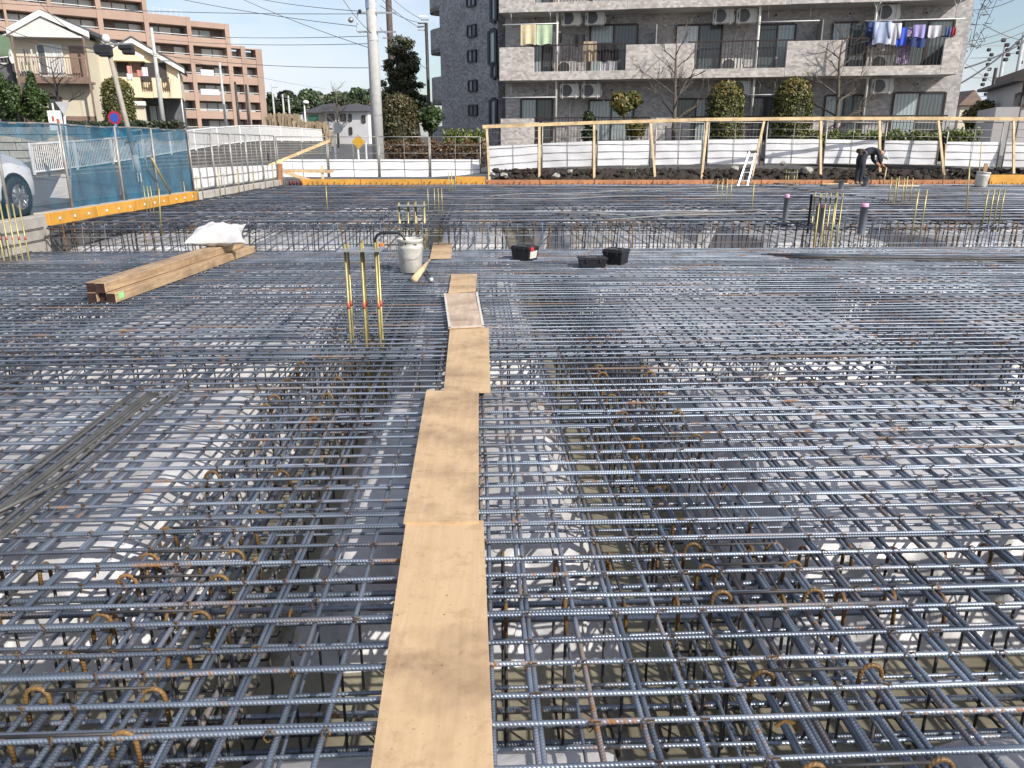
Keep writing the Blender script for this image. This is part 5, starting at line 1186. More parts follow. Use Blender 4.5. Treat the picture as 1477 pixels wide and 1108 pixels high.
CREAM = M('cream_siding', (.62, .56, .44), .75, 0, .10, 1.2); CREAM2 = M('warm_cream_render', (.70, .58, .40), .8, 0, .08, 1.5); BRN = M('brown_cladding', (.23, .155, .12), .75, 0, .2, 4); DKB = M('dark_brown_trim', (.06, .045, .04), .6, 0, .2, 5)
ROOFD = M('dark_roof_tile', (.075, .07, .075), .6, 0, .3, 3, .4, 20); FASC = M('white_fascia', (.72, .70, .66), .6, 0, .08, 3)
# house 1: gable front with a long balcony
YH = 50.
h = Facade((0, YH+4.8), R(10)); H_ = lambda x, y, d=0: h.px(x, y, d)
s0 = H_(18, 100)[0]; s1 = H_(133, 100)[0]; ze = H_(70, 55)[1]; sc_ = H_(67, 23)[0]; zr = H_(67, 21)[1]
h1 = thing('house', 'white gabled house with a long brown balcony behind the bare shrub', 'house', h.w((s0+s1)/2, -3, HZ), h.a)
h.box(MB(), s0+.15, s1-.15, -7, 0, HZ-.3, ze).build('wall', CREAM, h1)
MB().prism([(s0+.1, ze), (s1-.1, ze), (sc_, zr-.25)], lambda p, q: h.w(p, .9, q), lambda p, q: h.w(p, -7, q)).build('gable', FASC, h1)
el = H_(10, 44, .9); er = H_(129, 49, .9); pk = (sc_, zr)
for (a_, nm) in ((el, 'l'), (er, 'r')):
    MB().hexa([h.w(*(a_[0], .95, a_[1])), h.w(pk[0], .95, pk[1]), h.w(pk[0], -7.3, pk[1]), h.w(a_[0], -7.3, a_[1])], [h.w(a_[0], .95, a_[1]+.16), h.w(pk[0], .95, pk[1]+.16), h.w(pk[0], -7.3, pk[1]+.16), h.w(a_[0], -7.3, a_[1]+.16)]).build('roof', ROOFD, h1)
    MB().hexa([h.w(a_[0], .96, a_[1]-.22), h.w(pk[0], .96, pk[1]-.22), h.w(pk[0], 1.02, pk[1]-.22), h.w(a_[0], 1.02, a_[1]-.22)], [h.w(a_[0], .96, a_[1]+.12), h.w(pk[0], .96, pk[1]+.12), h.w(pk[0], 1.02, pk[1]+.12), h.w(a_[0], 1.02, a_[1]+.12)]).build('fascia', FASC, h1)
h.box(MB(), el[0]+.3, er[0]-.3, 0, .93, ze-.05, ze+.05).build('soffit', FASC, h1)
zb0 = H_(75, 117, 1.0)[1]; zb1 = H_(75, 82, 1.0)[1]
ba, bb = H_(25, 100, 1.0)[0], H_(127, 100, 1.0)[0]
h.box(MB(), ba, bb, 0, 1.0, zb0-.12, zb0).build('balcony_floor', BRN, h1); h.box(MB(), ba, bb, .95, 1.02, zb1-.06, zb1).build('handrail', BRN, h1); h.box(MB(), ba, bb, .96, 1.01, zb0+.0, zb0+.24).build('balcony_board', BRN, h1)
m_ = MB()
for s in np.arange(ba+.05, bb, .14): h.box(m_, s-.012, s+.012, .97, .995, zb0+.24, zb1-.06)
m_.build('balusters', BRN, h1, kind='stuff')
for s in (ba, bb): h.box(MB(), s-.05, s+.05, .93, 1.03, HZ, ze).build('post', BRN, h1)
h.box(MB(), H_(101, 80)[0], H_(122, 80)[0], .01, .06, H_(100, 112)[1], H_(100, 66)[1]).build('shutter', BRN, h1)
win(h1, h, 52, 95, 64, 110, .02, 3, [CURTD, CURTW, CURTW], FASC, .09)
h.box(MB(), s0+.2, s1-.2, .0, .06, HZ, HZ+.9).build('base_cladding', BRN, h1)
win(h1, h, 70, 92, 140, 165, .02, 2, CURTD, DKB, .08)
s, z = H_(38, 110, .5); t = thing('air_conditioner', 'air conditioner with a large dark fan on the brown balcony of the white house', 'air conditioner', h.w(s, .55, zb0+.001), h.a)
MB().box((0, 0, .3), (.8, .3, .6), 0, .02).build('casing', ACM, t, world=False); m_ = MB(); m_.lathe([(.001, 0), (.25, 0), (.25, .01)], (0, 0, 0), 20); v_ = m_.v[-1]; m_.v[-1] = np.stack([v_[:, 0], -.155-v_[:, 2], .3+v_[:, 1]], 1); m_.build('fan', FAN, t, world=False)
for k, (xa, xb, cc) in enumerate(((35, 37.5, cm('navy', (.025, .05, .16))), (38.5, 43, cm('black', (.02, .02, .025))), (43.5, 50, cm('white', (.68, .66, .70))))):
    sa, za = H_(xa, 71, .7); sb, zb = H_(xb, 94, .7); tag(MB().grid(lambda i, j: h.w(sa+(sb-sa)*i, .7+.03*math.sin(i*9), zb+(za-zb)*j), 6, 5).build('hung_cloth', cc), ['navy cloth', 'black shirt', 'white shirt'][k]+' drying on the brown balcony of the white house', 'laundry')
# side wing of house 1 between the houses
sa = H_(131, 100, -2)[0]; sb = H_(160, 100, -2)[0]; za = H_(140, 58, -2)[1]
h.box(MB(), sa, sb, -6, -2, HZ, za).build('side_wing', CREAM, h1); MB().hexa([h.w(sa-.3, -6.2, za+.45), h.w(sb+.1, -6.2, za-.3), h.w(sb+.1, -1.6, za-.3), h.w(sa-.3, -1.6, za+.45)], [h.w(sa-.3, -6.2, za+.65), h.w(sb+.1, -6.2, za-.1), h.w(sb+.1, -1.6, za-.1), h.w(sa-.3, -1.6, za+.65)]).build('side_roof', FASC, h1)
win(h1, h, 142, 154, 142, 168, -1.98, 1, CURT, DKB, .08)
# house 0 at the very edge: dark wall, green roof
s0e = H_(-60, 100, -3)[0]; s1e = H_(16, 100, -3)[0]; h0 = thing('house', 'dark house with a green roof and a white dish at the picture edge', 'house', h.w((s0e+s1e)/2, -6, HZ), h.a)
h.box(MB(), s0e, s1e, -9, -3, HZ-.2, H_(0, 82, -3)[1]).build('wall', M('dark_grey_wall', (.13, .13, .14), .8), h0)
zq = H_(0, 82, -3)[1]; MB().hexa([h.w(s0e-.4, -2.5, zq), h.w(s1e+.3, -2.5, zq), h.w(s1e+.3, -8, zq+1.7), h.w(s0e-.4, -8, zq+1.7)], [h.w(s0e-.4, -2.5, zq+.15), h.w(s1e+.3, -2.5, zq+.15), h.w(s1e+.3, -8, zq+1.85), h.w(s0e-.4, -8, zq+1.85)]).build('roof', M('green_roof', (.13, .19, .10), .7, 0, .3, 3), h0)
win(h0, h, 0, 12, 80, 92, -2.97, 2, CURTD, FASC, .08)
s, z = H_(15, 82, -2.6); m_ = MB(); m_.lathe([(.001, 0), (.25, .03), (.42, .1), (.43, .1), (.25, .05), (.001, .02)], (0, 0, 0), 18); v_ = m_.v[-1]; c = h.w(s, -2.5, z); m_.v[-1] = np.stack([c.x+v_[:, 2], c.y+v_[:, 0]*.6, c.z+v_[:, 1]], 1); m_.tube([c, c+Vector((-.5, -.4, -.1))], .03, 5); m_.build('dish', WHITE, h0)
# house 2: cream house with stepped gables
YH2 = 54.; k2 = Facade((0, YH2+9.), R(20)); K = lambda x, y, d=0: k2.px(x, y, d)
s0 = K(158, 120)[0]; s1 = K(260, 120)[0]; zr = K(192, 57)[1]; sc_ = K(190, 57)[0]; zer = K(258, 98)[1]; zel = K(158, 80)[1]
h2 = thing('house', 'cream house with stepped gables and black balcony railings', 'house', k2.w((s0+s1)/2, -3, HZ), k2.a)
zmid = K(210, 140)[1]
MB().prism([(s0, zmid), (s1, zmid), (s1, zer-.15), (sc_, zr-.2), (s0, zel-.1)], lambda p, q: k2.w(p, 0, q), lambda p, q: k2.w(p, -6, q)).build('wall', CREAM2, h2)
k2.box(MB(), s0+.1, K(205, 150)[0], -7.5, -.3, HZ-.3, zmid+.02).build('lower_wall', CREAM, h2); k2.box(MB(), K(205, 150)[0], s1-.1, -7.5, -1.2, HZ-.3, zmid+.02).build('dark_lower_wall', M('dark_grey_wall', (.13, .13, .14), .8), h2)
for (pa, pb2) in (((sc_, zr), (s1+.35, zer-.12)), ((s0-.3, zel-.15), (sc_, zr))):
    MB().hexa([k2.w(pa[0], .4, pa[1]), k2.w(pb2[0], .4, pb2[1]), k2.w(pb2[0], -6.2, pb2[1]), k2.w(pa[0], -6.2, pa[1])], [k2.w(pa[0], .4, pa[1]+.18), k2.w(pb2[0], .4, pb2[1]+.18), k2.w(pb2[0], -6.2, pb2[1]+.18), k2.w(pa[0], -6.2, pa[1]+.18)]).build('roof', ROOFD, h2)
    MB().hexa([k2.w(pa[0], .41, pa[1]-.25), k2.w(pb2[0], .41, pb2[1]-.25), k2.w(pb2[0], .48, pb2[1]-.25), k2.w(pa[0], .48, pa[1]-.25)], [k2.w(pa[0], .41, pa[1]+.02), k2.w(pb2[0], .41, pb2[1]+.02), k2.w(pb2[0], .48, pb2[1]+.02), k2.w(pa[0], .48, pa[1]+.02)]).build('fascia', FASC, h2)
# front gable (lower) over the balcony
ga0 = K(161, 74, .9); gp = K(171, 66, .9); ga1 = K(208, 86, .9)
MB().prism([(ga0[0], ga1[1]-.1), (ga1[0], ga1[1]-.1), (ga1[0]-.3, ga1[1]+.05), (gp[0], gp[1]), (ga0[0], ga0[1])], lambda p, q: k2.w(p, .85, q), lambda p, q: k2.w(p, -.1, q)).build('porch_gable', CREAM2, h2)
MB().hexa([k2.w(gp[0], .82, gp[1]), k2.w(ga1[0], .82, ga1[1]), k2.w(ga1[0], .95, ga1[1]), k2.w(gp[0], .95, gp[1])], [k2.w(gp[0], .82, gp[1]+.2), k2.w(ga1[0], .82, ga1[1]+.2), k2.w(ga1[0], .95, ga1[1]+.2), k2.w(gp[0], .95, gp[1]+.2)]).build('fascia', FASC, h2)
k2.box(MB(), K(166, 100)[0], K(240, 100)[0], .005, .03, K(200, 118)[1], K(200, 90)[1]).build('recess_shade_sheet', M('recess_shade', (.05, .045, .045), .8), h2)  # dark sheet on the flat wall, drawn for the shade of a recess
k2.box(MB(), K(186, 100)[0], K(204, 100)[0], .03, .05, K(200, 112)[1], K(200, 89)[1]).build('shutter', BRN, h2)
bz0, bz1 = K(210, 141, .8)[1], K(210, 112, .8)[1]
for (xa, xb) in ((160, 203), (219, 233), (244, 259)): k2.box(MB(), K(xa, 120, .8)[0], K(xb, 120, .8)[0], -.0, .8, bz0, bz1, .02).build('balcony_wall', CREAM2, h2)
k2.box(MB(), K(203, 120, .8)[0], K(244, 120, .8)[0], .0, .75, bz0, bz0+(bz1-bz0)*.35).build('balcony_wall', CREAM2, h2)
for (xa, xb) in ((203, 219), (233, 245)):
    sa, sb = K(xa, 120, .8)[0], K(xb, 120, .8)[0]; m_ = MB()
    for s in np.arange(sa+.05, sb, .13): k2.box(m_, s-.02, s+.02, .74, .78, bz0+(bz1-bz0)*.3, bz1)
    k2.box(m_, sa, sb, .72, .80, bz1-.02, bz1+.06); m_.build('black_railing', DKB, h2)
for k, (xa, xb, ya, yb2, cc) in enumerate(((182.5, 191, 95, 106, cm('pinkish', (.65, .32, .30))), (182.5, 192, 106, 115, cm('white', (.68, .66, .70))), (197, 206, 101, 110, cm('redpink', (.60, .25, .22))), (204, 214, 97, 110, cm('white', (.68, .66, .70))))):
    sa, za = K(xa, ya, .85); sb, zb = K(xb, yb2, .85); tag(MB().grid(lambda i, j: k2.w(sa+(sb-sa)*i, .86+.03*math.sin(i*9), zb+(za-zb)*j), 6, 5).build('hung_cloth', cc), ['pink cloth hung over the cream balcony', 'white cloth below the pink one on the cream balcony', 'coral cloth hung over the cream balcony by the railing', 'white sheet hung beside the coral cloth'][k], 'laundry')
win(h2, k2, 214, 240, 152, 182, -1.18, 2, [CURT, CURTD], DKB, .09)
k2.box(MB(), K(192, 150)[0], K(211, 150)[0], -.3, .6, zmid-.55, zmid-.3).build('porch_roof', FASC, h2); k2.box(MB(), K(193, 150)[0], K(209, 150)[0], -.28, .3, HZ, zmid-.56).build('porch_wall', CREAM, h2)
MB().tube([k2.w(s1-.05, .2, HZ), k2.w(s1-.05, .2, zer-.3)], .05, 7).build('downpipe', WHITE, h2, smooth=True)

# ---------------------------------------------------------------- far centre: white house with dark hipped roof, block at right edge
YW = 95.; q3 = Facade((0, YW), R(-18)); Q = lambda x, y, d=0: q3.px(x, y, d)
s0 = Q(470, 175)[0]; s1 = Q(531, 175)[0]; zt = Q(500, 161)[1]; zpk = Q(480, 147)[1]; sB = Q(452, 170)[0]
w3 = thing('house', 'white house with a dark hipped roof in front of the far trees', 'house', q3.w((s0+s1)/2, -4, 1.2), q3.a)
q3.box(MB(), s0, s1, -8, 0, .3, zt).build('wall', M('white_render', (.68, .67, .68), .8, 0, .1, 1), w3); q3.box(MB(), Q(433, 170)[0], s0-.02, -6, -.6, .3, Q(440, 163)[1]).build('annex_wall', M('beige_render', (.42, .37, .31), .8, 0, .1, 1), w3)
V = [q3.w(s0-.6, .6, zt), q3.w(s1+.5, .6, zt), q3.w(s1+.5, -8.6, zt), q3.w(s0-.6, -8.6, zt), q3.w(s0+2.0, -4, zpk), q3.w(s1-2.2, -4, zpk-.25)]
MB().add([tuple(v) for v in V], [(0, 1, 5, 4), (1, 2, 5), (2, 3, 4, 5), (3, 0, 4), (3, 2, 1, 0)]) if False else None
mm = MB(); mm.add([tuple(v) for v in V], [(0, 1, 5, 4), (1, 2, 5), (2, 3, 4, 5), (3, 0, 4), (3, 2, 1, 0)]); mm.build('roof', ROOFD, w3)
a0 = Q(431, 163)[1]; mm = MB(); sL = Q(430, 170)[0]; V = [q3.w(sL, -.2, a0), q3.w(s0, -.2, a0), q3.w(s0, -6.5, a0), q3.w(sL, -6.5, a0), q3.w(sL+2, -3, a0+1.1), q3.w(s0, -3, a0+1.3)]; mm.add([tuple(v) for v in V], [(0, 1, 5, 4), (1, 2, 5), (2, 3, 4, 5), (3, 0, 4), (3, 2, 1, 0)]); mm.build('annex_roof', ROOFD, w3)
for (xa, xb, ya, yb2) in ((491, 499, 165, 174), (503, 507, 165, 175), (522, 527, 167, 177), (504, 508, 184, 194), (472, 482, 165, 174)): win(w3, q3, xa, xb, ya, yb2, .02, 1, CURTD, DKB, .12)
q3.box(MB(), Q(442, 170)[0], Q(455, 170)[0], -.58, -.5, Q(440, 175)[1], Q(440, 166)[1]).build('green_shutter', M('green_panel', (.05, .18, .12), .6), w3)
# house at the right edge
YE = 48.; e = Facade((0, YE), R(-20)); E = lambda x, y, d=0: e.px(x, y, d)
s0 = E(1436, 150)[0]; s1 = E(1560, 150)[0]; he = thing('house', 'grey house with a wooden roof terrace beyond the end of the apartment building', 'house', e.w((s0+s1)/2, -4, ZG), e.a)
e.box(MB(), s0+1.0, s1, -8, 0, ZG-.3, E(1470, 118)[1]).build('wall', M('pale_grey_render', (.50, .48, .47), .8, 0, .1, 1), he); e.box(MB(), s0, s0+.99, -7, .3, ZG-.3, E(1440, 155)[1]).build('porch', M('pale_grey_render', (.50, .48, .47), .8, 0, .1, 1), he)
e.box(MB(), s0+.5, s1, -8.3, .5, E(1470, 118)[1]+.002, E(1470, 113)[1]).build('eave', DKB, he); e.box(MB(), s0+1.1, s1, -7, .2, E(1470, 113)[1]+.003, E(1470, 97)[1]).build('terrace_screen', BRN, he)
win(he, e, 1466, 1500, 135, 152, .02, 2, CURTD, DKB, .1); MB().tube([e.w(s0+1.05, .08, ZG), e.w(s0+1.05, .08, E(1470, 114)[1])], .05, 6).build('downpipe', DKB, he, smooth=True)
q4 = Facade((0, 75.), 0); s0 = q4.px(1386, 150)[0]; s1 = q4.px(1412, 150)[0]; lo = thing('house', 'low brown roofed house behind the small tree at the end of the apartments', 'house', q4.w((s0+s1)/2, -3, ZG))
q4.box(MB(), s0, s1, -6, 0, .5, q4.px(1400, 152)[1]).build('wall', CREAM, lo); z1 = q4.px(1400, 152)[1]; MB().prism([(s0-.4, z1), (s1+.4, z1), ((s0+s1)/2, z1+1.3)], lambda p, q: q4.w(p, .4, q), lambda p, q: q4.w(p, -6.4, q)).build('roof', BRN, lo)

# ================================================================== VEGETATION
def leaf_mat(name, c0, c1, c2=None, rough=.5):
    m, n, b = new_mat(name); g = node(n, 'ShaderNodeNewGeometry'); uvn = node(n, 'ShaderNodeUVMap'); sp = node(n, 'ShaderNodeSeparateXYZ'); n.links.new(uvn.outputs[0], sp.inputs[0])
    r = node(n, 'ShaderNodeValToRGB'); e = r.color_ramp.elements; e[0].position = 0; e[0].color = (*c0, 1); e[1].position = .8 if c2 else 1; e[1].color = (*c1, 1)
    if c2: x = e.new(.86); x.color = (*c2, 1)
    n.links.new(sp.outputs[0], r.inputs[0]); n.links.new(r.outputs[0], b.inputs['Base Color']); b.inputs['Roughness'].default_value = rough
    b.inputs['Transmission Weight'].default_value = 0; b.inputs['Subsurface Weight'].default_value = 0
    MATS[name] = m; return m
L_GREEN = leaf_mat('leaf_deep_green', (.018, .04, .010), (.065, .105, .028)); L_DARK = leaf_mat('leaf_dark_green', (.012, .024, .010), (.045, .065, .024))
L_OLIVE = leaf_mat('leaf_olive_bronze', (.045, .055, .012), (.13, .125, .028), (.21, .125, .03)); L_BRONZE = leaf_mat('leaf_bronze', (.028, .030, .011), (.095, .078, .028))
L_LIME = leaf_mat('leaf_fresh_green', (.045, .07, .012), (.15, .175, .035)); L_DRY = leaf_mat('dry_stalk', (.20, .15, .10), (.40, .31, .21)); L_FAR = leaf_mat('leaf_far_green', (.030, .052, .022), (.085, .12, .055))
L_HEDGE = leaf_mat('hedge_dark', (.015, .026, .014), (.05, .065, .03)); L_REDB = leaf_mat('hedge_red_brown', (.06, .035, .015), (.15, .085, .04))
BARK = M('bark', (.15, .125, .105), .9, 0, .4, 12, .5, 40); BARKD = M('dark_bark', (.055, .045, .04), .9, 0, .4, 12, .5, 40)
def leaves(mb, blobs, n, size, fill=.45, flat=0., stretch=1.):
    wts = np.array([b_[1][0]*b_[1][1]+b_[1][1]*b_[1][2]+b_[1][0]*b_[1][2] for b_ in blobs]); wts /= wts.sum()
    for (c, rr3), wt in zip(blobs, wts):
        k = max(8, int(n*wt)); d = RNG.normal(size=(k, 3)); d /= np.linalg.norm(d, axis=1, keepdims=True)
        rad = fill+(1-fill)*RNG.random(k)**.45
        lump_ = 1+.13*np.sin(d[:, 0]*5+c[0])*np.sin(d[:, 1]*6+c[1]*2)+.10*np.sin(d[:, 2]*7+c[2]*3)
        P = np.array(c)+d*np.array(rr3)*(rad*lump_)[:, None]
        nr = d+RNG.normal(size=(k, 3))*.75; nr /= np.linalg.norm(nr, axis=1, keepdims=True)
        t = np.cross(nr, RNG.normal(size=(k, 3))); t /= np.linalg.norm(t, axis=1, keepdims=True); b_ = np.cross(nr, t)
        s = size*RNG.uniform(.6, 1.35, k)[:, None]
        V = np.stack([P-t*s*stretch, P+b_*s*.55, P+t*s*stretch, P-b_*s*.55], 1)
        uv = np.repeat(np.stack([RNG.random(k), RNG.random(k)], 1), 4, 0); idx = np.arange(4*k).reshape(k, 4)
        mb.add(V.reshape(-1, 3), idx, uv)
    return mb
def rough_blobs(c, r, n, jitter=.55, sz=.5):
    out = []
    for k in range(n):
        d = RNG.normal(size=3); d /= np.linalg.norm(d); q = RNG.uniform(.3, 1)*jitter
        out.append(((c[0]+d[0]*r[0]*q, c[1]+d[1]*r[1]*q, c[2]+d[2]*r[2]*q), (r[0]*sz*RNG.uniform(.7, 1.2), r[1]*sz*RNG.uniform(.7, 1.2), r[2]*sz*RNG.uniform(.6, 1.1))))
    return out
def core(blobs, mat, par, k=.72):
    m_ = MB()
    for (c, r) in blobs:
        m_.lathe([(.001, -r[2]*k), (r[0]*k*.7, -r[2]*k*.7), (r[0]*k, 0), (r[0]*k*.7, r[2]*k*.7), (.001, r[2]*k)], c, 10)
    return m_
def tree(name, label, cat, base, blobs, n, size, mat, bark=BARK, tr=.12, grp=None, limbs=5, fill=.35):
    t = thing(name, label, cat, base, 0, grp); m_ = MB(); b0 = Vector(base)
    tops = [Vector(b_[0]) for b_ in blobs]; cc = sum(tops, Vector())/len(tops); fork = b0.lerp(cc, .6)
    m_.tube([b0-Vector((0, 0, .1)), b0.lerp(fork, .5)+Vector((tr*.3, 0, 0)), fork], [tr, tr*.8, tr*.62], 8)
    for p in tops[:max(limbs, 1)*2]: m_.tube([fork, fork.lerp(p, .5)+Vector((0, 0, tr)), p], [tr*.5, tr*.3, tr*.12], 5)
    m_.build('trunk', bark, t, smooth=True); leaves(MB(), blobs, n, size, fill).build('crown', mat, t); return t
def by_px(x0, x1, y0, y1, Y):
    """ellipsoid that fills a pixel box at distance Y"""
    a = at_y(x0, (y0+y1)/2, Y); b_ = at_y(x1, (y0+y1)/2, Y); zt = at_y((x0+x1)/2, y0, Y).z; zb = at_y((x0+x1)/2, y1, Y).z
    return ((a.x+b_.x)/2, Y, (zt+zb)/2), ((b_.x-a.x)/2, (b_.x-a.x)/2*.9, (zt-zb)/2)
def topiary(label, x0, x1, y0, Y, zb, mat, n=11000, size=.050, grp=None, name='clipped_shrub'):
    (cx, cy, cz), (rx, ry, rz_) = by_px(x0, x1, y0, 207, Y); zt = cz+rz_; t = thing(name, label, 'shrub', (cx, cy, zb), 0, grp)
    m_ = MB(); k = n; an = RNG.uniform(0, 2*math.pi, k); hh = RNG.random(k)
    def rad(q): return np.where(q < .72, .93+.07*np.sin(q/.72*math.pi*.6), np.sqrt(np.clip(1-((q-.72)/.28)**2.4, 0, 1)))
    jit = 1+.06*np.sin(an*5+hh*9)+.05*np.sin(an*11-hh*17)+RNG.normal(0, .055, k)
    R0 = rad(hh)*jit*(RNG.random(k)**.22)
    P = np.stack([cx+rx*R0*np.cos(an), cy+ry*R0*np.sin(an), zb+(zt-zb)*hh*(1+RNG.normal(0, .012, k))], 1)
    d = np.stack([np.cos(an), np.sin(an), hh], 1)+RNG.normal(size=(k, 3))*.8; d /= np.linalg.norm(d, axis=1, keepdims=True)
    tt = np.cross(d, RNG.normal(size=(k, 3))); tt /= np.linalg.norm(tt, axis=1, keepdims=True); bb_ = np.cross(d, tt); s = size*RNG.uniform(.6, 1.3, k)[:, None]
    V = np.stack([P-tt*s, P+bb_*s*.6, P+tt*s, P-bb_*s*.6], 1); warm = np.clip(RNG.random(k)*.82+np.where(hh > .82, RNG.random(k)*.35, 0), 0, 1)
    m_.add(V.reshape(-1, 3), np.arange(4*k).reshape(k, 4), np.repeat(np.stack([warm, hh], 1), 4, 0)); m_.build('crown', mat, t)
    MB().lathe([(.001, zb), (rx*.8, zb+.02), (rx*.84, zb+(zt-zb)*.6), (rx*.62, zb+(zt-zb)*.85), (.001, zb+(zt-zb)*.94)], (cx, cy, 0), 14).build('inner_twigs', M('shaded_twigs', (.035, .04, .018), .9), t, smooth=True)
    MB().tube([(cx, cy, zb-.15), (cx, cy, zb+.6)], .06, 7).build('trunk', BARKD, t); return t
GB = 1.05
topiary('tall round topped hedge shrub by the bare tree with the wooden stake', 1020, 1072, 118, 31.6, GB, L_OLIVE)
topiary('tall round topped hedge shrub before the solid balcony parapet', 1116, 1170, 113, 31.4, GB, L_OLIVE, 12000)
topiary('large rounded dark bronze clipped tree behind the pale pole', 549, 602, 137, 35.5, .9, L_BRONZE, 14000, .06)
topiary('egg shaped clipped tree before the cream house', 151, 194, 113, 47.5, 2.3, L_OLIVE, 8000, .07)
def bare_tree(label, base, height, mat, spread=.5, seed=1, tr=.07, levels=4, grp=None, zfork=.35, name='bare_tree', nb=9):
    rnd = random.Random(seed); t = thing(name, label, 'tree', base, 0, grp); tm = MB(); bm_ = MB(); b0 = Vector(base)
    top = b0+Vector((.15*height*rnd.uniform(-.3, .3), 0, height)); tm.tube([b0-Vector((0, 0, .1)), b0.lerp(top, .4)+Vector((rnd.uniform(-.05, .05), 0, 0)), b0.lerp(top, .75)+Vector((rnd.uniform(-.08, .08), 0, 0)), top], [tr, tr*.75, tr*.42, tr*.1], 7)
    def grow(p, d, l, r, lv):
        q = p+d*l*.5+Vector((rnd.uniform(-.06, .06), rnd.uniform(-.06, .06), rnd.uniform(-.02, .06)))*l; e_ = p+d*l
        bm_.tube([p, q, e_], [r, r*.75, r*.45], 4 if lv > 1 else 3, False)
        if lv == 0: return
        for k in range(rnd.choice((2, 3))):
            nd = (d+Vector((rnd.uniform(-1, 1), rnd.uniform(-1, 1), rnd.uniform(-.35, .75)))*.75).normalized(); st_ = p.lerp(e_, rnd.uniform(.35, 1)); grow(st_, nd, l*rnd.uniform(.5, .75), r*.55, lv-1)
    for k in range(nb):
        f_ = zfork+(.97-zfork)*k/(nb-1); p = b0.lerp(top, f_); a_ = k*2.4+rnd.uniform(-.5, .5); d = Vector((math.cos(a_), math.sin(a_), rnd.uniform(.35, .9))).normalized()
        grow(p, d, spread*height*(1.05-f_*.75), tr*.42*(1.1-f_*.6), levels-1)
    tm.build('trunk', mat, t, smooth=True); bm_.build('branches', mat, t); return t
p = at_y(972, 200, 31.5); bare_tree('slender bare tree before the solid balcony parapet, with a wooden stake', (p.x, p.y, GB), at_y(982, 42, 31.5).z-GB, BARK, .32, 3, .10, 5, None, .28, nb=14)
p = at_y(1203, 200, 31.3); bare_tree('slender bare tree between the clipped shrub and the blue washing', (p.x, p.y, GB), at_y(1208, 40, 31.3).z-GB, BARK, .32, 8, .10, 5, None, .28, nb=14)
for px in (972, 1200):
    p = at_y(px, 186, 31.2); tag(MB().beam((p.x-.35, p.y, p.z), (p.x+.35, p.y, p.z), .05, .05).beam((p.x-.3, p.y+.01, GB-.1), (p.x-.3, p.y+.01, p.z+.1), .05, .05, (0, 1, 0)).beam((p.x+.3, p.y+.01, GB-.1), (p.x+.3, p.y+.01, p.z+.1), .05, .05, (0, 1, 0)).build('tree_stake', BARKD), 'dark wooden stake frame at the bare tree '+('before the solid parapet' if px < 1000 else 'beside the blue washing'), 'tree stake')
p = at_y(886, 205, 31.4); bl = [by_px(880, 904, 132, 160, 31.4), by_px(898, 926, 131, 158, 31.5), by_px(886, 912, 140, 166, 31.3), by_px(902, 931, 172, 200, 31.3)]
tree('camellia_tree', 'small glossy tree with yellowish leaf tips before the ground floor window', 'tree', (at_y(905, 205, 31.4).x, 31.4, GB), bl, 2300, .085, L_OLIVE, BARK, .05, None, 4)
tree('shrub', 'thin dark shrub beside the curtained ground floor window', 'shrub', (at_y(848, 205, 31.8).x, 31.8, GB), [by_px(840, 858, 160, 182, 31.8), by_px(838, 862, 182, 204, 31.8)], 900, .08, L_DARK, BARK, .03)
def hedge(label, x0, x1, y0, y1, Y, mat, n, size, zb=None, th=.5, x1y=None):
    a = at_y(x0, y1, Y); b_ = at_y(x1, y1, x1y or Y); zt = at_y(x0, y0, Y).z; zb = a.z if zb is None else zb
    t = thing('hedge', label, 'hedge', ((a.x+b_.x)/2, (a.y+b_.y)/2, zb)); k = n; q = RNG.random(k); e_ = RNG.random(k)
    P = np.stack([a.x+(b_.x-a.x)*q, a.y+(b_.y-a.y)*q+RNG.uniform(-th, th, k), zb+(zt-zb)*(e_**.6)*(1+.08*np.sin(q*40))+RNG.normal(0, .03, k)], 1)
    d = RNG.normal(size=(k, 3)); d[:, 1] -= .6; d[:, 2] += .6; d /= np.linalg.norm(d, axis=1, keepdims=True); tt = np.cross(d, RNG.normal(size=(k, 3))); tt /= np.linalg.norm(tt, axis=1, keepdims=True); bb_ = np.cross(d, tt); s = size*RNG.uniform(.6, 1.3, k)[:, None]
    m_ = MB(); m_.add(np.stack([P-tt*s, P+bb_*s*.6, P+tt*s, P-bb_*s*.6], 1).reshape(-1, 3), np.arange(4*k).reshape(k, 4), np.repeat(RNG.random((k, 2)), 4, 0)); m_.build('foliage', mat, t)
    MB().hexa([(a.x, a.y-th*.7, zb-.1), (b_.x, b_.y-th*.7, zb-.1), (b_.x, b_.y+th*.7, zb-.1), (a.x, a.y+th*.7, zb-.1)], [(a.x, a.y-th*.6, zb+(zt-zb)*.75), (b_.x, b_.y-th*.6, zb+(zt-zb)*.75), (b_.x, b_.y+th*.6, zb+(zt-zb)*.75), (a.x, a.y+th*.6, zb+(zt-zb)*.75)]).build('inner_twigs', BARKD, t); return t
hedge('low clipped green hedge under the ground floor rails beside the bare tree', 1168, 1352, 191, 207, 30.6, L_LIME, 4200, .06, GB, .3, 29.4)
hedge('low bright hedge at the end of the apartment building', 1358, 1408, 189, 207, 29.6, L_LIME, 1500, .06, GB, .3)
hedge('bright green bushes at the foot of the dark wing', 640, 700, 190, 206, 33.6, L_LIME, 2200, .07, .7, .5)
hedge('reddish brown hedge behind the mesh of the white sheeted fence', 552, 700, 205, 226, 32.3, L_REDB, 4200, .06, .4, .4)
hedge('dark hedge along the top of the block wall', 98, 262, 176, 186, 45.5, L_HEDGE, 3600, .09, 2.3, .5)
hedge('dark hedge behind the white railing below the houses', 92, 200, 180, 215, 44.6, L_HEDGE, 4200, .10, .45, .4)
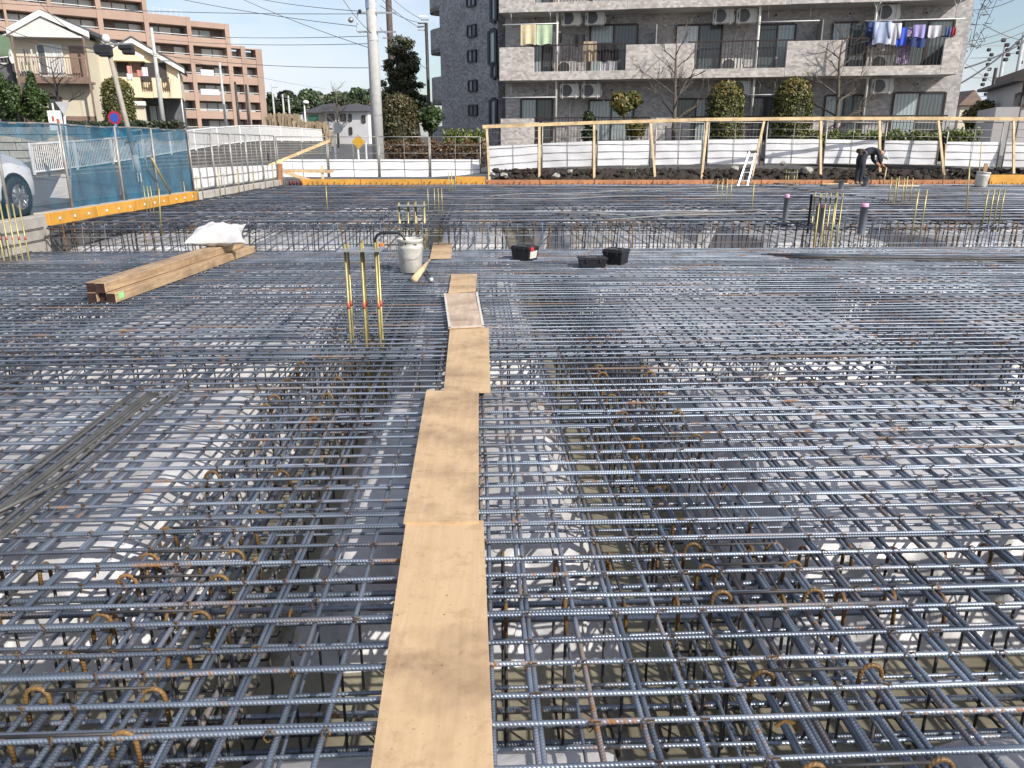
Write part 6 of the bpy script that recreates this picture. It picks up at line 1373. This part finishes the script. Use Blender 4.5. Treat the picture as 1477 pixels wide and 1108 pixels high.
tree('laurel_shrub', 'dark loose shrub at the corner of the dark wing', 'shrub', (at_y(625, 200, 36.5).x, 36.5, .6), rough_blobs(*by_px(602, 645, 146, 200, 36.5), 9), 3600, .075, L_GREEN, BARKD, .06)
tb = []
for k in range(64):
    yy_ = 60+100*(k/63)**.85; hw = 7+24*min(1, (yy_-55)/60)**.8; px_c = 578+3*math.sin(k*.7)+random.uniform(-hw, hw); c_ = at_y(px_c, yy_+random.uniform(-3, 3), 44+random.uniform(-.6, .6))
    r0 = random.uniform(.16, .42); tb.append((tuple(c_), (r0*1.25, r0, r0*.75)))
tree('conifer_tree', 'tall dark tree rising behind the clipped bronze tree and the wooden pole', 'tree', (at_y(580, 205, 44).x, 44, .6), tb, 9500, .085, leaf_mat('leaf_dull_olive', (.022, .032, .012), (.085, .09, .035)), BARKD, .16, None, 20, .1)

# far trees
for k, (x0, x1, y0, y1, Y, mt) in enumerate([(386, 412, 128, 170, 140, L_DARK), (402, 432, 122, 168, 135, L_DARK), (430, 466, 120, 165, 138, L_FAR), (462, 500, 124, 165, 150, L_BRONZE), (470, 520, 118, 168, 145, L_FAR), (508, 550, 117, 168, 142, L_FAR), (540, 585, 122, 168, 144, L_FAR), (520, 560, 135, 170, 125, L_OLIVE), (580, 625, 128, 172, 140, L_FAR)]):
    c, r = by_px(x0, x1, y0, y1, Y); tree('far_tree', ['dark far tree next to the terracotta block', 'dark far tree with a flat crown left of the lamp', 'rounded far tree behind the lamp post', 'brownish far tree behind the white house', 'rounded far tree behind the dark hipped roof', 'broad far tree beside the pale utility pole', 'broad far tree behind the pale utility pole', 'olive far tree over the end of the hipped roof', 'far tree seen through the tall dark tree'][k], 'tree', (c[0], c[1], 1.2), rough_blobs((c[0], c[1], c[2]-1.0), (r[0]*1.35, r[1]*1.3, r[2]*1.15), 16, .75, .42), 4200, .36, mt, BARKD, .35, 'trees on the far rise')
p = at_y(483, 165, 100); bare_tree('bare far tree spreading above the dark hipped roof', (p.x, 101, 1.5), 6.5, BARK, .45, 5, .16, 4, None, .3)
p = at_y(480, 178, 84); bare_tree('small bare tree before the white house', (p.x, 86, 1.2), 4.6, BARKD, .40, 15, .10, 4, None, .3)
# dry reeds in front of the far trees
m_ = MB()
for k in range(2600):
    px = random.uniform(378, 478); Y = random.uniform(78, 90); c = at_y(px, 186, Y); z0 = 1.5; hg = random.uniform(.9, 3.0)*(.75 if px > 430 else 1)*(1 if 385 < px < 470 else .6); a_ = random.uniform(-.4, .4)
    m_.add([(c.x-.05, Y, z0), (c.x+.05, Y, z0), (c.x+.10+a_, Y+.1, z0+hg), (c.x-.10+a_, Y+.1, z0+hg)], [(0, 1, 2, 3)], [(random.random(), 0)]*4)
tag(m_.build('dry_reeds', L_DRY, kind='stuff'), 'pale dry reeds on the far bank', 'reeds')
tag(MB().box((at_y(440, 185, 92).x, 92, 1.9), (6.5, .3, 2.4)).build('garden_wall', CREAM), 'cream garden wall before the white house', 'wall')
# left greenery on the terrace
for k, (x0, x1, y0, y1, lb) in enumerate([(-20, 38, 108, 168, 'broad dark green bush on the terrace before the dark house'), (34, 76, 112, 166, 'dark green bush with orange fruit before the white gabled house')]):
    c, r = by_px(x0, x1, y0, y1+16, 46.5); tree('garden_bush', lb, 'shrub', (c[0], c[1], 2.3), rough_blobs(c, (r[0]*1.15, r[1], r[2]*1.1), 22, .85, .36), 6500, .085, L_GREEN, BARKD, .08)
p = at_y(88, 165, 47); bare_tree('bare pruned shrub before the brown balcony', (p.x, 47, 2.3), at_y(88, 88, 47).z-2.3, BARKD, .42, 21, .12, 4, None, .35)
m_ = MB(); c = at_y(84, 256, 32)
leaves(m_, [((c.x, 32, 1.0), (.7, .6, .55)), ((c.x+.5, 32.2, .85), (.6, .5, .45))], 2600, .09, .2, 0, 1.6); o = m_.build('dry_shrub', L_DRY); tag(o, 'dry twiggy shrub at the start of the white railing', 'shrub')
hedge('strip of low green weeds on the lane island', 42, 90, 252, 259, 31, L_GREEN, 900, .06, .42, .4)
m_ = MB(); leaves(m_, [((XW-.9, yx(210, XW-.9), .9+.25), (.5, 2.2, .5)), ((XW-.9, yx(150, XW-.9), 1.0), (.5, 2.2, .45))], 2600, .08, .2, 0, 1.6); tag(m_.build('dry_shrub', L_DRY), 'dry grass seen through the white railing', 'shrub')
tree('street_tree', 'round leafy tree beyond the end of the apartment building', 'tree', (at_y(1416, 200, 44).x, 44, 1.0), rough_blobs(*by_px(1386, 1442, 138, 200, 44), 12, .55, .5), 5200, .10, L_OLIVE, BARK, .10)

# ================================================================== POLES AND WIRES
def upole(label, px, y_at, Y, r0, r1, ytop, mat, arms=(), zb=.35, name='utility_pole', extra=None):
    b0 = at_y(px, y_at, Y); tp = at_y(px, ytop, Y).z; t = thing(name, label, 'pole', (b0.x, Y, zb)); MB().tube([(b0.x, Y, zb-.2), (b0.x, Y, (zb+tp)/2), (b0.x, Y, tp)], [r0, (r0+r1)/2, r1], 14).build('shaft', mat, t, smooth=True)
    for (x0, x1, y) in arms: MB().beam(at_y(x0, y, Y-.1), at_y(x1, y, Y-.1), .05, .06).build('crossarm', GALV, t)
    return t
t = upole('thick pale concrete utility pole behind the white sheeted fence', 546, 224, 31.2, .235, .185, -60, CONC2, [(515, 572, 18.5), (516, 571, 46)])
for z_ in (2.6, 5.2, 6.3): MB().tube([(at_y(546, 224, 31.2).x, 31.2, z_), (at_y(546, 224, 31.2).x, 31.2, z_+.04)], .245-.008*z_, 16).build('band', GALV, t)
Y_ = 31.1; MB().tube([at_y(516, 18, Y_), at_y(515, 46, Y_), at_y(520, 47.5, Y_)], .02, 6).build('bracket', GALV, t, smooth=True)
MB().tube([at_y(519, 18, Y_-.05), at_y(519, 14, Y_-.05)], .06, 8).build('insulator', BLACKP, t, smooth=True); MB().lathe([(.001, -.1), (.09, -.06), (.11, .02), (.04, .1), (.001, .1)], tuple(at_y(506, 29, Y_)), 10).build('insulator', GALV, t, smooth=True); MB().box(at_y(530, 3, Y_), (.14, .2, .5), 0, .02).build('meter_box', M('blue_grey_box', (.15, .22, .33), .5), t)
upole('brown wooden utility pole behind the thick pale pole', 569, 200, 46, .18, .16, -70, M('brown_pole', (.11, .085, .075), .8, 0, .3, 6), [(552, 590, 55)], .6)
upole('slim grey pole with a lamp bracket before the cream house', 236, 180, 46, .14, .08, 40, CONC2, [(231, 247, 88)], 2.3)
for (px, Y, yt, lb) in ((326, 80, 90, 'slim pole before the terracotta block'), (397, 110, 122, 'thin far pole beside the terracotta block'), (411, 105, 136, 'thin far pole, first of the close pair'), (419, 105, 138, 'thin far pole, second of the close pair'), (345, 78, 118, 'dark thin pole before the terracotta block'), (360, 78, 122, 'dark thin pole at the end of the terracotta block')):
    upole(lb, px, 180, Y, .16, .10, yt, CONC2 if 'dark' not in lb else DARKSTEEL, [(px-4, px+4, yt+4)] if px > 390 else [], 1.0)
t = upole('white street lamp post before the white house', 441, 180, 88, .10, .07, 148, WHITE, [], 1.2, 'street_lamp'); MB().lathe([(.001, -.15), (.3, -.1), (.35, .05), (.2, .2), (.001, .22)], tuple(at_y(441, 148, 88)), 12).build('lamp_head', WHITE, t, smooth=True)
for (px, Y, yt, ar, lb, mt) in ((1428, 60, 62, [(1418, 1450, 66)], 'slim grey utility pole beyond the small tree', CONC2), (1451, 52, 48, [(1444, 1462, 52)], 'pale utility pole beside the right edge house', CONC2), (1471, 58, 52, [], 'grey utility pole behind the right edge house', CONC2), (1420, 58, 98, [(1416, 1428, 100)], 'dark pole with transformer before the slim pole', DARKSTEEL)):
    tt_ = upole(lb, px, 195, Y, .15, .11, yt, mt, ar, .8)
    for k in range(5): MB().box(at_y(px+random.uniform(-3.5, 3.5), yt+10+k*7, Y-.12), (.26, .22, .22), random.uniform(-.4, .4), .05).build('fitting', DARKSTEEL, tt_)
t = upole('white post with a round mirror beside the fence corner', 484, 222, 33, .05, .045, 180, WHITE, [], .4, 'mirror_post'); c = at_y(487, 184.5, 32.9)
disc(MB(), c, .21, 0, .03).build('mirror_back', M('mirror_grey', (.55, .56, .58), .3, .5), t)
c = at_y(517, 205, 40); t = thing('warning_sign', 'yellow warning sign on two white posts beside the thick pole', 'traffic sign', (c.x, 40, .4)); S = .34
MB().prism([(-S, 0), (0, -S), (S, 0), (0, S)], lambda p, q: c+Vector((p, 0, q)), lambda p, q: c+Vector((p, -.02, q))).build('plate', M('sign_yellow', (.62, .36, .03), .5), t)
for dx in (-.05, .35): MB().tube([(c.x+dx, 40.05, .4), (c.x+dx, 40.05, c.z)], .05, 6).build('post', WHITE, t)
WIRE = M('black_cable', (.075, .075, .085), .6, 0, .2, 5)
def wire(label, a, Ya, b_, Yb, sag=.3, r=.014, grp='overhead wires'):
    p, q = at_y(*a, Ya), at_y(*b_, Yb); pts = [p.lerp(q, t_)-Vector((0, 0, sag*4*t_*(1-t_))) for t_ in np.linspace(0, 1, 18)]
    o = tag(MB().tube(pts, r, 5, False).build('overhead_wire', WIRE, smooth=True, origin=tuple(p)), label, 'wire', grp); return o
wl = 'overhead wire running to the thick pale pole'
for q in (((-10, 4), 40, (541, 20), 31.2, .15), ((160, -25), 45, (515, 38), 31.2, .2), ((215, 46), 60, (535, 52), 31.2, .2), ((215, 55), 60, (535, 63), 31.2, .2), ((210, 76), 46, (535, 98), 31.2, .2), ((330, -10), 45, (535, 70), 31.2, .1), ((300, -20), 50, (516, 16), 31.2, .2)): wire(wl, q[0], q[1], q[2], q[3], q[4], .012)
for q in (((-10, 33), 30, (150, 70), 22), ((47, -8), 30, (130, 58), 22), ((-10, 40), 32, (150, 76), 22), ((184, 66), 22, (240, 77), 46), ((240, 80), 46, (470, 128), 100)): wire('overhead wire running to the leaning pole with dark boxes', q[0], q[1], q[2], q[3], .2, .011)
for q in (((492, -5), 31, (536, 48), 31), ((548, 40), 31.2, (566, 52), 46), ((546, -5), 31, (606, 40), 40), ((548, 8), 31.2, (607, 33), 40), ((572, 60), 46, (616, 100), 38), ((560, -8), 46, (608, 28), 40)): wire('overhead wire between the thick pale pole and the dark wing', q[0], q[1], q[2], q[3], .1, .011)
for k, q in enumerate((((1386, 120), 34, (1490, 40), 34), ((1392, 98), 34, (1490, 52), 40), ((1395, 60), 36, (1490, 28), 40), ((1395, 68), 36, (1490, 40), 42), ((1388, 132), 50, (1490, 118), 55), ((1390, 140), 50, (1490, 128), 55), ((1400, 112), 60, (1490, 104), 55), ((1396, 14), 34, (1470, -4), 34), ((1400, 84), 60, (1490, 70), 55), ((1390, 90), 60, (1490, 150), 60), ((1440, -5), 40, (1392, 90), 34), ((1418, 35), 36, (1490, 60), 45), ((1388, 150), 60, (1490, 140), 60))):
    wire('overhead wire beyond the end of the apartment building', q[0], q[1], q[2], q[3], .15, .035 if k in (0, 1) else .014)
# bare hanging twigs at the apartment corner
p = at_y(1412, 18, 36); m_ = MB()
for k in range(26):
    a_ = p+Vector((random.uniform(-.35, .35), random.uniform(-.2, .2), random.uniform(-1.6, .8))); pts = [a_, a_+Vector((random.uniform(-.3, .3), 0, random.uniform(-.1, .35))), a_+Vector((random.uniform(-.5, .5), 0, random.uniform(-.2, .6)))]; m_.tube(pts, [.02, .014, .006], 4, False)
m_.tube([p+Vector((.9, 0, 2.5)), p+Vector((.3, 0, .8)), p, p+Vector((-.1, 0, -1.5))], [.03, .025, .02, .012], 5); tag(m_.build('cable_bundle', WIRE), 'tangled dark cable bundle hanging beside the apartment corner', 'cables')

# ================================================================== THE WORKER
B = at_y(1237, 266, 25.15); B.z = ZU+.002
sk = [((0, 0, .86), .135), ((.14, 0, .98), .135), ((.34, 0, 1.04), .15), ((.50, 0, 1.02), .12), ((.60, 0, .985), .06), ((.68, 0, .94), .085), ((.76, 0, .88), .075)]      # pelvis..head
ed = [(i, i+1) for i in range(len(sk)-1)]
for sgn in (-1, 1):
    i0 = len(sk); sk += [((.0, sgn*.10, .80), .10), ((.035, sgn*.12, .46), .072), ((-.01, sgn*.125, .12), .05), ((.02, sgn*.125, .045), .045), ((.15, sgn*.14, .03), .035)]; ed += [(0, i0), (i0, i0+1), (i0+1, i0+2), (i0+2, i0+3), (i0+3, i0+4)]
    j0 = len(sk); sk += [((.46, sgn*.18, .97), .075), ((.52, sgn*.20, .74), .052), ((.66, sgn*.12, .60), .04), ((.71, sgn*.10, .57), .034)]; ed += [(3, j0), (j0, j0+1), (j0+1, j0+2), (j0+2, j0+3)]
    for kf in range(4):
        n0 = len(sk); sk += [((.75, sgn*.10+(kf-1.5)*.021, .555), .010), ((.79-.004*abs(kf-1), sgn*.10+(kf-1.5)*.022, .525), .009), ((.78, sgn*.10+(kf-1.5)*.021, .495), .008)]; ed += [(j0+3, n0), (n0, n0+1), (n0+1, n0+2)]
    n0 = len(sk); sk += [((.70, sgn*.10-.04*sgn, .545), .010), ((.725, sgn*.10-.05*sgn, .51), .009)]; ed += [(j0+2, n0), (n0, n0+1)]
me = bpy.data.meshes.new('person_body'); me.from_pydata([s_[0] for s_ in sk], ed, []); 
person = thing('person', 'worker in dark clothes bending over at the orange edge boards, white cap, tool belt', 'person', B, R(6))
m, n, b = new_mat('dark_workwear'); g = node(n, 'ShaderNodeTexCoord'); sp = node(n, 'ShaderNodeSeparateXYZ'); n.links.new(g.outputs['Object'], sp.inputs[0])
def gt(src, v):
    q = node(n, 'ShaderNodeMath', operation='GREATER_THAN'); n.links.new(src, q.inputs[0]); q.inputs[1].default_value = v; return q.outputs[0]
def mul(a_, c_): q = node(n, 'ShaderNodeMath', operation='MULTIPLY'); n.links.new(a_, q.inputs[0]); n.links.new(c_, q.inputs[1]); return q.outputs[0]
nz = noise(n, g.outputs['Object'], 9, 4); c0 = ramp(n, nz, .3, (.010, .011, .018), .7, (.035, .037, .052)).outputs[0]
col = mixc(n, gt(sp.outputs[0], .585), c0, (.42, .25, .17)); lowx = node(n, 'ShaderNodeMath', operation='LESS_THAN'); n.links.new(sp.outputs[2], lowx.inputs[0]); lowx.inputs[1].default_value = .63
col = mixc(n, mul(lowx.outputs[0], gt(sp.outputs[0], .60)), col, (.32, .16, .09)); lz = node(n, 'ShaderNodeMath', operation='LESS_THAN'); n.links.new(sp.outputs[2], lz.inputs[0]); lz.inputs[1].default_value = .09
col = mixc(n, lz.outputs[0], col, (.25, .22, .18)); n.links.new(col, b.inputs['Base Color']); b.inputs['Roughness'].default_value = .85
me.materials.append(m); body = bpy.data.objects.new('body', me); COL.objects.link(body); body.parent = person; INV[body] = (B, R(6))
mo = body.modifiers.new('skin', 'SKIN'); mo.use_smooth_shade = True
for i, s_ in enumerate(sk): v_ = me.skin_vertices[0].data[i]; v_.radius = (s_[1]*1.13, s_[1]*1.13*(.85 if i < 4 else 1)); v_.use_root = (i == 0)
su = body.modifiers.new('sub', 'SUBSURF'); su.levels = 1; su.render_levels = 2
ca = MB(); ca.lathe([(.118, -.02), (.118, .03), (.10, .085), (.06, .115), (.001, .122)], (0, 0, 0), 18); v_ = ca.v[-1]; ax = Vector((.78, 0, -.62)).normalized(); ay = Vector((0, 1, 0)); az = ax
bx_ = Vector((.62, 0, .78)); V = np.array([tuple(Vector((.715, 0, .925))+bx_*q[0]*1.0+ay*q[1]*.9+az*q[2]) for q in v_]); ca.v[-1] = V; ca.build('cap', M('white_cap', (.62, .64, .64), .6), person, smooth=True, world=False)
MB().box((.85, 0, .80), (.10, .16, .05), 0, .02, 0, R(50)).build('face_towel', M('white_cap', (.62, .64, .64), .6), person, world=False)
bl_ = MB(); pts = []
for a_ in np.linspace(0, 2*math.pi, 20): pts.append((.075+.10*math.cos(a_)*.45, .155*math.sin(a_), .925+.165*math.cos(a_)*-.55+.02))
bl_.tube(pts, .028, 6, False).build('tool_belt', M('grey_webbing', (.20, .20, .20), .7, 0, .7, 40), person, smooth=True, world=False)
MB().box((-.06, .0, 1.02), (.18, .22, .14), .2, .04).box((-.10, -.10, .95), (.12, .1, .16), .1, .03).build('tool_pouch', M('brown_pouch', (.045, .028, .022), .8), person, world=False)
t = B+Vector((.86, .1, .28)); tag(MB().tube([(t.x, t.y, B.z), (t.x+.03, t.y, B.z+.52)], .02, 7).build('marker_stake', RAILZ, smooth=True), 'short pale stake held by the bending worker', 'stake')
